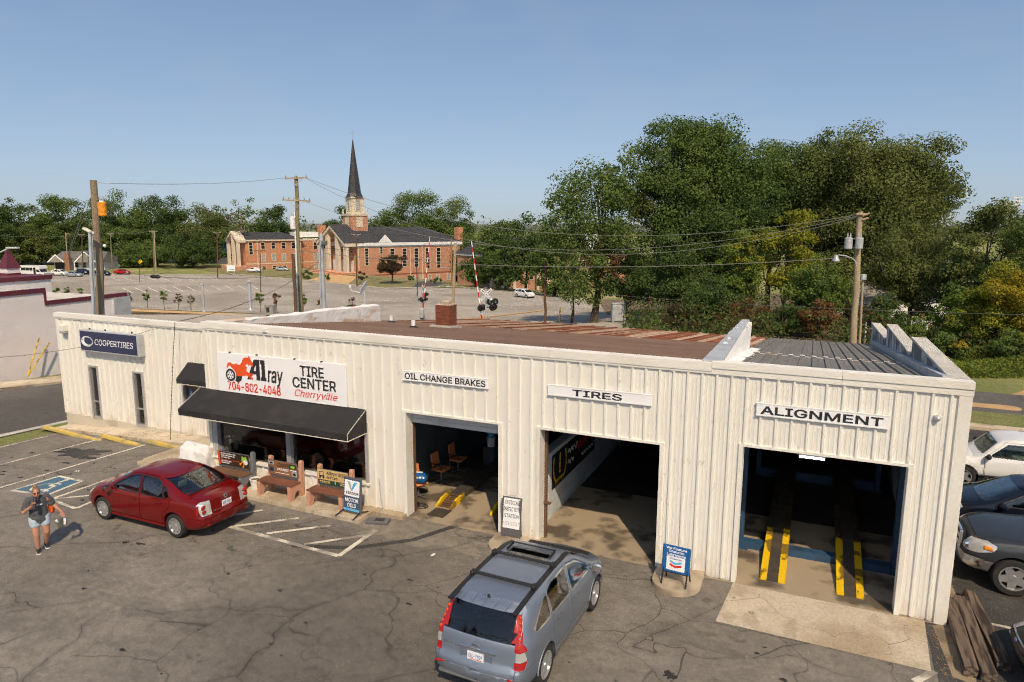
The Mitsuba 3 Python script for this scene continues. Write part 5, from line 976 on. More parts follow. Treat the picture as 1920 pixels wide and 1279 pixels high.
# ------------------------------------------------------------------ benches with printed backs
def wordlines(k, L, x, z, w, n, h, y, m, seed):
    g_ = np.random.default_rng(seed); mb = MB()
    for i in range(n):
        u = 0.0
        while u < w - .02: q_ = min(g_.uniform(.03, .09), w - u); mb.box(x + u, x + u + q_, y - .003, y, z - i * h * 1.8, z - i * h * 1.8 + h); u += q_ + .014
    obj(k, 'small_print', L(mb), m)
def bench(x, w, stone, plank, lab, ad):
    k = thing('advertising_bench', lab, 'bench'); y0, y1, z = 14.45, 14.95, .10
    endp = Polygon([(0, 0), (.13, 0), (.17, .14), (.25, .22), (.35, .22), (.42, .12), (.45, 0), (.57, 0), (.57, .45), (.60, .98), (.58, 1.04), (.52, 1.04), (.49, .98), (.45, .42), (.0, .42), (-.02, .36)]).buffer(.012).buffer(-.012)
    for s in (0, 1):
        m = trimesh.creation.extrude_polygon(endp, .115, engine='earcut'); v = np.array(m.vertices); xx = x - w / 2 + s * (w - .115); obj(k, 'end_slab', trimesh.Trimesh(np.column_stack([xx + v[:, 2], y0 + v[:, 0], z + v[:, 1]]), m.faces, process=False), stone)
    for j in range(3): obj(k, 'seat_plank', MB().rbox((x, y0 + .06 + j * .145, z + .44), (w + .04, .135, .035), .008), plank)
    L = Loc(x, y0 + .465, z, 0, -.06); obj(k, 'back_panel', L(MB().rbox((0, 0, .76), (w - .16, .04, .44), .01)), 'mat_grey_trim'); obj(k, 'back_board', L(MB().box(-w / 2 + .12, w / 2 - .12, -.01, .01, .46, .56)), 'mat_grey_trim'); ad(k, L, w - .16); return k
def ad1(k, L, w):
    obj(k, 'advert', L(MB().box(-w / 2 + .01, w / 2 - .01, -.026, -.021, .55, .97)), 'mat_sign_brown'); obj(k, 'advert_stripe', L(MB().box(-w / 2 - .03, -w / 2 + .05, -.03, -.0262, .54, .985)), 'mat_sign_orange')
    for s, z, ww in (('ARE YOU LOOKING AT ME?', .90, .60), ('YOUR CUSTOMERS ARE', .835, .56), ('LOOKING TOO.', .77, .38)): ltext(k, 'lettering', L, s, -w / 2 + .09, z, .034, ww, -.0265, 'mat_sign_white')
    ltext(k, 'lettering', L, 'ADVERTISE HERE', -w / 2 + .09, .66, .034, .40, -.0265, 'mat_sign_white'); wordlines(k, L, -w / 2 + .09, .60, .34, 1, .03, -.0265, 'mat_sign_white', 1); obj(k, 'advert_rule', L(MB().box(-w / 2 + .09, w / 2 - .36, -.0295, -.0265, .715, .725)), 'mat_sign_orange')
    fx = w / 2 - .17; frog = unary_union([affinity.scale(Point(fx, .80).buffer(1), .12, .085), Point(fx - .06, .88).buffer(.04), Point(fx + .05, .88).buffer(.04)])
    obj(k, 'frog_picture', L(MB().ext(frog, .003, RXZ, (0, -.0265, 0))), 'mat_frog_green'); obj(k, 'frog_picture', L(MB().ext(affinity.scale(Point(fx + .04, .735).buffer(1), .09, .075), .003, RXZ, (0, -.030, 0))), 'mat_sign_white')
    feet = unary_union([LineString([(fx - .06, .74), (fx - .16, .68)]).buffer(.018), Point(fx - .17, .66).buffer(.035), LineString([(fx - .02, .70), (fx - .05, .60)]).buffer(.018), Point(fx - .06, .585).buffer(.033)])
    obj(k, 'frog_picture', L(MB().ext(feet, .003, RXZ, (0, -.0335, 0))), 'mat_frog_orange')
def ad2(k, L, w):
    obj(k, 'advert', L(MB().box(-w / 2 + .005, w / 2 - .005, -.026, -.021, .545, .975)), 'mat_sign_wood'); ltext(k, 'lettering', L, 'COOPER', -.20, .80, .12, .44, -.0265, 'mat_sign_black'); wordlines(k, L, -.20, .74, .42, 2, .022, -.0265, 'mat_sign_white', 2); wordlines(k, L, -.28, .60, .5, 1, .024, -.0265, 'mat_sign_white', 3)
    for u, v, a, b, m in ((-w / 2 + .03, .85, .20, .10, 'mat_sign_grey'), (-w / 2 + .03, .63, .18, .15, 'mat_sign_slate'), (w / 2 - .29, .80, .27, .14, 'mat_sign_green'), (w / 2 - .21, .57, .19, .15, 'mat_sign_grey')):
        obj(k, 'photo', L(MB().box(u, u + a, -.0295, -.0262, v, v + b)), m); obj(k, 'photo_subject', L(MB().ext(affinity.scale(Point(u + a / 2, v + b * .45).buffer(1), a * .3, b * .28), .002, RXZ, (0, -.0295, 0))), 'mat_frog_green' if m == 'mat_sign_green' else 'mat_sign_black')
    wordlines(k, L, w / 2 - .27, .735, .24, 1, .03, -.0265, 'mat_sign_white', 4)
def ad3(k, L, w):
    obj(k, 'advert', L(MB().box(-w / 2 + .005, w / 2 - .005, -.026, -.021, .665, .975)), 'mat_sign_tan'); obj(k, 'advert_band', L(MB().box(-w / 2 + .005, w / 2 - .005, -.026, -.021, .53, .663)), 'mat_sign_green')
    ltext(k, 'lettering', L, 'Allison', -.22, .84, .095, .36, -.0265, 'mat_sign_black', .35); ltext(k, 'lettering', L, 'Golf Cars', -.22, .72, .08, .38, -.0265, 'mat_sign_black', .35)
    wordlines(k, L, .20, .915, .30, 4, .016, -.0265, 'mat_sign_brown', 5)
    wordlines(k, L, -w / 2 + .07, .60, .36, 1, .034, -.0265, 'mat_sign_tan', 6); wordlines(k, L, -w / 2 + .06, .565, .38, 1, .012, -.0265, 'mat_sign_tan', 7); ltext(k, 'lettering', L, 'f', .06, .57, .07, None, -.0265, 'mat_sign_white'); wordlines(k, L, .24, .615, .26, 2, .028, -.0265, 'mat_sign_tan', 8)
    cart = unary_union([LineString([(-w / 2 + .07, .76), (-w / 2 + .08, .90), (-w / 2 + .22, .90), (-w / 2 + .22, .76)]).buffer(.008), Point(-w / 2 + .09, .73).buffer(.032), Point(-w / 2 + .21, .73).buffer(.032), sbox(-w / 2 + .07, .75, -w / 2 + .24, .79)]); obj(k, 'cart_picture', L(MB().ext(cart, .003, RXZ, (0, -.0265, 0))), 'mat_sign_black')
bench(-15.75, 1.36, 'mat_bench_grey', 'mat_bench_plank_brown', 'grey bench with dark advert showing a tree frog, behind the red saloon', ad1)
bench(-13.86, 1.24, 'mat_bench_stone', 'mat_bench_plank', 'pink concrete bench with wood-look COOPER advert, middle of the three benches', ad2)
bench(-12.06, 1.22, 'mat_bench_stone', 'mat_bench_plank', 'pink concrete bench with tan and green golf-car advert beside the motor-oil sign', ad3)
# white tarpaulin bundle
g = Manifold.hull_points(np.array([[-.62, -.05, 0], [.62, -.05, 0], [.62, .5, 0], [-.62, .5, 0], [-.45, .30, .98], [.55, .30, .95], [.55, .46, .93], [-.45, .46, .95], [-.5, .1, .85], [.6, .1, .8]])).refine_to_length(.05)
m = mani_tm(g); v = np.array(m.vertices); v += np.column_stack([meshkit.noise(v * 6), meshkit.noise(v * 7 + 9), meshkit.noise(v * [3, 9, 4] + 5)]) * .11 - .055; v[:, 1] -= .04 * np.sin(v[:, 2] * 14 + v[:, 0] * 9) * (v[:, 2] < .5); v[:, 2] = np.maximum(v[:, 2], .0)
k = thing('tarpaulin_bundle', 'white plastic sheet draped over a bundle left of the grey bench', 'tarpaulin'); obj(k, 'sheet', trimesh.Trimesh(v + [-17.45, 14.70, .10], m.faces, process=False), 'mat_white_paint', smooth=50)
obj(k, 'mark', MB().ext(unary_union([affinity.scale(Point(0, 0).buffer(1), .07, .03), LineString([(.05, .02), (.1, .05)]).buffer(.015), LineString([(-.05, -.01), (-.08, -.06)]).buffer(.01), LineString([(.04, -.01), (.06, -.06)]).buffer(.01)]), .02, RXZ @ rotx(-.3), (-17.8, 14.83, .88)), 'mat_sign_black')
obj(k, 'tie_rope', MB().tube([(-17.0 + .05 * i, 14.64 - .02 * i, .5 - .05 * i) for i in range(8)], .01, 5), 'mat_wire')
# small things along the pavement
pl = thing('plant_pot', 'small white pot of bare soil between the grey and the first pink bench', 'plant pot'); c = (-14.9, 14.80, .10); obj(pl, 'pot', MB().lathe([(0, 0), (.10, 0), (.15, .28), (.165, .29), (.165, .32), (.14, .32), (.135, .27)], c, 20), 'mat_white_paint', smooth=40); obj(pl, 'soil', MB().lathe([(0, .285), (.137, .275)], c, 16), 'mat_dirt')
k = thing('utility_cover', 'grey plastic meter cover in the asphalt right of the motor-oil sign', 'cover'); L = Loc(-10.32, 14.50, .0, .28); obj(k, 'box', L(MB().rbox((0, 0, .035), (.62, .32, .09), .02)), 'mat_grey_trim'); obj(k, 'lid', L(MB().rbox((.05, 0, .085), (.26, .16, .014), .004)), 'mat_black_plastic')
solo('steel_rod', MB().tube([(-10.62, 15.02, 1.02), (-10.56, 14.98, .6), (-10.38, 14.86, .10)], .016, 6), 'mat_galv', 'thin grey rod leaning on the wall behind the meter cover', 'rod')
# chairs in the left bay
def chair(x, y, a, lab, group=None):
    k = thing('swivel_chair', lab, 'chair', group); L = Loc(x, y, .017, a)
    obj(k, 'seat', L(MB().rbox((0, 0, .45), (.46, .44, .07), .03)), 'mat_chair'); obj(k, 'backrest', L(MB().rbox((0, .23, .73), (.42, .06, .42), .03, rotx(-.15))), 'mat_chair')
    f = MB().tube([(0, 0, .06), (0, 0, .43)], .035, 8)
    for q in np.arange(5) * 2 * math.pi / 5: f.tube([(0, 0, .09), (.28 * math.cos(q), .28 * math.sin(q), .03)], .02, 6)
    obj(k, 'base', L(f), 'mat_grey_trim'); ar = MB()
    for s in (-1, 1): ar.tube([(s * .22, .2, .5), (s * .27, .18, .66), (s * .27, -.12, .66), (s * .22, -.16, .46)], .018, 6)
    obj(k, 'armrest', L(ar), 'mat_black_plastic', kind='stuff')
mat('chair', (0.62, 0.22, 0.08), 0.6)
chair(-10.22, 16.38, 1.15, 'sunlit orange chair holding a blue bag inside the left bay'); chair(-10.2, 17.7, 1.5, 'orange chair in shade, second from the left bay door'); chair(-10.15, 18.7, 1.6, 'orange chair in deep shade, third from the left bay door')
bg = rbox((.46, .34, .32), .13); v = np.array(bg.vertices); bag = trimesh.Trimesh(v @ rotz(.35).T + [-10.12, 16.30, .665], bg.faces, process=False)
k = thing('drinks_pack', 'shiny blue wrapped pack of bottles lying on the sunlit orange chair', 'bottle pack'); obj(k, 'wrap', bag, 'mat_sign_blue', smooth=40); w_ = MB()
for i in range(4): w_.obox(np.array([-10.12, 16.30, .73]) + rotz(.35) @ np.array([-.15 + .1 * i, -.162, .0]), (.05, .02, .05), rotz(.35))
obj(k, 'label_patch', w_.obox(np.array([-10.12, 16.30, .835]) + rotz(.35) @ np.array([0, 0, 0]), (.2, .08, .012), rotz(.35)), 'mat_sign_white')
solo('air_hose', MB().tube([(-10.05 + .25 * math.sin(t * 1.3) + .02 * t, 15.62 + .16 * math.cos(t) + .02 * t, .035 + (.3 * math.exp(-t)) + .012 * (int(t) % 2)) for t in np.linspace(0, 15, 70)], .012, 5), 'mat_black_plastic', 'black air hose looped on the floor by the left bay door', 'hose')
k = thing('water_cooler', 'white bucket under a bottle by the dark post inside the left bay', 'water cooler'); obj(k, 'bucket', MB().lathe([(0, 0), (.12, 0), (.15, .32), (.0, .32)], (-9.55, 19.9, .62), 16), 'mat_white_paint', smooth=40); obj(k, 'bottle', MB().lathe([(0, .32), (.11, .33), (.12, .62), (.04, .72), (0, .72)], (-9.55, 19.9, .62), 16), 'mat_sign_lightblue', smooth=40); obj(k, 'stand', MB().box(-9.75, -9.35, 19.7, 20.1, .016, .62), 'mat_interior_wall')
# banner on the block wall
yz = np.array([[0, 0, 1], [1, 0, 0], [0, 1, 0]], float)
k = thing('wall_banner', 'black and yellow advertising banner on the white block wall in the middle bay', 'banner'); xb = -6.19
obj(k, 'cloth', MB().box(xb, xb + .006, 16.7, 20.6, .78, 1.76), 'mat_sign_black')
sy = lambda pts, r: LineString(pts).buffer(r)
sym_ = unary_union([sy([(.10, .82), (.04, .55), (.10, .30), (.22, .12), (.95, .12), (1.05, .30), (1.10, .55), (1.02, .82)], .03), sy([(.58, .80), (.55, .45)], .05), Point(.56, .32).buffer(.055)] + [sy([(.25 + .16 * i, .12), (.25 + .16 * i, .03)], .025) for i in range(5)])
def bput_(nm, poly, y, z, m): mb = MB().ext(poly, .005, yz, (xb + .0062, y, z)); obj(k, nm, mb, m)
bput_('pressure_symbol', sym_, 16.75, .82, 'mat_yellow')
gb = np.random.default_rng(2)
for nm, y0_, y1_, z0_, hh_, m in (('white_script', 18.0, 18.8, 1.38, .2, 'mat_sign_white'), ('white_script', 18.0, 18.5, 1.08, .16, 'mat_sign_white'), ('red_script', 18.8, 19.9, 1.2, .38, 'mat_sign_red'), ('white_script', 19.2, 20.5, .95, .14, 'mat_sign_white')):
    bput_(nm, LineString([(y0_ + t, z0_ + hh_ * .5 + hh_ * .45 * math.sin(t * 26) * gb.uniform(.5, 1)) for t in np.linspace(0, y1_ - y0_, 40)]).buffer(.02), 0, 0, m)
# old railway sleepers
for i, (x0, y0, x1, y1, z, lab) in enumerate(((2.98, 13.42, 3.02, 16.05, 0, 'leftmost of the weathered timbers against the wall corner'), (3.24, 13.36, 3.24, 16.15, .0, 'middle weathered timber of the pile beside the wall corner'), (3.56, 13.85, 3.44, 16.5, 0, 'rightmost weathered timber, nearest the dark saloon'))):
    d = np.array([x1 - x0, y1 - y0]); Lg = np.linalg.norm(d); an = math.atan2(d[1], d[0]) - math.pi / 2; g = mani_tm(Manifold.cube((.225, Lg, .19)).translate((-.11, 0, 0)).refine_to_length(.07)); v = np.array(g.vertices)
    e = np.sign(v - [0, Lg / 2, .095]); v += (np.column_stack([meshkit.noise(v * [8, 1.6, 8] + 3 * i), meshkit.noise(v * [9, 1.5, 9] + 7 + i), meshkit.noise(v * [16, 1.2, 9] + 11 * i)]) - .5) * [.028, .03, .045]
    solo('timber', trimesh.Trimesh(v @ rotz(an).T + [x0, y0, .012], g.faces, process=False), 'mat_tie_wood', lab, 'railway sleeper', smooth=25)
tw = MB(); gk = np.random.default_rng(4)
for i in range(260):
    x, y = gk.uniform(2.5, 3.25), gk.uniform(13.2, 17.5); a = gk.uniform(0, 3.1); l_ = gk.uniform(.03, .12)
    if x < 2.85 and y > 15.0: x = gk.uniform(2.88, 3.2)
    tw.tube([(x, y, .014), (x + l_ * math.cos(a), y + l_ * math.sin(a), .014 + gk.uniform(0, .05))], .003, 3, False)
obj(None, 'straw_litter', tw, 'mat_straw', kind='stuff'); labels['straw_litter'].update(label='dry straw and grass bits strewn along the foot of the right wall', category='straw')
# roof things
k = thing('cinder_block', 'grey hollow cinder block standing on end on the roof edge', 'cinder block'); q = roof_pt(508, 604); L = Loc(q[0], q[1], q[2], .35)
cb = Manifold.cube((.20, .19, .40)).translate((-.1, -.095, 0)) - Manifold.cube((.12, .3, .13)).translate((-.06, -.15, .045)) - Manifold.cube((.12, .3, .13)).translate((-.06, -.15, .215)); obj(k, 'block', L(mani_tm(cb).apply_scale([1.5, 1.5, 1.5])), 'mat_cinder')
q = roof_pt(610, 602); k = thing('cinder_block', 'grey cinder block lying flat by the white roof parapet', 'cinder block'); obj(k, 'block', Loc(q[0], q[1], q[2], .1)(MB().rbox((0, 0, .1), (.6, .25, .22), .01)), 'mat_cinder')
for px, py, top, lab, r in ((383, 583, 530, 'slim galvanised flue on the grey roof, left of the pair', .055), (470, 580, 526, 'thicker galvanised flue on the grey roof, right of the pair', .095)):
    q = roof_pt(px, py, rz2); s = q[:2] @ FH; h = (dep(px, top, s) - q)[2]; k = thing('roof_flue', lab, 'flue')
    obj(k, 'pipe', MB().lathe([(r * 1.8, -.05), (r * 1.1, .1), (r, .12), (r, h - .14)], q, 16), 'mat_galv', smooth=40); obj(k, 'cap', MB().lathe([(0, h), (r * 1.35, h - .02), (r * 1.75, h - .09), (r * 1.6, h - .13), (r, h - .15)], q, 16), 'mat_concrete_pale', smooth=40)
q = np.array([-16.84, 23.2, 4.6]); k = thing('satellite_dish', 'white satellite dish on a bent arm on the coated roof parapet', 'satellite dish')
obj(k, 'dish', MB().lathe([(0, 0), (.15, .012), (.3, .05), (.31, .055), (.3, .04), (0, -.015)], q + [-.05, .1, .72], 28, rotz(.3) @ roty(-1.15) @ rotz(.2)), 'mat_white_paint', smooth=40)
obj(k, 'mast', MB().tube([q, q + [0, .02, .35], q + [-.08, .06, .66]], .025, 8), 'mat_galv'); obj(k, 'feed_arm', MB().tube([q + [-.1, .05, .50], q + [-.55, -.1, .60], q + [-.62, -.12, .75]], .015, 6).rbox(q + [-.62, -.12, .78], (.08, .08, .1), .02), 'mat_white_paint')
# litter
for i, (px, py, lab) in enumerate(((145, 884, 'small scrap of white paper on the asphalt beyond the blue parking symbol'), (812, 1041, 'flat scrap of white paper on the asphalt left of the crossover'))):
    p = gp(px, py); solo('litter', MB().obox(p + [0, 0, .012], (.14, .06, .006), rotz(.4 + i)), 'mat_white_paint', lab, 'litter')
# ------------------------------------------------------------------ the woman walking across the lot
mat('skin', lambda p, n, uv: mix((0.48, 0.25, 0.165), (0.40, 0.19, 0.12), noise(p.x * 22, p.y * 22, p.z * 22)), 0.5, specular=0.35); mat('shirt', lambda p, n, uv: mix((0.060, 0.065, 0.075), (0.085, 0.09, 0.10), fbm(p.x * 14, p.y * 14, p.z * 14)), 0.9); mat('denim', stained((0.42, 0.50, 0.60), (0.28, 0.36, 0.48), 0.7, 9.0), 0.9); mat('hair', lambda p, n, uv: mix((0.13, 0.07, 0.035), (0.32, 0.20, 0.11), noise(p.x * 90, p.y * 90, p.z * 14)), 0.5); mat('lips', (0.42, 0.13, 0.11), 0.4)
mat('shoe', (0.022, 0.022, 0.022), 0.6); mat('bag_orange', (0.62, 0.11, 0.02), 0.5)
PO = np.array([-16.87, 9.80, 0.0]); fd = np.array([0.90, -0.436]); PR = np.array([[fd[1], fd[0], 0], [-fd[0], fd[1], 0], [0, 0, 1.0]])   # local x = her right, y = forward, z up
def W_(m):
    m = m.mesh() if isinstance(m, MB) else m
    return trimesh.Trimesh(np.array(m.vertices) @ PR.T + PO, m.faces, process=False)
def ball(c, r, s=(1, 1, 1)): return Manifold.sphere(1.0, 20).scale(tuple(np.array(s) * r)).translate(tuple(c))
def bone(a, b, ra, rb, sa=(1, 1, 1), sb=(1, 1, 1)): return Manifold.batch_hull([ball(a, ra, sa), ball(b, rb, sb)])
def smooth_m(parts, l=.02, it=8):
    m = mani_tm(Manifold.batch_boolean(parts, m3.OpType.Add).refine_to_length(l)); m.merge_vertices(); trimesh.smoothing.filter_taubin(m, iterations=it); return m
HIP = {1: (.095, -.01, .86), -1: (-.095, .0, .86)}; KN = {1: (.105, .10, .47), -1: (-.115, .06, .47)}; AN = {1: (.095, .06, .085), -1: (-.09, -.14, .10)}
SH = {1: (.185, .0, 1.335), -1: (-.185, .0, 1.335)}; EL = {1: (.30, .10, 1.09), -1: (-.32, .0, 1.085)}; WR = {1: (.135, .265, 1.265), -1: (-.45, .12, .905)}
HD = np.array([.015, .075, 1.50])
b = [bone((0, 0, .92), (0, 0, 1.1), .145, .135, (1.1, .8, 1), (1.1, .8, 1)), bone((0, 0, 1.1), (0, .0, 1.3), .135, .13, (1.1, .8, 1), (1.25, .75, .8)), bone((0, .0, 1.33), (.005, .045, 1.43), .062, .055)]
for s in (1, -1): b += [bone(HIP[s], KN[s], .105, .066), bone(KN[s], np.array(KN[s]) * .55 + np.array(AN[s]) * .45 + [0, -.012, 0], .062, .064), bone(np.array(KN[s]) * .55 + np.array(AN[s]) * .45 + [0, -.012, 0], AN[s], .062, .038), bone((0, 0, 1.32), SH[s], .07, .062), bone(SH[s], EL[s], .058, .046), bone(EL[s], WR[s], .045, .030)]
# head with face
hd = [ball(HD + [0, -.005, .02], .094, (.83, 1.0, 1.08)), ball(HD + [0, .035, -.055], .066, (.84, .85, .95)), bone(HD + [0, .09, .015], HD + [0, .112, -.025], .011, .017), ball(HD + [0, .082, -.062], .02, (1.3, .5, .6)), ball(HD + [0, .075, -.10], .024)]
for s in (1, -1): hd += [ball(HD + [s * .079, -.005, -.01], .024, (.4, .8, 1.2)), ball(HD + [s * .04, .06, -.02], .03)]
# hands: palm, four fingers, thumb
def hand(wr, d, up, side, curl):
    d = np.array(d, float); d /= np.linalg.norm(d); u = np.array(up, float); u -= d * (u @ d); u /= np.linalg.norm(u); w = np.cross(d, u) * side; wr = np.array(wr)
    out = [Manifold.batch_hull([ball(wr, .024), ball(wr + d * .075 + w * .028, .014), ball(wr + d * .08 - w * .028, .014), ball(wr + d * .03 - w * .025, .015)])]
    for i, l_ in enumerate((.068, .076, .07, .055)):
        p = wr + d * .082 + w * (.030 - .02 * i); a = curl * .55; q = p
        for j, f in enumerate((.45, .32, .23)):
            e = d * math.cos(a) - u * math.sin(a); n_ = q + e * l_ * f; out.append(bone(q, n_, .0092 - .001 * j, .0086 - .001 * j)); q = n_; a += curl
    p = wr + d * .02 + w * .026; q = p + d * .03 + w * .03 - u * .008; out += [bone(p, q, .013, .010), bone(q, q + d * .028 - u * .018 * curl + w * .004, .010, .008)]
    return out
b += hand(WR[1], (-.30, .35, .75), (.1, -.75, .3), 1, .9); b += hand(WR[-1], (-.25, .30, -.9), (.0, -1, -.3), -1, .55)
pk = thing('person', 'woman in grey T-shirt and denim shorts drinking from a black tumbler as she walks', 'person')
obj(pk, 'body', W_(smooth_m(b + hd, .013, 6)), 'mat_skin', smooth=True)
sh = [bone((0, 0, .80), (0, .0, 1.08), .192, .168, (1.10, .80, .5), (1.1, .82, 1)), bone((0, .0, 1.08), (0, .0, 1.27), .168, .152, (1.1, .84, 1), (1.2, .78, .8)), bone((0, .03, 1.2), (0, .04, 1.14), .10, .11, (1.5, .85, .8), (1.5, .9, .8)), bone((.06, 0, 1.355), (-.06, 0, 1.355), .066, .066)]
for s in (1, -1): e = np.array(SH[s]) * .35 + np.array(EL[s]) * .65; sh += [bone((0, 0, 1.31), SH[s], .085, .074), bone(SH[s], e, .076, .083)]
shirt = smooth_m(sh, .02, 5); v = np.array(shirt.vertices); v += (meshkit.noise(v * [9, 9, 16])[:, None] - .5) * .03 * np.array([1, 1, .3]) + (meshkit.noise(v * [26, 26, 12] + 5)[:, None] - .5) * .012 * np.array([1, 1, 0])
obj(pk, 'shirt', W_(trimesh.Trimesh(v, shirt.faces, process=False)), 'mat_shirt', smooth=True)
pr_ = MB(); gp_ = np.random.default_rng(3)
for i in range(9): u = -.07 + .017 * i; pr_.obox((u, .168 - .9 * u * u, 1.225 + gp_.uniform(-.004, .004)), (.011, .006, gp_.uniform(.025, .04)))
obj(pk, 'shirt_print', W_(pr_), 'mat_sign_white'); pr2 = MB()
for i in range(6): u = .0 + .014 * i; pr2.obox((u, .171 - .9 * u * u, 1.255), (.010, .006, .022))
obj(pk, 'shirt_print', W_(pr2), 'mat_sign_orange')
so = [bone((0, 0, .93), (0, 0, .84), .165, .168, (1.1, .82, .8), (1.12, .85, .7))]
for s in (1, -1): e = np.array(HIP[s]) * .62 + np.array(KN[s]) * .38; so += [bone(HIP[s], e, .128, .118)]
shm = smooth_m(so, .02, 4); hem = shm.slice_plane([0, 0, .665], [0, 0, 1], cap=False); obj(pk, 'shorts', W_(hem), 'mat_denim', smooth=True)
hr = smooth_m([ball(HD + [0, -.022, .04], .098, (.90, .98, 1.0)), ball(HD + [0, -.06, .0], .075, (.95, .8, 1.0)), ball(HD + [0, -.045, .15], .048), ball(HD + [.02, -.06, .165], .035), ball(HD + [-.02, -.035, .165], .033)], .014, 3); v = np.array(hr.vertices); v += (meshkit.noise(v * 60)[:, None] - .5) * .012; keep = (v[hr.faces].mean(1) - HD); ok = ~((keep[:, 1] > .055) & (keep[:, 2] < .062)); obj(pk, 'hair', W_(trimesh.Trimesh(v, hr.faces[ok], process=False)), 'mat_hair', smooth=True)
gl = MB()
for s in (1, -1): gl.tm(mani_tm(ball(HD + [s * .034, .083, .012], .028, (1.05, .45, .8)))); gl.tube([HD + [s * .06, .078, .02], HD + [s * .084, .0, .015]], .004, 5)
obj(pk, 'sunglasses', W_(gl), 'mat_sign_black', smooth=True); obj(pk, 'lips', W_(mani_tm(ball(HD + [0, .092, -.064], .018, (1.3, .5, .55)))), 'mat_lips', smooth=True)
for s in (1, -1):
    a = np.array(AN[s]); ty = .12; m = smooth_m([bone(a + [0, -.035, -.045], a + [s * .01, ty, -.052], .042, .036, (1, 1, .9), (1.15, 1.3, .75)), bone(a + [0, -.01, -.01], a + [0, -.01, .02], .05, .045)], .012, 4); sk = obj(pk, 'shoe', W_(m), 'mat_shoe', smooth=True)
    so_ = Manifold.batch_hull([Manifold.cylinder(.02, .042, .042, 20).translate(tuple(a + [0, -.04, -.088])), Manifold.cylinder(.02, .047, .047, 20).translate(tuple(a + [s * .01, ty + .012, -.088]))]); obj(sk, 'sole', W_(mani_tm(so_)), 'mat_sign_white', smooth=40)
tk = thing('tumbler', 'black insulated tumbler held to the mouth of the woman', 'tumbler'); hp = np.array([.075, .275, 1.335]); ax = np.array([-.12, -.30, .55]); ax /= np.linalg.norm(ax); Rt = np.column_stack([np.cross(ax, [0, 1, 0]) / np.linalg.norm(np.cross(ax, [0, 1, 0])), np.cross(ax, np.cross(ax, [0, 1, 0]) / np.linalg.norm(np.cross(ax, [0, 1, 0]))), ax])
obj(tk, 'cup', W_(MB().lathe([(0, -.16), (.032, -.16), (.042, .08), (.044, .10), (.0, .11)], hp, 20, Rt).mesh()), 'mat_shoe', smooth=40); obj(tk, 'lid', W_(MB().lathe([(.030, .13), (.044, .115), (.045, .098), (.0, .098)], hp, 20, Rt).tube([hp + Rt @ [0, 0, .12], hp + Rt @ [0.0, 0, .15]], .006, 6).mesh()), 'mat_black_plastic', smooth=40)
bk_ = thing('shoulder_bag', 'orange bag hanging behind the left arm of the woman', 'bag'); obj(bk_, 'pouch', W_(rbox((.12, .28, .28), .05).apply_translation((-.27, -.11, 1.02))), 'mat_bag_orange', smooth=40); obj(bk_, 'strap', W_(MB().tube([(-.25, -.12, 1.14), (-.17, -.085, 1.40), (-.13, .0, 1.425), (-.21, .10, 1.28), (-.27, .0, 1.12)], .012, 6).mesh()), 'mat_bag_orange')
cb = thing('clear_bag', 'clear plastic bag with white papers held in the left hand of the woman', 'bag'); hnd = np.array([-.48, .17, .80]); obj(cb, 'sheet', W_(MB().tm(rbox((.22, .03, .22), .012).apply_transform(np.vstack([np.column_stack([rotz(.3) @ roty(.35), hnd + [.06, .02, -.16]]), [0, 0, 0, 1]]))).mesh()), 'mat_glass'); obj(cb, 'paper', W_(MB().obox(hnd + [.15, .0, -.09], (.05, .006, .10), roty(.5)).obox(hnd + [.0, .02, -.13], (.055, .006, .16), roty(-.1)).mesh()), 'mat_sign_white'); obj(cb, 'handle', W_(MB().tube([hnd + [.02, 0, -.06], hnd + [0, 0, .03], hnd + [-.02, 0, -.06]], .004, 5).mesh()), 'mat_sign_white')
# ------------------------------------------------------------------ church car park, railway, verges behind the shop
def G2(*pts): return Polygon([at(px, s)[:2] for px, s in pts])
struct('church_car_park', drape(G2((-120, 205), (200, 196), (420, 199), (560, 178), (640, 166), (720, 155), (860, 158), (1010, 156), (1120, 160), (1150, 84), (860, 86), (480, 96), (230, 108), (60, 130), (-120, 150)), 0.03), 'mat_asphalt_far')
struct('crossing_road', drape(G2((640, 60), (1130, 60), (1230, 83), (1080, 100), (1080, 86.2), (860, 88), (480, 92), (640, 84)), 0.05), 'mat_asphalt_far')
struct('car_park_kerb', slab(Polygon([*[at(px, s)[:2] for px, s in ((850, 82.5), (900, 88), (960, 95), (1030, 106))], *[at(px, s)[:2] for px, s in ((1030, 107.5), (960, 96.2), (900, 89), (850, 83.4))]]), -0.1, 0.15), 'mat_straw')
struct('lawn', drape(G2((330, 235), (430, 200), (560, 179), (640, 167), (720, 157), (860, 163), (1010, 162), (1080, 170), (1080, 240), (800, 250), (500, 240)), 0.04), 'mat_lawn')
struct('church_path', drape(G2((575, 179), (650, 167), (668, 192), (610, 200)), 0.06), 'mat_straw')
struct('church_drive', drape(G2((770, 159), (815, 159.5), (850, 195), (800, 195)), 0.06), 'mat_asphalt_dark')
struct('verge_kerb', drape(G2((425, 199), (560, 178), (640, 166), (720, 155), (860, 160.5), (1010, 159), (1010, 160.5), (860, 162), (720, 156.5), (640, 167.5), (560, 179.5), (425, 200.5)), 0.09), 'mat_concrete_pale')
struct('straw_bed', drape(G2((215, 101), (500, 89), (640, 84), (640, 87), (500, 93), (215, 107)), 0.05), 'mat_straw')
struct('straw_bed_001', drape(G2((96, 118), (152, 114), (152, 122), (96, 127)), 0.06), 'mat_straw')
struct('ballast', drape(G2((100, 95), (500, 80), (900, 70), (1300, 62), (1300, 68), (900, 77), (500, 88), (100, 103)), 0.03), 'mat_ballast')
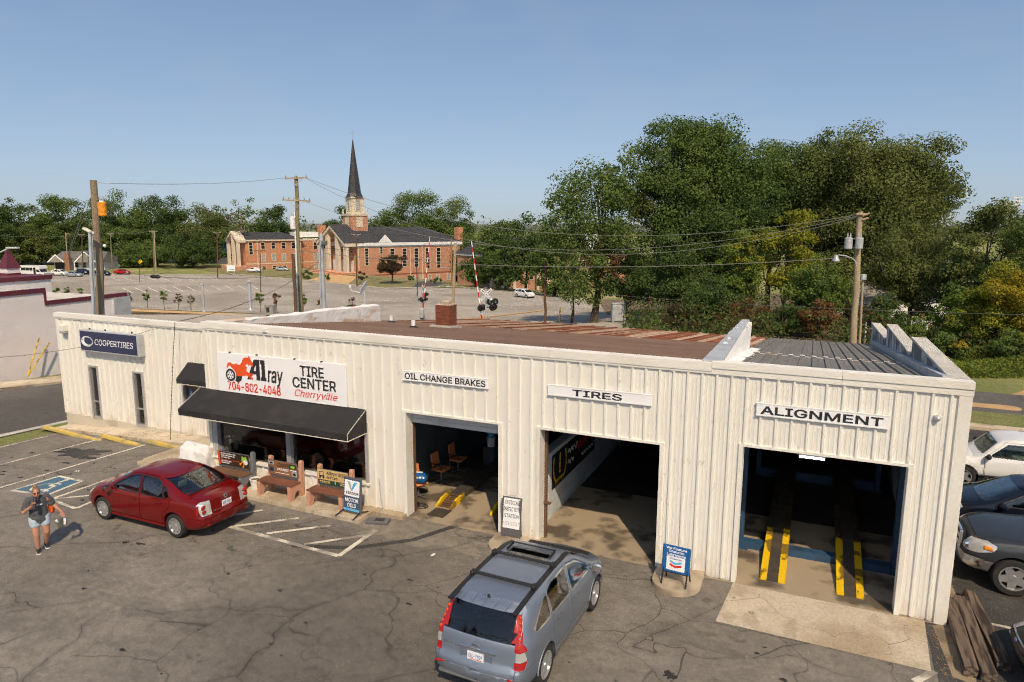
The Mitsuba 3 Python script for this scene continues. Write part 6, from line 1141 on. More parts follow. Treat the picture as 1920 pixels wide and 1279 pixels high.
for i, (o0, o1) in enumerate(((0.0, 0.0), (1.5, 1.5))):
    A, B = at(150, 95.5 + o0), at(1000, 70.5 + o1); struct(num('railway_rail'), MB().box(0, np.linalg.norm(B[:2] - A[:2]), -.07, .07, 0, .18).mesh().apply_transform(np.vstack([np.column_stack([(lambda d: np.column_stack([d, np.cross([0, 0, 1], d) / np.linalg.norm(np.cross([0, 0, 1], d)), np.cross(d, np.cross([0, 0, 1], d) / np.linalg.norm(np.cross([0, 0, 1], d)))]))((B - A) / np.linalg.norm(B - A)), A + [0, 0, .1]]), [0, 0, 0, 1]])), 'mat_rail')
# bay lines of the far car park
def pline(p, q, w=.16): struct(num('parking_line'), drape(line_poly(gp(*p), gp(*q), w), 0.05), 'mat_line_far')
for i in range(11): pline((228 + 24.2 * i, 540 - .55 * i), (250 + 23.4 * i, 549.5 - .7 * i))
for i in range(9): pline((206 + 23.5 * i, 520.5 + .1 * i), (224 + 23 * i, 526 + .0 * i))
for i in range(10): pline((505 + 31 * i, 556 + .4 * i), (560 + 31 * i, 563 + .6 * i), .14)
for i in range(8): pline((560 + 38 * i, 541 + .4 * i), (600 + 38 * i, 546 + .4 * i), .16)
for i in range(6): pline((930 + 16 * i, 573 - 2.2 * i), (975 + 12 * i, 580 - 2.5 * i), .14)
pline((640, 572), (800, 553), .13); pline((800, 553), (900, 549), .15); pline((640, 564), (760, 564), .12); pline((690, 577), (790, 571), .12); pline((520, 575), (760, 574), .12)
# ------------------------------------------------------------------ the pink building at the left
pw = thing('pink_building', 'long pale pink block building with maroon trim across the left street', 'building')
A, B = gp(0, 717), gp(115, 700); dv = (B - A)[:2]; dv /= np.linalg.norm(dv); nv = np.array([dv[1], -dv[0]])     # faces the street
def onw(px, py, off=0.0):
    d = ray(px, py); o = A[:2] + nv * off; t = ((o - CAM[:2]) @ nv) / (d[:2] @ nv); return CAM + d * t
def wu(P): return float((P[:2] - A[:2]) @ dv)
def wbox(mb, u0, u1, o0, o1, z0, z1):
    c = [A[:2] + dv * u + nv * o for u, o in ((u0, o0), (u1, o0), (u1, o1), (u0, o1))]; return mb.add([[*q, z0] for q in c] + [[*q, z1] for q in c], BOXF)
t0, t1, t2 = onw(0, 553), onw(80, 557), onw(236, 548); um, ur = wu(onw(82, 557)), wu(t2); zl, zr_ = t0[2] - .1, t2[2] - .25
obj(pw, 'wall', wbox(wbox(MB(), -40, um, -9, 0, -1.5, zl), um, ur, -9, 0, -1.5, zr_), 'mat_pink_wall')
obj(pw, 'maroon_trim', wbox(wbox(wbox(MB(), -40, um + .12, -.12, .06, zl, zl + .26), um, um + .12, -.12, .06, zr_, zl), um, ur + .05, -.12, .06, zr_, zr_ + .24), 'mat_maroon')
obj(pw, 'roof', wbox(wbox(MB(), -40, um - .02, -9, -.13, zl - .02, zl + .02), um, ur - .2, -9, -.13, zr_ - .3, zr_ + .01), 'mat_sign_lightblue' if False else 'mat_concrete_pale')
for px in (218.5, 233.5): u = wu(onw(px, 560)); obj(pw, 'pilaster', wbox(MB(), u - .32, u + .32, 0, .12, -1.2, zr_ - .002), 'mat_galv')  # grey of these strips paints in the shadow bands at the wall end
q = onw(40, 519, -9.2); ur2 = wu(onw(97, 540, -9.2)); obj(pw, 'upper_wall', wbox(MB(), -40, ur2, -24, -9.2, -2, q[2] - .3), 'mat_pink_wall'); obj(pw, 'upper_trim', wbox(MB(), -40, ur2 + .05, -24, -9.1, q[2] - .298, q[2]), 'mat_maroon')
cu = thing('cupola', 'maroon pyramid cupola on a white base on the pink building roof', 'cupola'); P = onw(19, 512, -11.5); c = np.array([P[0], P[1]]); k_ = 46 / FPX; zb0 = q[2] - .05
def pyr(z0, z1, w0, w1): return MB().add([[c[0] + sx * w0, c[1] + sy * w0, z0] for sx, sy in ((-1, -1), (1, -1), (1, 1), (-1, 1))] + [[c[0] + sx * w1, c[1] + sy * w1, z1] for sx, sy in ((-1, -1), (1, -1), (1, 1), (-1, 1))], BOXF)
obj(cu, 'base', pyr(zb0, zb0 + .55, .42, .42), 'mat_pink_wall'); obj(cu, 'plinth', pyr(zb0, zb0 + .2, .46, .46), 'mat_maroon'); obj(cu, 'roof', pyr(zb0 + .551, zb0 + 1.55, .50, .16), 'mat_maroon'); obj(cu, 'top', pyr(zb0 + 1.551, zb0 + 1.85, .13, .10), 'mat_maroon')
solo('street_lamp', MB().tube([dep(-40, 500, 44), dep(0, 473, 44), dep(15, 466, 44)], .05, 6).rbox(dep(24, 465, 44), (.75, .3, .12), .04, rotz(YAW)), 'mat_galv', 'grey street lamp head reaching in at the left edge above the cupola', 'street lamp')
for a, b in (((73, 634), (52, 706)), ((93, 642), (52, 706))): solo('yellow_guy_guard', MB().tube([onw(*a, .35), onw(*b, .5)], .035, 8), 'mat_yellow', 'upright thin yellow guard on a guy wire by the pink wall' if a[0] == 73 else 'slanting yellow guard on a guy wire by the pink wall', 'guard')
# ------------------------------------------------------------------ poles
def pole(name, lab, m, p1, p2, s, r0, r1, cat='pole', group=None):
    a, b = dep(*p1, s), dep(*p2, s); d = b - a; k = 1.0
    for _ in range(20): e = a + d * k; k += (e[2] - tz(e[0], e[1]) + .3) / -d[2]
    e = a + d * k; key = thing(name, lab, cat, group); tt = np.linspace(0, 1, 9)[:, None]; jit = np.zeros((9, 3)); g = np.random.default_rng(int(p1[0])); jit[1:-1, :2] = g.normal(0, r0 * .25, (7, 2))
    obj(key, 'shaft', MB().tube(a + (e - a) * tt + jit, np.linspace(r0, r1, 9), 10), m, smooth=50); return key, a, e
RS = rotz(YAW)
def can(k, c, r, h, m, nm='transformer'):
    t_ = obj(k, nm, MB().lathe([(0, h / 2 + .06), (r * .9, h / 2 + .02), (r * 1.06, h / 2 - .0), (r * 1.06, h / 2 - .05), (r, h / 2 - .06), (r, -h / 2 + .04), (r * .8, -h / 2), (0, -h / 2)], c, 18), m, smooth=40)
    b = MB()
    for dx in (-.4, .35): b.lathe([(.03, 0), (.05, .05), (.03, .1), (.05, .15), (.03, .2), (.02, .3), (0, .3)], c + RS @ [r * dx, 0, h / 2], 8)
    obj(t_, 'bushing', b, 'mat_sign_grey', smooth=40)
def arm(k, c, L_, m='mat_pole_tan', pins=4, tilt=0.0, nm='crossarm'):
    R = RS @ roty(tilt); q = obj(k, nm, MB().obox(c, (L_, .10, .12), R), m); b = MB()
    for u in np.linspace(-.46, .46, pins): b.lathe([(.02, 0), (.045, .05), (.05, .1), (.03, .13), (.045, .16), (0, .2)], c + R @ [u * L_, 0, .06], 8)
    obj(q, 'insulator', b, 'mat_sign_grey', smooth=40); br = MB()
    for s in (-1, 1): br.tube([c + R @ [s * L_ * .3, -.08, -.05], c + R @ [0, -.12, -.55]], .018, 5)
    obj(q, 'brace', br, 'mat_galv')
kA, tA, eA = pole('utility_pole', 'thick wooden pole with an orange transformer rising behind the left end of the garage', 'mat_pole_wood', (175, 338), (189, 580), 33, .155, .20, 'utility pole')
cA = dep(192, 393, 32.7); can(kA, cA, .185, .62, 'mat_foil_orange', 'orange_transformer'); obj(kA, 'lid', MB().lathe([(0, .42), (.1, .40), (.12, .33), (.0, .33)], cA, 14), 'mat_white_paint', smooth=40); obj(kA, 'bracket', MB().tube([cA + RS @ [-.15, .2, .1], cA + RS @ [-.35, .25, .1]], .04, 6).tube([tA + [0, 0, -.1], tA + RS @ [.35, 0, -.12], tA + RS @ [.8, 0, -.14]], .02, 5), 'mat_galv')
ka, ta, ea = pole('lamp_post', 'slim pale lamp post with a lamp head just left of the orange-transformer pole', 'mat_galv', (168, 436), (174.5, 580), 32.2, .07, .08, 'lamp post'); obj(ka, 'lamp_head', MB().rbox(dep(164, 432, 32.2), (.42, .26, .12), .05, RS @ roty(.5)), 'mat_awning_trim', smooth=30)
kb, tb, eb = pole('conduit_mast', 'thin grey mast clamped between the lamp post and the thick wooden pole', 'mat_galv', (172.5, 437), (178.5, 580), 32.3, .04, .045, 'mast'); obj(kb, 'weather_head', MB().rbox(dep(173.5, 437, 32.3), (.14, .12, .12), .04), 'mat_white_paint'); obj(kb, 'clamp', MB().tube([dep(172, 458, 32.3), dep(180, 460, 32.8)], .03, 6).tube([dep(175, 513, 32.3), dep(186, 515, 32.8)], .03, 6), 'mat_galv')
kB, tB, eB = pole('utility_pole', 'tall double-crossarm wooden pole in front of the church link building', 'mat_pole_green', (555, 331), (564, 577), 55, .14, .20, 'utility pole')
arm(kB, dep(555, 334, 54.8), 1.75, 'mat_pole_tan', 3, -.05); arm(kB, dep(556, 376, 54.8), 2.2, 'mat_pole_tan', 6, .04); can(kB, dep(549, 419, 54.6), .21, .95, 'mat_white_paint'); obj(kB, 'white_conduit', MB().tube([dep(552, 398, 54.7), dep(555, 470, 54.7), dep(558.5, 577, 54.7), dep(561, 640, 54.7)], .06, 8), 'mat_white_paint')
pole('wooden_stub', 'weathered wooden stub pole left of the white conduit', 'mat_pole_brown', (549, 476), (555, 577), 53, .12, .15)
kM, tM, eM = pole('metal_pole', 'thick grey metal pole with a bent riser before the church portico', 'mat_galv', (602, 438), (607, 577), 50, .15, .17); obj(kM, 'riser', MB().tube([dep(606, 452, 49.7), dep(600, 462, 49.7), dep(599, 480, 49.7), dep(602, 577, 49.7), dep(604, 640, 49.7)], .06, 8), 'mat_galv'); obj(kM, 'junction', MB().rbox(dep(608, 456, 49.6), (.4, .3, .35), .08, RS), 'mat_grey_trim')
kC, tC, eC = pole('utility_pole', 'wooden pole with two grey transformers and a lamp arm behind the right roof', 'mat_pole_tan', (1613, 397), (1600, 640), 40, .15, .19, 'utility pole')
can(kC, dep(1591, 457, 39.7), .21, .62, 'mat_galv'); can(kC, dep(1611, 457, 39.6), .21, .62, 'mat_galv'); obj(kC, 'pole_top_pin', MB().rbox(dep(1614, 402, 39.8), (.55, .14, .12), .03, RS).tube([dep(1617, 405, 39.8), dep(1630, 400, 39.8)], .05, 6).tube([dep(1617, 412, 39.8), dep(1628, 409, 39.8)], .05, 6), 'mat_pole_tan')
obj(kC, 'lamp_arm', MB().tube([dep(x, y, 39.6) for x, y in ((1606, 500), (1604, 490), (1597, 484), (1586, 480), (1572, 478))], .035, 7), 'mat_galv'); obj(kC, 'lamp', MB().lathe([(0, .14), (.09, .1), (.12, -.02), (.20, -.2), (.19, -.24), (0, -.2)], dep(1568, 482, 39.6), 16), 'mat_galv', smooth=40)
kD, tD, eD = pole('service_mast', 'thin tan mast with a meter head right of the two-transformer pole', 'mat_pole_tan', (1618, 520), (1612, 640), 41, .06, .07); obj(kD, 'head', MB().rbox(dep(1619, 520, 40.9), (.3, .25, .35), .05, RS), 'mat_galv')
far_poles = [((668, 437), (669, 537), .13, .16, 'mat_pole_brown', 'brown lamp pole standing in the car park before the church nave', 1), ((407, 434), (408, 521), .13, .17, 'mat_pole_brown', 'brown pole left of the left church wing', 1), ((286.5, 432), (290, 515), .14, .18, 'mat_pole_green', 'left one of the twin poles among the left trees', 1), ((289, 432), (292.5, 515), .14, .18, 'mat_pole_tan', 'right one of the twin poles among the left trees', 0), ((207, 436), (210.5, 505), .13, .17, 'mat_pole_wood', 'grey pole just right of the thick orange-transformer pole', 1), ((123, 436), (127, 505), .14, .18, 'mat_pole_tan', 'pale pole standing before the small house', 0), ((153, 438), (156, 508), .13, .16, 'mat_pole_brown', 'brown pole at the right gable of the small house', 1),
    ((487.5, 470), (489, 548), .07, .08, 'mat_dark_metal', 'thin black lamp post before the left church wing', 2), ((781, 487), (783, 556), .07, .08, 'mat_dark_metal', 'thin black lamp post left of the crossing gate', 2), ((1007, 428), (1006, 545), .15, .20, 'mat_pole_green', 'green-grey pole with a short crossarm behind the white off-road car', 1), ((846, 447), (847, 536), .14, .17, 'mat_pole_orange', 'orange-brown pole at the porch of the church', 2)]
PT = {}
for p1, p2, r0, r1, m, lab, kind in far_poles:
    s = float(gp(*p2)[:2] @ FH); k, a, e = pole('utility_pole' if kind < 2 else 'lamp_post', lab, m, p1, p2, s, r0, r1, 'pole' if kind < 2 else 'lamp post'); PT[int(p1[0])] = a
    if kind == 1: arm(k, a + [0, 0, -.3], 2.2, 'mat_pole_tan', 3)
    if kind == 2: obj(k, 'lamp_head', MB().rbox(a + RS @ [0, 0, -.05], (2.2, .3, .14), .05, RS) if p1[0] != 846 else MB().tube([a + [0, 0, -7.0], a + RS @ [-2.2, 0, -7.0]], .06, 6).rbox(a + RS @ [-2.4, 0, -7.0], (.7, .3, .15), .05, RS), 'mat_dark_metal' if p1[0] != 846 else 'mat_galv')
for p1, p2, s, r, m, lab in (((854, 456), (849, 597), 84, .19, 'mat_pole_tan', 'bare pale wooden pole between the two crossing gates'), ((1023, 490), (1022, 598), 79, .16, 'mat_pole_brown', 'reddish-brown pole left of the yellow marker post'), ((1077, 500), (1073, 604), 77, .17, 'mat_pole_brown', 'brown pole with a white box right of the yellow marker post')):
    k, a, e = pole('wooden_pole', lab, m, p1, p2, s, r * .9, r); PT[int(p1[0])] = a
    if p1[0] == 1077: obj(k, 'meter_box', MB().rbox(dep(1071, 573, s - .3), (.3, .25, .9), .05, RS), 'mat_white_paint')
k, a, e = pole('marker_post', 'black and yellow sign post in the car park near the red pickup', 'mat_dark_metal', (261, 490), (262, 530), float(gp(262, 530)[:2] @ FH), .06, .06); obj(k, 'yellow_plate', MB().obox(a + [.3, 0, -.1], (1.0, .06, .7), RS @ roty(-.6)), 'mat_yellow')
k, a, e = pole('marker_post', 'yellow gas marker post between the two brown poles', 'mat_yellow', (1050, 577), (1050, 598), 78, .07, .07, 'post'); obj(k, 'black_band', MB().lathe([(.09, -.35), (.09, -.55), (.09, -.55)], a, 8), 'mat_dark_metal')
solo('lamp_globe', MB().sphere(dep(196, 461, 150), .35, 2), 'mat_white_paint', 'small white lamp globe hung against the dark trees right of the thick pole', 'lamp', smooth=True)
# stadium floodlights at the far right
k, a, e = pole('floodlight_mast', 'distant stadium floodlight mast at the right edge', 'mat_galv', (1909, 368), (1906, 420), 190, .2, .3, 'floodlight')
for i in range(3):
    for j in range(5): obj(k, 'floodlight', MB().rbox(dep(1901 + 3.6 * j, 371 + 6.5 * i, 189.5), (.42, .3, .5), .08, RS), 'mat_white_paint')
# ------------------------------------------------------------------ level-crossing signals
def signal(pxb, s, lab, glab, gate, lean_px, cross_face):
    k = thing('crossing_signal', lab, 'crossing signal'); b = at(pxb, s, 590); R = RS @ rotz(cross_face); L = lambda m: trimesh.Trimesh(np.array(m.mesh().vertices) @ R.T + b, m.mesh().faces, process=False)
    obj(k, 'mast', L(MB().tube([(0, 0, -.2), (0, 0, 4.5)], .075, 10)), 'mat_galv', smooth=40); obj(k, 'base', L(MB().rbox((0, 0, .15), (.5, .5, .4), .04).rbox((-.4, 0, 1.1), (.5, .5, 1.1), .05)), 'mat_galv')
    for a in (.78, -.78):
        bl = obj(k, 'crossbuck', L(MB().obox((0, -.12 - .03 * (a > 0), 3.9), (1.4, .03, .24), roty(a))), 'mat_sign_white')
        mb = MB(); t = text('RAILROAD' if a > 0 else 'CROSSING', .13, 1.2, .01); v = np.array(t.vertices) - [.6, .065, 0]; v = v @ RXZ.T @ roty(a).T + [0, -.137 - .03 * (a > 0), 3.9]; obj(bl, 'lettering', L(MB().add(v, t.faces)), 'mat_sign_black')
    obj(k, 'bell', L(MB().lathe([(0, .1), (.14, .06), (.16, 0), (0, 0)], (0, 0, 4.5), 14)), 'mat_grey_trim')
    for z, sx, fy in ((2.7, (-.55, .55), -1), (2.72, (-.25, .85), 1), (3.25, (.3, .85), -1)):
        obj(k, 'lamp_bar', L(MB().tube([(sx[0], 0, z), (sx[1], 0, z)], .03, 6)), 'mat_dark_metal')
        for x in sx:
            Rl = rotx(math.pi / 2 * -fy) if z < 3 else rotx(math.pi / 2) @ rotz(.5); lm = obj(k, 'lamp', L(MB().lathe([(0, .05), (.30, .04), (.30, .0), (0, -.08)], (x, fy * .12, z), 18, Rl)), 'mat_dark_metal', smooth=40)
            obj(lm, 'hood', L(MB().lathe([(.14, .06), (.17, .30), (.155, .30), (.13, .07)], (x, fy * .12, z), 14, Rl)), 'mat_dark_metal', smooth=40); obj(lm, 'lens', L(MB().lathe([(0, .075), (.12, .065)], (x, fy * .12, z), 14, Rl)), 'mat_maroon' if z < 3 else 'mat_galv')
    g = thing('crossing_gate', glab, 'barrier'); p0 = b + R @ [-.35, -.1, 1.1]; p1 = dep(*gate, s); N = 15
    for i in range(N):
        a_, c_ = p0 + (p1 - p0) * i / N, p0 + (p1 - p0) * (i + 1) / N; obj(g, 'stripe', MB().tube([a_, c_], np.array([.085, .085]) * (1 - .035 * i), 6), 'mat_sign_red' if i % 2 else 'mat_sign_white')
    obj(g, 'counterweight', MB().obox(p0 + (p0 - p1) / np.linalg.norm(p1 - p0) * .5, (.2, .5, .5), R), 'mat_grey_trim')
signal(911, 62, 'nearer crossing signal with a white crossbuck facing the camera', 'raised red and white gate arm leaning left at the nearer crossing signal', (884, 452), 0, .35)
signal(793, 82, 'farther crossing signal left of the brick roof chimney', 'thin raised red and white gate arm at the farther crossing signal', (806, 444), 0, 1.35)
solo('blue_crossing_plate', MB().obox(at(910, 61.6) + [0, 0, 1.2], (.3, .02, .55), RS), 'mat_sign_blue', 'small blue notice plate low on the nearer crossing signal', 'sign')
k = thing('signal_cabinet', 'pale grey metal signal cabinet on short feet behind the rusty roof', 'cabinet'); b = at(1159, 75.5, 600); L = lambda m: trimesh.Trimesh(np.array(m.mesh().vertices) @ RS.T + b, m.mesh().faces, process=False)
obj(k, 'body', L(MB().rbox((0, 0, 1.15), (1.5, 1.2, 1.9), .03)), 'mat_galv'); obj(k, 'door', L(MB().rbox((0, -.61, 1.12), (1.3, .04, 1.7), .02)), 'mat_galv'); obj(k, 'feet', L(MB().box(-.7, -.55, -.55, .55, -.2, .21).box(.55, .7, -.55, .55, -.2, .21)), 'mat_galv'); obj(k, 'roof', L(MB().rbox((0, 0, 2.12), (1.62, 1.34, .06), .02)), 'mat_galv'); obj(k, 'handle', L(MB().box(-.05, .03, -.66, -.63, .95, 1.2)), 'mat_grey_trim')
# ------------------------------------------------------------------ the church
chk = thing('brick_church', 'large orange-brick church with cream-columned gable porch and tall dark spire', 'church')
E2_ = np.array([-E1[1], E1[0]])
def CF(o, base):      # frame: u along E1, v along E2, z up
    def f(u, v, z): p = o + E1 * u + E2_ * v; return np.array([p[0], p[1], base + z])
    return f
K = CF(K0, -6.0)
def fbox(mb, F, u0, u1, v0, v1, z0, z1):
    c = [(u0, v0), (u1, v0), (u1, v1), (u0, v1)]; return mb.add([F(*q, z0) for q in c] + [F(*q, z1) for q in c], BOXF)
def hip(F, u0, u1, v0, v1, z0, z1, hr=True, hl=False, ov=.6):
    vm = (v0 + v1) / 2; a = u0 - (0 if not hl else ov); b = u1 + ov; ua = u0 + (v1 - v0) * .45 if hl else a; ub = u1 - (v1 - v0) * .45 if hr else b
    V = [F(a, v0 - ov, z0), F(b, v0 - ov, z0), F(b, v1 + ov, z0), F(a, v1 + ov, z0), F(ua, vm, z1), F(ub, vm, z1)]
    return MB().add(V, [[0, 1, 5], [0, 5, 4], [1, 2, 5], [2, 3, 4], [2, 4, 5], [3, 0, 4], [0, 2, 1], [0, 3, 2]])
def win(par, F, u, v, z, w, h, side=-1, pm='mat_window_dark', fm='mat_cream_stone', nm='window', along='u', bars=1):
    d = .06
    def bx(mb, a0, a1, o0, o1, z0, z1): return fbox(mb, F, a0, a1, v + min(side * o0, side * o1), v + max(side * o0, side * o1), z0, z1) if along == 'u' else fbox(mb, F, v + min(side * o0, side * o1), v + max(side * o0, side * o1), a0, a1, z0, z1)
    fr = MB(); t = min(.16, w * .2)
    for a0, a1, z0, z1 in ((u - w / 2 - t, u - w / 2, z - t, z + h + t), (u + w / 2, u + w / 2 + t, z - t, z + h + t), (u - w / 2, u + w / 2, z + h, z + h + t), (u - w / 2, u + w / 2, z - t, z)): bx(fr, a0, a1, 0, .12, z0, z1)
    for i in range(bars): zz = z + h * (i + 1) / (bars + 1); bx(fr, u - w / 2, u + w / 2, .02, .09, zz - .05, zz + .05)
    k = obj(par, nm, fr, fm); obj(k, 'pane', bx(MB(), u - w / 2, u + w / 2, .0, .04, z, z + h), pm); return k
LN, WN, HE, HR = 36.0, 18.5, 8.2, 13.1
obj(chk, 'nave_wall', fbox(MB(), K, 0, LN, 0, WN, -7, HE), 'mat_church_brick')
obj(chk, 'roof', hip(K, .0, LN, 0, WN, HE + .35, HR), 'mat_shingle'); obj(chk, 'eave', fbox(fbox(MB(), K, -.2, LN + .55, -.55, WN + .55, HE - .55, HE + .349), K, -.2, LN + .3, -.2, WN + .2, HE - .95, HE - .551), 'mat_white_paint')
obj(chk, 'gable_wall', MB().add([K(-.05, 0, -6), K(-.05, WN, -6), K(-.05, WN, HE), K(-.05, WN / 2, HR - .2), K(-.05, 0, HE)], [[0, 4, 3], [0, 3, 2], [0, 2, 1]]), 'mat_church_brick_orange')
for u, w, z, h in ((3.0, 1.0, 2.0, 4.9), (7.8, .8, 5.3, 2.0), (11.4, 1.3, 1.4, 5.2), (15.6, 1.3, 1.4, 5.2), (19.7, 1.3, 1.0, 5.6), (23.8, 1.3, .4, 6.2), (27.8, 1.3, .4, 6.2)): win(chk, K, u, 0, z, w, h, bars=5 if h > 3 else 2)
for u in (18.5, 21.5, 24.5, 27.5, 31.5): win(chk, K, u, 0, -3.4, 1.1, 1.7, pm='mat_window_blind')
for u in (0.4, 17.6, 21.8, 33.4): obj(chk, 'downpipe', fbox(MB(), K, u - .09, u + .09, -.16, -.02, -5, HE - .5), 'mat_cream_stone')
obj(chk, 'string_course', fbox(MB(), K, 0, LN, -.08, 0, -1.1, -.8), 'mat_brick_dark')
obj(chk, 'dormer', MB().add([K(6.6, -.62, HE + .36), K(11.2, -.62, HE + .36), K(8.9, -.62, HE + 2.7), K(8.9, -.4, HE + 2.7), K(6.6, -.4, HE + .36), K(11.2, -.4, HE + .36)], [[0, 1, 2], [3, 5, 4], [0, 2, 3], [0, 3, 4], [1, 5, 3], [1, 3, 2]]), 'mat_white_paint')
obj(chk, 'dormer_roof', MB().add([K(6.4, -.6, HE + .4), K(11.4, -.6, HE + .4), K(8.9, -.6, HE + 2.9), K(8.9, 4.6, HE + 2.9)], [[1, 3, 2], [0, 2, 3]]), 'mat_shingle')
# porch: four tall cream piers under a raking cream gable
PD = 3.6
def rake(v): return HE + .2 + (HR + .3 - HE - .2) * (1 - abs(v - WN / 2) / (WN / 2 + .6))
for v0, v1 in ((-.3, 1.5), (5.0, 6.8), (11.7, 13.5), (17.0, 18.8)):
    ua, ub = -PD, -PD + .9; za, zb = rake(v0) - .5, rake(v1) - .5
    obj(chk, 'porch_pier', MB().add([K(ua, v0, -1), K(ub, v0, -1), K(ub, v1, -1), K(ua, v1, -1), K(ua, v0, za), K(ub, v0, za), K(ub, v1, zb), K(ua, v1, zb)], BOXF), 'mat_cream_stone')
for va, vb in ((-.6, WN / 2), (WN + .6, WN / 2)):
    za, zb = HE + .2, HR + .5; obj(chk, 'raking_cornice', MB().add([K(-PD - .4, va, za - .9), K(.1, va, za - .9), K(.1, vb, zb - .9), K(-PD - .4, vb, zb - .9), K(-PD - .4, va, za), K(.1, va, za), K(.1, vb, zb), K(-PD - .4, vb, zb)], BOXF), 'mat_cream_stone')
    obj(chk, 'porch_roof', MB().add([K(-PD - .5, va, za + .01), K(2, va, za + .01), K(2, vb, zb + .01), K(-PD - .5, vb, zb + .01), K(-PD - .5, va, za + .2), K(2, va, za + .2), K(2, vb, zb + .2), K(-PD - .5, vb, zb + .2)], BOXF), 'mat_shingle')
for v in (3.2, 9.25, 15.3): win(chk, K, v, -.06, 5.6, 1.9, 4.2 if v == 9.25 else 2.4, along='v', bars=3); win(chk, K, v, -.06, .2, 2.0, 3.0, along='v', nm='door', pm='mat_white_paint')
obj(chk, 'porch_steps', fbox(fbox(fbox(MB(), K, -PD - 2.0, 0, -1.5, WN + 1.5, -1, .1), K, -PD - 3, -PD - 2, -.5, WN + .5, -1, -.15), K, -PD - 4, -PD - 3, .5, WN - .5, -1, -.4), 'mat_church_brick')
# steeple
tu, tv = 4.4, WN / 2; KT = CF(K0 + E1 * tu + E2_ * tv, -6.0)
tb_ = obj(chk, 'tower', fbox(MB(), KT, -2.7, 2.7, -2.7, 2.7, 9, 16.3), 'mat_church_brick'); obj(tb_, 'cornice', fbox(MB(), KT, -2.95, 2.95, -2.95, 2.95, 16.301, 16.9), 'mat_cream_stone')
for a in ('u', 'v'): win(tb_, KT, 0, -2.7, 13.2, 1.7, 2.6, along=a, pm='mat_cream_stone', nm='louvre')
bf = obj(chk, 'belfry', fbox(MB(), KT, -2.0, 2.0, -2.0, 2.0, 16.9, 21.7), 'mat_cream_stone'); obj(bf, 'cornice', fbox(MB(), KT, -2.3, 2.3, -2.3, 2.3, 21.4, 21.85), 'mat_cream_stone')
for a in ('u', 'v'): win(bf, KT, 0, -2.0, 17.8, 1.5, 3.0, along=a, bars=4, nm='louvre', pm='mat_window_blind')
for s1 in (-1, 1):
    for s2 in (-1, 1): p = KT(2.6 * s1, 2.6 * s2, 0); obj(tb_, 'finial', MB().lathe([(.2, 16.9), (.25, 17.3), (.12, 17.5), (.26, 17.9), (.0, 18.5)], [p[0], p[1], -6.0], 10), 'mat_cream_stone', smooth=40)
p = KT(0, 0, 0); obj(chk, 'spire', MB().lathe([(2.9, 21.8), (2.5, 22.0), (2.0, 23.0), (.12, 38.3), (0, 38.4)], [p[0], p[1], -6.0], 8, rotz(YAW + .39)), 'mat_spire')
obj(chk, 'cross', MB().box(-.07, .07, -.07, .07, 38.2, 41.2).box(-.75, .75, -.06, .06, 40.2, 40.35).mesh().apply_transform(np.vstack([np.column_stack([rotz(YAW), [p[0], p[1], -6.0]]), [0, 0, 0, 1]])), 'mat_steel')
# rear wing, chimney, carriage porch
obj(chk, 'rear_wing', fbox(MB(), K, LN, LN + 6, -1.5, WN - 2, -7, 5.4), 'mat_church_brick'); obj(chk, 'rear_wing', fbox(MB(), K, LN + 5, LN + 12, -2.5, 6, -7, 2.2), 'mat_church_brick'); obj(chk, 'wing_coping', fbox(fbox(MB(), K, LN - .1, LN + 6.1, -1.6, WN - 2, 5.4, 5.75), K, LN + 4.9, LN + 12.1, -2.6, 6, 2.2, 2.5), 'mat_cream_stone'); win(chk, K, LN + 2.2, -1.5, 3.0, .9, 1.6); win(chk, K, LN + 8.3, -2.5, -1.4, 2.2, 2.2)
obj(chk, 'brick_chimney', fbox(MB(), K, LN + .8, LN + 3.0, 2.5, 4.5, 2, 13.0), 'mat_church_brick_orange')
CP = K; obj(chk, 'carriage_porch', hip(CP, LN - 3.5, LN + 3.5, -6.5, -1.5, -1.9, -.4, True, True, .4), 'mat_shingle'); obj(chk, 'carriage_porch_fascia', fbox(MB(), CP, LN - 3.8, LN + 3.8, -6.8, -1.5, -2.25, -1.901), 'mat_dark_metal')
for u, v in ((LN - 3.3, -6.3), (LN + 3.3, -6.3), (LN, -6.3)): obj(chk, 'porch_post', fbox(MB(), CP, u - .1, u + .1, v - .1, v + .1, -5.5, -2.2), 'mat_white_paint')
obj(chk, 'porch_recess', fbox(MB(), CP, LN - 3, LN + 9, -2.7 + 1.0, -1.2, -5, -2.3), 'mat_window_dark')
# left wing with its own small porch, and the flat-roofed link
wg = thing('church_wing', 'two-storey brick church wing with hipped dark roof at the left', 'church'); oW = at(459, 217)[:2]; Wf = CF(oW, -6.0); LW, WW, HW = 18.0, 10.0, 8.7
obj(wg, 'wall', fbox(MB(), Wf, 0, LW, 0, WW, -2, HW), 'mat_church_brick_orange'); obj(wg, 'roof', hip(Wf, 0, LW, 0, WW, HW + .3, 11.2), 'mat_shingle'); obj(wg, 'eave', fbox(MB(), Wf, -.2, LW + .5, -.5, WW + .5, HW - .25, HW + .299), 'mat_cream_stone')
for u in (5.4, 8.7, 12.0, 15.3):
    win(wg, Wf, u, 0, 6.0, 1.1, 1.9, bars=1); win(wg, Wf, u, 0, 2.2, 1.1, 2.1, pm='mat_window_blind'); win(wg, Wf, u, 0, -.5, 1.1, 1.0)
win(wg, Wf, 1.6, 0, 4.4, 1.0, 3.6, bars=3); obj(wg, 'band', fbox(MB(), Wf, 0, LW, -.1, 0, 1.2, 1.55), 'mat_cream_stone')
for u in (3.6, LW - .4): obj(wg, 'downpipe', fbox(MB(), Wf, u - .1, u + .1, -.16, 0, -1, HW), 'mat_cream_stone')
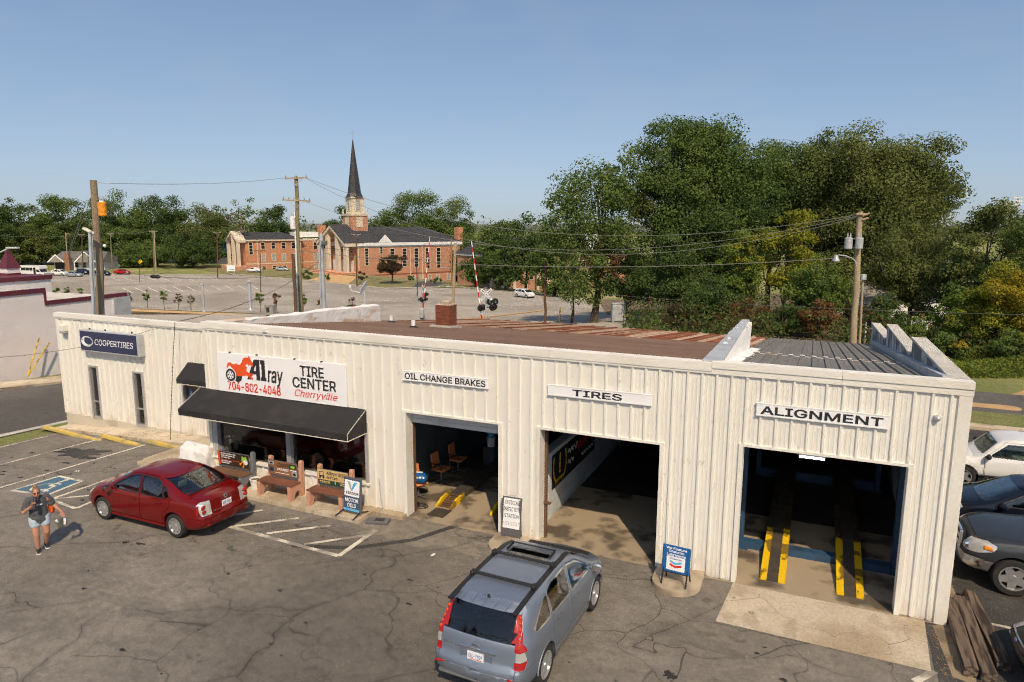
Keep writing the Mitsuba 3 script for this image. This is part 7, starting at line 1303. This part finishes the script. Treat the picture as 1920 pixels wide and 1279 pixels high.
for v0, v1 in ((-.3, .9), (4.2, 5.6), (9.1, 10.3)): obj(wg, 'porch_pier', fbox(MB(), Wf, -2.6, -1.8, v0, v1, -1, HW + .1 + 1.6 * (1 - abs((v0 + v1) / 2 - 5) / 5)), 'mat_cream_stone')
for va, vb in ((-.5, 5.0), (10.5, 5.0)): obj(wg, 'raking_cornice', MB().add([Wf(-2.8, va, HW - .6), Wf(.1, va, HW - .6), Wf(.1, vb, 10.8), Wf(-2.8, vb, 10.8), Wf(-2.8, va, HW + .2), Wf(.1, va, HW + .2), Wf(.1, vb, 11.6), Wf(-2.8, vb, 11.6)], BOXF), 'mat_cream_stone')
obj(wg, 'porch_base', fbox(MB(), Wf, -4.4, 0, -1.5, 11, -1, .8), 'mat_church_brick')
lk_ = thing('church_link', 'flat-roofed brick link building between the church and its left wing', 'church'); oL = oW + E1 * LW + E2_ * 1.5; Lf = CF(oL, -6.0)
obj(lk_, 'wall', fbox(MB(), Lf, 0, 20, 0, 9, -2, 8.4), 'mat_church_brick_orange'); obj(lk_, 'parapet', fbox(MB(), Lf, -.05, 20.05, -.15, 9, 8.4, 9.0), 'mat_cream_stone'); obj(lk_, 'chimney', fbox(MB(), Lf, 9, 11.2, 4, 6, 9, 13.4), 'mat_church_brick_orange'); obj(lk_, 'band', fbox(MB(), Lf, 0, 20, -.1, 0, 1.2, 1.5), 'mat_cream_stone'); obj(lk_, 'roof_hut', fbox(MB(), Lf, 0, 8, 3, 8, 9.5, 11.2), 'mat_white_paint')
for u in (5.5, 9.0, 12.0, 15.0):
    win(lk_, Lf, u, 0, 5.6, 1.2, 2.2); win(lk_, Lf, u, 0, 2.0, 1.2, 2.3, pm='mat_window_blind'); win(lk_, Lf, u, 0, -1.0, 1.2, 1.7, pm='mat_window_blind')
# further brick church building half hidden by the trees at the right
fb = thing('brick_hall', 'brick hall with white pilasters half hidden behind the roadside trees', 'building'); oH = at(905, 186)[:2]; Hf = CF(oH, float(tz(*oH)))
obj(fb, 'wall', fbox(MB(), Hf, 0, 60, 0, 12, -3, 8.5), 'mat_church_brick'); obj(fb, 'roof', hip(Hf, 0, 60, 0, 12, 8.6, 13, True, True), 'mat_shingle'); obj(fb, 'eave', fbox(MB(), Hf, -.4, 60.4, -.5, 12.5, 8.1, 8.599), 'mat_white_paint')
for u in np.arange(2.5, 56, 4.2): obj(fb, 'pilaster', fbox(MB(), Hf, u - .5, u + .5, -.3, 0, -2, 8.0), 'mat_cream_stone')
for u in np.arange(4.6, 54, 4.2): win(fb, Hf, u, 0, 1.2, 1.2, 4.6, bars=3)
gd = obj(fb, 'gable', MB().add([Hf(36, -1, 8.6), Hf(48, -1, 8.6), Hf(42, -1, 14.0), Hf(42, 6, 14.0)], [[0, 1, 2], [1, 3, 2], [0, 2, 3]]), 'mat_white_paint')
# ------------------------------------------------------------------ house, blue-roofed building, notice board
hs = thing('small_house', 'low grey-roofed house with white gable trim and brick chimney at the left', 'house'); oS = at(96, 216)[:2]; Sf = CF(oS, float(tz(*oS)))
D1 = rotz(YAW)[:2, 0] * 1.0
def CFr(o, base): return lambda u, v, z: np.array([*(o + RH * u + FH * v), base + z])
Sf = CFr(oS, float(tz(*oS)))
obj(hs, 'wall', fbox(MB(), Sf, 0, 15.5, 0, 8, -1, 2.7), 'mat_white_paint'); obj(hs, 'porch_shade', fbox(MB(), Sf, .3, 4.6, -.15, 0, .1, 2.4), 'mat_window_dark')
obj(hs, 'roof', MB().add([Sf(-.8, -1.6, 2.6), Sf(16, -1.6, 2.6), Sf(16, 9, 2.6), Sf(-.8, 9, 2.6), Sf(.6, 3.5, 5.6), Sf(15, 3.5, 5.6)], [[0, 1, 5], [0, 5, 4], [1, 2, 5], [2, 3, 4], [2, 4, 5], [3, 0, 4]]), 'mat_roof_metal')
gm = MB()
for u0, u1, zt in ((-1.0, 4.6, 4.9), (7.2, 14.6, 5.9)): um_ = (u0 + u1) / 2; gm.add([Sf(u0, -2.0, 2.4), Sf(um_, -2.0, zt), Sf(um_, -2.0, zt - .5), Sf(u0 + .6, -2.0, 2.4)], [[0, 1, 2, 3]]).add([Sf(u1, -2.0, 2.4), Sf(um_, -2.0, zt), Sf(um_, -2.0, zt - .5), Sf(u1 - .6, -2.0, 2.4)], [[0, 3, 2, 1]])
obj(hs, 'gable_trim', gm, 'mat_sign_white'); obj(hs, 'gable', MB().add([Sf(7.6, -1.9, 2.4), Sf(14.2, -1.9, 2.4), Sf(10.9, -1.9, 5.2)], [[0, 1, 2]]), 'mat_roof_grey'); obj(hs, 'gable', MB().add([Sf(-.6, -1.9, 2.4), Sf(4.2, -1.9, 2.4), Sf(1.8, -1.9, 4.3)], [[0, 1, 2]]), 'mat_roof_grey'); obj(hs, 'chimney', fbox(MB(), Sf, 4.9, 6.3, -2.6, -1.6, -1, 5.2), 'mat_brick'); obj(hs, 'gable_roof', MB().add([Sf(7.0, -2.2, 2.4), Sf(10.9, -2.2, 6.0), Sf(10.9, 4, 6.0), Sf(7.0, 4, 2.4)], [[0, 1, 2, 3]]).add([Sf(14.8, -2.2, 2.4), Sf(10.9, -2.2, 6.0), Sf(10.9, 4, 6.0), Sf(14.8, 4, 2.4)], [[0, 3, 2, 1]]), 'mat_roof_metal')
for u in (7.0, 9.4, 11.8, 13.6): win(hs, Sf, u, 0, .8, .9, 1.4)
for u in (7.4, 14.4): obj(hs, 'porch_post', fbox(MB(), Sf, u - .12, u + .12, -1.9, -1.66, -1, 2.5), 'mat_sign_white')
bl_ = thing('blue_roofed_building', 'building with a dark blue metal roof left of the church wing', 'building'); oB = at(405, 250)[:2]; Bf = CFr(oB, -6.5); obj(bl_, 'wall', fbox(MB(), Bf, 0, 9, 0, 8, -1, 4), 'mat_grey_trim'); obj(bl_, 'roof', MB().add([Bf(-1, -1.5, 4), Bf(9, -1.5, 4), Bf(9, 5, 8.6), Bf(-1, 5, 8.6)], [[0, 1, 2, 3]]), 'mat_navy_roof' if False else 'mat_sign_slate'); win(bl_, Bf, 5.2, 0, .8, 1.1, 1.7)
nb_ = thing('notice_board', 'white notice board with a blue wave left of the church wing', 'sign'); oN = at(429, 205); Nf = CFr(oN[:2], oN[2]); obj(nb_, 'board', fbox(MB(), Nf, -1.2, 1.2, -.1, .1, .5, 2.2), 'mat_sign_white'); obj(nb_, 'blue_wave', fbox(MB(), Nf, -.6, 1.0, -.12, -.101, .9, 1.1), 'mat_sign_cyan'); obj(nb_, 'post', fbox(fbox(MB(), Nf, -1.1, -.95, -.05, .05, -.3, .5), Nf, .95, 1.1, -.05, .05, -.3, .5), 'mat_white_paint')
# grey house and white fence glimpsed under the trees at the right
gh = thing('grey_house', 'pale grey house glimpsed through the trees behind the right pole', 'house'); oG = at(1560, 74)[:2]; Gf = CFr(oG, float(tz(*oG))); obj(gh, 'wall', fbox(MB(), Gf, 0, 13, 0, 8, -1, 3.0), 'mat_white_paint'); obj(gh, 'roof', hip(Gf, 0, 13, 0, 8, 3.0, 5.8, True, True), 'mat_roof_grey')
for u in (2.5, 6, 9.5): win(gh, Gf, u, 0, .9, 1.0, 1.4)
wh_ = thing('white_house', 'long low white-eaved house glimpsed at the right edge behind the trees', 'house'); oG = at(1760, 82)[:2]; Gf = CFr(oG, float(tz(*oG)) + 1.5); obj(wh_, 'wall', fbox(MB(), Gf, 0, 22, 0, 8, -3, 2.9), 'mat_block_paint'); obj(wh_, 'roof', hip(Gf, 0, 22, 0, 8, 3.2, 5.6, True, True), 'mat_roof_grey'); obj(wh_, 'eave', fbox(MB(), Gf, -.7, 22.7, -.7, 8.7, 2.9, 3.199), 'mat_white_paint')
fn = thing('picket_fence', 'white paling fence in the undergrowth right of the two-transformer pole', 'fence'); A_f, B_f = at(1625, 50, 600), at(1740, 52, 600)
for i in range(12):
    p = A_f + (B_f - A_f) * i / 11; p[2] = tz(p[0], p[1]); obj(fn, 'pale', MB().obox(p + [0, 0, 1.0], (.10, .05, 2.0), RS), 'mat_white_paint')
obj(fn, 'rail', MB().tube([A_f + [0, 0, .7], B_f + [0, 0, .7]], .05, 4).tube([A_f + [0, 0, 1.5], B_f + [0, 0, 1.5]], .05, 4), 'mat_white_paint')
# ------------------------------------------------------------------ overhead wires
def wire(a, b, sag, r, lab, m='mat_wire', n=24):
    t = np.linspace(0, 1, n)[:, None]; p = np.array(a) * (1 - t) + np.array(b) * t; p[:, 2:] -= 4 * sag * t * (1 - t)
    solo('overhead_wire', MB().tube(p, r * .62, 6, False), m, lab, 'wire')
wire(dep(-30, 672, 22), dep(328, 604, 26.2), .25, .012, 'dark service wire crossing the set-back wall from the left edge', n=30)
solo('service_drop', MB().tube([dep(328, 604, 24.6), [*dep(326, 680, 24.6)[:2], 3.2], [*dep(320, 760, 24.3)[:2], 1.2], [*dep(318, 812, 24.2)[:2], .1]], .012, 5), 'mat_wire', 'dark cable hanging down the set-back wall left of the small awning', 'cable')
wire(dep(328, 604, 26.2), dep(600, 488, 50), .6, .022, 'black service wire rising over the grey roof to the metal pole')
wire(tA + RS @ [.8, 0, -.14], dep(538, 333, 55), .2, .018, 'thin wire from the thick left pole to the double-crossarm pole', 'mat_wire_light')
wire(dep(171, 370, 33), dep(119, 508, 38), .0, .018, 'guy wire slanting down left of the thick pole', 'mat_wire_light'); wire(dep(160, 382, 34.2), dep(128, 478, 36.8), .0, .03, 'pale guard on the guy wire left of the thick pole', 'mat_wire_light')
for i, (y1, y2, sg) in enumerate(((333, 402, 1.3), (334, 406, 1.9), (378, 404, 1.4))): wire(dep(572, y1, 55), dep(1612, y2, 40), sg * 2.0, .022, ('top', 'second', 'lower')[i] + ' power line from the double-crossarm pole to the two-transformer pole', 'mat_wire_light', 40)
wire(dep(560, 470, 55), dep(1605, 482, 40), .9, .03, 'telephone cable sagging across the trees to the lamp arm pole', 'mat_wire_light', 40); wire(dep(1130, 551, 74), dep(1990, 592, 38), .3, .02, 'low wire running to the right edge above the parapet', 'mat_wire_light', 30)
wire(dep(1618, 402, 40), dep(1660, 520, 47), .0, .02, 'guy wire slanting right from the two-transformer pole', 'mat_wire_light')
wire(PT[407], dep(668, 470, 150), .8, .05, 'far wire from the pole by the left wing to the church lamp pole', 'mat_wire'); wire(PT[286], PT[407], .8, .05, 'far wire from the twin poles to the pole by the left wing', 'mat_wire'); wire(PT[207], PT[286], .6, .05, 'far wire from the grey pole to the twin poles', 'mat_wire_light'); wire(dep(-20, 440, 185), PT[207], 1.0, .05, 'far wire at the left edge before the dark trees', 'mat_wire_light')
wire(dep(668, 437, 135) if False else PT[668], PT[1007], 1.2, .04, 'far wire from the church lamp pole to the green-grey pole', 'mat_wire'); wire(dep(240, 512, 120), dep(620, 505, 100), 1.2, .05, 'dark low cable across the far car park', 'mat_wire'); wire(dep(560, 500, 55), dep(1000, 545, 70), .5, .02, 'thin dark wire before the church walls', 'mat_wire')
k = thing('splice_case', 'black cable splice case hanging over the far car park', 'cable splice'); c = dep(291, 518.5, 120); obj(k, 'case', MB().tube([c + RS @ [-.85, 0, 0], c + RS @ [-.6, 0, .0], c + RS @ [.6, 0, -.05], c + RS @ [.9, 0, -.05]], [.12, .3, .3, .12], 10), 'mat_dark_metal', smooth=40)
# ------------------------------------------------------------------ trees and shrubs: tapered trunks and limbs, crowns of many leaf-sized faces
def leaves(P, N, size, cols, g, asp=0.6):
    n = len(P); a = g.normal(size=(n, 3)); a -= N * np.sum(a * N, 1, keepdims=True); a /= np.linalg.norm(a, axis=1, keepdims=True) + 1e-9; b = np.cross(N, a); l = size * g.uniform(.6, 1.35, (n, 1)) * .5; w = l * asp
    V = np.stack([P - a * l, P - b * w + N * l * .15, P + a * l, P + b * w - N * l * .12], 1).reshape(-1, 3)
    i = np.arange(n)[:, None] * 4; F = np.concatenate([i + [0, 1, 2], i + [0, 2, 3]], 1).reshape(-1, 3)
    return V, F, np.repeat(cols, 4, 0)
def crown(c, R, n, size, c0, c1, g, nclump=40, hollow=.38, gaps=.15, clump_r=.31, ragged=.14, flat_bottom=.35):
    """leaf positions gathered in clumps spread through an ellipsoid"""
    d = g.normal(size=(nclump, 3)); d /= np.linalg.norm(d, axis=1, keepdims=True); d[:, 2] = np.where(d[:, 2] < 0, d[:, 2] * (1 - flat_bottom), d[:, 2])
    rr = hollow + (1 - hollow) * g.random((nclump, 1)) ** .6; rr *= 1 + ragged * (g.random((nclump, 1)) - .5); cc = d * rr * np.asarray(R)
    cr = clump_r * np.mean(R) * g.uniform(.55, 1.3, nclump); wts = cr ** 2; k = g.choice(nclump, n, p=wts / wts.sum())
    q = g.normal(size=(n, 3)); q /= np.linalg.norm(q, axis=1, keepdims=True); sub = q * (g.random((n, 1)) ** .45) * [1, 1, .72]
    P = cc[k] + sub * cr[k][:, None]
    nz = meshkit.noise((P + 50) / (np.mean(R) * .16)); keep = nz > gaps; P, q, k = P[keep], q[keep], k[keep]
    N = q + g.normal(size=q.shape) * .55 + [0, 0, .35]; N /= np.linalg.norm(N, axis=1, keepdims=True)
    tone = np.clip(g.random(nclump)[k] * .65 + .35 * g.random(len(P)), 0, 1)[:, None]; cols = np.asarray(c0) * (1 - tone) + np.asarray(c1) * tone; cols *= g.uniform(.75, 1.25, (len(P), 1))
    return P + np.asarray(c), N, cols, cc + np.asarray(c)
def limbs(mb, base, top, r0, tips, g, n=18):
    base, top = np.array(base), np.array(top); sway = np.append(g.normal(0, .03 * np.linalg.norm(top - base), 2), 0); t = np.linspace(0, 1, 9)[:, None]; tr = base + (top - base) * t + sway * np.sin(t * math.pi); rad = r0 * (1 - .82 * t[:, 0]); rad[0] *= 1.35
    mb.tube(tr, rad, 9)
    for tip in tips[g.permutation(len(tips))[:n]]:
        h = np.clip((tip[2] - base[2]) / (top[2] - base[2] + 1e-6) * .62 + g.uniform(-.08, .05), .22, .93); i = h * 8; j = int(i); o = tr[j] + (tr[min(j + 1, 8)] - tr[j]) * (i - j); u = np.linspace(0, 1, 6)[:, None]
        br = o + (tip - o) * u + np.array([0, 0, -.10]) * np.linalg.norm(tip - o) * np.sin(u * math.pi) + g.normal(0, .03 * np.linalg.norm(tip - o), (6, 3)) * (u * (1 - u) * 3); mb.tube(br, r0 * .42 * (1 - .9 * h) ** .3 * (1 - .85 * u[:, 0]) * .9, 5)
GREEN = dict(dark=((.062, .105, .036), (.135, .190, .058)), mid=((.092, .148, .044), (.205, .265, .076)), fresh=((.11, .17, .036), (.235, .30, .066)), lime=((.16, .185, .028), (.36, .36, .05)), olive=((.10, .135, .042), (.235, .26, .085)), brown=((.13, .075, .035), (.29, .165, .075)), yellow=((.22, .19, .025), (.50, .40, .05)), purple=((.060, .048, .030), (.145, .100, .058)))
def tree(label, px, top, s, w_px, tone, seed, dens=1.0, leaf=.34, cb=.28, trunk=.32, cat='tree', name='tree', extra=(), nclump=46, gaps=.18, bark='mat_bark', group=None, base_py=560, aspect=None, sub=True):
    g = np.random.default_rng(seed); b = at(px, s, base_py); T_ = dep(px, top, s); H = T_[2] - b[2]; rx = w_px * s / FPX / 2; rz_ = H * (1 - cb) / 2
    c = np.array([b[0], b[1], b[2] + H - rz_]); lam = 9.0 if leaf < .5 else 7.0
    leaf = leaf * (.86 if leaf < .5 else .95); n = int(dens * lam * (rx * rx + 2 * rx * rz_) / (leaf * leaf * .6))
    c0, c1 = GREEN[tone]; P, N, Cc, tips = crown(c, (rx * .80, rx * .80, rz_ * .86), n, leaf, c0, c1, g, nclump, gaps=gaps)
    for dx, dy, dz, f, tn in extra:
        P2, N2, C2, t2 = crown(c + np.array([*(RH * dx * rx + FH * dy * rx), dz * rz_]), np.array([rx, rx, rz_]) * f, int(n * f * f * 1.1), leaf, *GREEN[tn], g, max(8, int(nclump * f)), gaps=gaps); P, N, Cc, tips = np.vstack([P, P2]), np.vstack([N, N2]), np.vstack([Cc, C2]), np.vstack([tips, t2])
    k = thing(name, label, cat, group); V, F, col = leaves(P, N, leaf, Cc, g); obj(k, 'crown', (V, F), 'mat_leaf', color=np.clip(col, 0, 1))
    mb = MB(); limbs(mb, b - [0, 0, .3], c + [0, 0, rz_ * .45], trunk, tips, g, 22 if leaf < .5 else 12); obj(k, 'trunk', mb, bark, smooth=50); return k
# the near group at the right
tree('tall airy oak with a dead brown bough, leftmost of the big trees', 1112, 268, 76, 205, 'mid', 11, .62, .32, .16, .42, nclump=90, gaps=.22, extra=((-.55, 0, -.1, .5, 'mid'), (.35, -.1, .45, .4, 'mid'), (-.2, -.3, -.75, .5, 'mid'), (.1, -.35, -.55, .3, 'brown')), base_py=600)
tree('largest dark green oak in the middle of the right-hand trees', 1305, 204, 80, 262, 'mid', 12, 1.0, .33, .08, .55, nclump=110, gaps=.08, extra=((0, -.1, .38, .55, 'mid'), (-.5, -.2, .3, .55, 'mid'), (-.75, -.1, .1, .35, 'olive'), (.3, -.3, -.7, .6, 'mid'), (-.5, -.3, -.6, .55, 'dark'), (.5, -.2, -.1, .55, 'dark'), (0, -.4, -.5, .6, 'dark')), base_py=600)
tree('broad olive-brown oak right of the largest tree', 1582, 206, 84, 350, 'olive', 13, 1.0, .34, .08, .55, nclump=120, gaps=.08, extra=((-.25, -.3, .30, .5, 'olive'), (.2, -.3, -.7, .6, 'olive'), (-.6, -.1, .25, .45, 'mid'), (.45, -.3, .15, .5, 'olive'), (-.1, -.4, -.5, .6, 'olive'), (.88, .1, .12, .3, 'dark')), base_py=600)
tree('dark tree filling the gap between the two largest oaks', 1435, 225, 90, 150, 'dark', 14, 1.0, .36, .06, .4, nclump=70, gaps=.08, base_py=600)
tree('tall yellow-green tree standing before the big oaks', 1468, 356, 64, 116, 'lime', 15, 1.0, .26, .12, .22, nclump=40, base_py=600)
tree('shorter yellow-green tree left of the tall yellow-green one', 1375, 425, 63, 110, 'fresh', 16, .9, .26, .1, .2, nclump=36, extra=((.2, -.3, .3, .5, 'lime'),), base_py=600)
tree('bushy dark understorey tree below the largest oak', 1255, 430, 70, 160, 'dark', 17, .9, .3, .05, .25, base_py=600)
tree('green understorey tree left of the two-transformer pole', 1535, 470, 58, 150, 'fresh', 18, .9, .25, .05, .2, extra=((-.3, -.3, .1, .6, 'mid'),), base_py=600)
tree('dark understorey tree behind the grey signal cabinet', 1175, 455, 82, 120, 'dark', 19, .9, .3, .05, .25, base_py=600)
tree('low dark tree between the cabinet and the yellow-green trees', 1330, 500, 62, 150, 'dark', 20, .9, .27, .04, .2, base_py=610)
tree('olive tree right of the two-transformer pole', 1705, 400, 66, 190, 'olive', 21, .85, .28, .1, .25, extra=((.2, -.2, -.5, .6, 'olive'),), base_py=600)
tree('olive-topped tree left of the floodlight mast', 1835, 372, 60, 190, 'olive', 62, .95, .27, .08, .25, extra=((-.3, -.3, -.4, .6, 'dark'), (.2, -.3, -.5, .6, 'fresh')), base_py=600)
tree('dark green tree at the right edge below the floodlight mast', 1925, 376, 56, 180, 'mid', 23, .95, .26, .06, .25, extra=((-.3, -.3, -.4, .6, 'olive'),), base_py=600)
tree('dark tree behind the white house at the right', 1780, 440, 78, 150, 'dark', 24, .9, .32, .06, .25, base_py=600)
def shrub(label, px, top, s, w_px, tone, seed, leaf=.17, dens=1.0, extra=(), base_py=640, nm='shrub'): return tree(label, px, top, s, w_px, tone, seed, dens, leaf, .02, .06, 'shrub', nm, extra, 44, .2, base_py=base_py)
shrub('yellow-flecked tall shrub at the right edge above the bank', 1885, 488, 44, 160, 'lime', 31, extra=((-.2, -.4, .2, .65, 'yellow'), (.3, -.4, -.1, .6, 'yellow'), (0, -.5, -.5, .6, 'fresh')), base_py=690)
shrub('golden shrub above the stepped parapet', 1800, 522, 46, 140, 'fresh', 32, extra=((.2, -.4, .1, .55, 'yellow'), (-.2, -.4, -.3, .6, 'lime'), (.3, -.4, -.5, .6, 'lime')), base_py=680)
shrub('round bright green bush beside the stepped parapet', 1713, 592, 43, 52, 'fresh', 33, .13, 1.3, base_py=640)
shrub('rusty brown bush left of the two-transformer pole', 1532, 556, 54, 92, 'brown', 34, base_py=620)
shrub('dark evergreen bush right of the two-transformer pole', 1665, 545, 50, 90, 'dark', 35, base_py=620)
shrub('low green shrub on the bank right of the round bush', 1775, 618, 41, 80, 'mid', 36, extra=((.1, -.4, .2, .4, 'yellow'),), base_py=690)
shrub('weedy green shrub at the far right of the bank', 1900, 612, 40, 110, 'mid', 37, extra=((.1, -.4, .3, .4, 'lime'),), base_py=700)
shrub('brown leafless brush under the largest oak', 1400, 560, 58, 120, 'brown', 38, .15, .7, base_py=620)
shrub('brown brush between the cabinet and the parapet wall', 1285, 565, 60, 110, 'purple', 39, .15, .8, base_py=620)
shrub('dark brush left of the rusty bush', 1465, 565, 56, 110, 'dark', 40, .16, .9, base_py=620)
shrub('dark bush at the foot of the wooden pole row', 1610, 560, 56, 90, 'purple', 41, .16, .8, base_py=620)
# the tree line behind the church car park
LT = [('dark tree at the left edge of the far tree line', 15, 362, 195, 105, 'dark'), ('light-topped tree left of the thick pole in the tree line', 122, 356, 205, 90, 'mid'), ('bright bushy tree right of the thick pole', 232, 346, 205, 100, 'mid'), ('dark tree over the twin poles', 305, 354, 212, 105, 'dark'), ('pale olive tree left of the ragged dead-topped tree', 385, 374, 215, 110, 'olive'), ('dense dark tree right of the ragged dead-topped tree', 517, 378, 240, 72, 'dark'), ('dark low tree between the house and the left edge', 68, 418, 200, 110, 'olive'), ('big round dark oak before the left church wing', 362, 424, 186, 98, 'dark'), ('green thicket behind the red pickup', 275, 450, 190, 90, 'mid'), ('small bright tree right of the twin poles', 250, 462, 186, 46, 'fresh'), ('dark tree between house and thick pole', 170, 420, 205, 90, 'dark'),
    ('pale green tree behind the church link roof', 592, 421, 262, 60, 'fresh'), ('dark tree behind the steeple', 656, 378, 268, 88, 'dark'), ('tall spreading oak right of the steeple', 775, 346, 262, 112, 'mid'), ('second tall oak right of the steeple', 845, 360, 262, 92, 'mid'), ('low tree close behind the nave roof', 715, 398, 258, 60, 'mid'), ('tree above the church chimney', 888, 420, 225, 80, 'mid'), ('rounded tree right of the church chimney', 932, 392, 180, 74, 'mid'), ('dark tree left of the airy oak', 985, 398, 170, 74, 'dark'), ('small dark tree beside the carriage porch', 893, 468, 172, 56, 'dark'), ('trimmed dark tree before the brick hall', 948, 440, 166, 62, 'dark'), ('dark tree behind the green-grey pole', 1040, 420, 150, 90, 'mid')]
for i, (lab, px, top, s, w_, tn) in enumerate(LT):
    if px < 430: s += 42
    tree(lab, px, top, s, w_ * 1.3, tn, 100 + i, .72, .60, .04 if top > 410 else .10, .35, nclump=44, gaps=.08, extra=((.35, -.3, -.35, .62, tn), (-.4, -.3, -.3, .62, 'mid' if i % 2 else 'dark'), (.0, -.2, -.6, .6, tn)), base_py=500)
tree('ragged tree with bare pale limbs over the left church wing', 456, 354, 222, 82, 'mid', 140, .28, .60, .22, .6, nclump=22, gaps=.35, bark='mat_bark_pale', extra=((-.4, 0, .1, .3, 'brown'),), base_py=500)
tree('round purple-brown tree standing before the church nave', 735, 474, 168, 70, 'purple', 141, 1.1, .45, .22, .22, nclump=44, base_py=520)
for i, (px, w_, h, sh_, lab) in enumerate(((578, 30, 2.2, 182, 'low hedge below the church link'), (772, 14, 1.6, 182, 'small round bush left of the metal pole foot'), (612, 16, 1.8, 178, 'small bush right of the metal pole foot'), (680, 22, 2.4, 178, 'dark red bush at the porch of the church'), (555, 14, 2.0, 186, 'dark bush left of the church link hedge'), (818, 20, 1.8, 172, 'low bush at the carriage porch'))):
    g = np.random.default_rng(200 + i); b = at(px, sh_, 515); P, N, Cc, _t = crown(b + [0, 0, h * .45], (w_ * sh_ / FPX / 2, 1.2, h * .5), 700, .3, *GREEN['purple' if 'red' in lab else 'dark'], g, 10); k = thing('shrub', lab, 'shrub'); V, F, col = leaves(P, N, .35, Cc, g); obj(k, 'crown', (V, F), 'mat_leaf', color=col)
# saplings along the car park
SAP = [(106, 533, 126, 'mid', 1), (128, 531, 125, 'mid', 1), (150, 538, 122, 'fresh', 1), (178, 540, 120, 'dark', .9), (275, 546, 108, 'mid', 1), (307, 548, 106, 'fresh', .75), (333, 550, 105, 'purple', .35), (357, 552, 104, 'purple', .2), (243, 545, 110, 'purple', .2), (487, 556, 98, 'fresh', .8), (518, 556, 97, 'brown', .8), (568, 556, 95, 'fresh', .9), (603, 560, 94, 'brown', .5), (660, 556, 92, 'purple', .25)]
for i, (px, y, s, tn, dn) in enumerate(SAP):
    g = np.random.default_rng(300 + i); b = at(px, s, 560); h = 3.1 if dn > .5 else 2.4; lab = ('bare-twigged sapling' if dn < .4 else {'mid': 'leafy green sapling', 'fresh': 'bright green sapling', 'dark': 'dark sapling', 'brown': 'brown withered sapling', 'purple': 'sapling'}[tn]) + f', {["first", "second", "third", "fourth", "fifth", "sixth", "seventh", "eighth", "ninth", "tenth", "eleventh", "twelfth", "thirteenth", "last"][sorted(q[0] for q in SAP).index(px)]} from the left along the car park edge'
    k = thing('sapling', lab, 'sapling', 'saplings along the car park edge'); c = b + [0, 0, h * .66]; P, N, Cc, tips = crown(c, (.62, .62, .95), int(520 * dn), .2, *GREEN[tn], g, 14, gaps=.1); V, F, col = leaves(P, N, .24, Cc, g); obj(k, 'crown', (V, F), 'mat_leaf', color=col); mb = MB(); limbs(mb, b - [0, 0, .2], c + [0, 0, .7], .05, tips, g, 9); obj(k, 'trunk', mb, 'mat_bark')
# undergrowth and far woods (nobody could count them)
def cover(name, label, cat, pts, size, tones, seed):
    g = np.random.default_rng(seed); Ps = np.array(pts); n = len(Ps); N = g.normal(size=(n, 3)) * .7 + [0, 0, .6]; N /= np.linalg.norm(N, axis=1, keepdims=True); tt = g.choice(len(tones), n, p=np.array([t[1] for t in tones])); C0 = np.array([GREEN[t[0]][0] for t in tones])[tt]; C1 = np.array([GREEN[t[0]][1] for t in tones])[tt]; u = g.random((n, 1)); V, F, col = leaves(Ps, N, size, C0 * (1 - u) + C1 * u, g, .5); obj(None, name, (V, F), 'mat_leaf', kind='stuff', color=col); labels[name].update(label=label, category=cat)
g = np.random.default_rng(51); pts = []
for px0, px1, s0, s1, n, hmax in ((1170, 1660, 45, 78, 36000, 2.6), (1640, 2050, 41.5, 60, 26000, 2.2), (1700, 2100, 36.2, 43, 26000, 1.0)):
    px = g.uniform(px0, px1, n); s = g.uniform(s0, s1, n); x = s[:, None] * FH + (s * (px - 960) / FPX)[:, None] * RH; hh = hmax * g.random(n) ** 1.6 * (.4 + 1.2 * meshkit.noise(np.column_stack([x * .5, x[:, :1] * 0]))); pts.append(np.column_stack([x, tz(x[:, 0], x[:, 1]) + hh]))
pts_b = pts.pop(); pts = [q[meshkit.noise(q * [.55, .55, .2] + 31) > .46] for q in pts]; cover('bank_weeds', 'tall sunlit yellow-green weeds on the bank behind the parked cars', 'weeds', pts_b, .15, (('fresh', .5), ('lime', .2), ('mid', .2), ('yellow', .1)), 54)
cover('undergrowth', 'tangled brown and green undergrowth beneath the trees at the right', 'undergrowth', np.vstack(pts), .26, (('brown', .12), ('mid', .24), ('dark', .5), ('purple', .14)), 52)
n = 36000; l = g.uniform(-420, 420, n); s = g.uniform(300, 360, n); x = s[:, None] * FH + l[:, None] * RH; top = 12 + 9 * meshkit.noise(np.column_stack([l / 14, s / 14, l * 0])) + 4 * meshkit.noise(np.column_stack([l / 5, s / 5, l * 0 + 3])); pts = np.column_stack([x, tz(x[:, 0], x[:, 1]) + top * g.random(n) ** .35]); cover('far_woods', 'distant belt of dark green woodland along the horizon', 'woods', pts, 1.3, (('mid', .5), ('dark', .4), ('olive', .1)), 53)
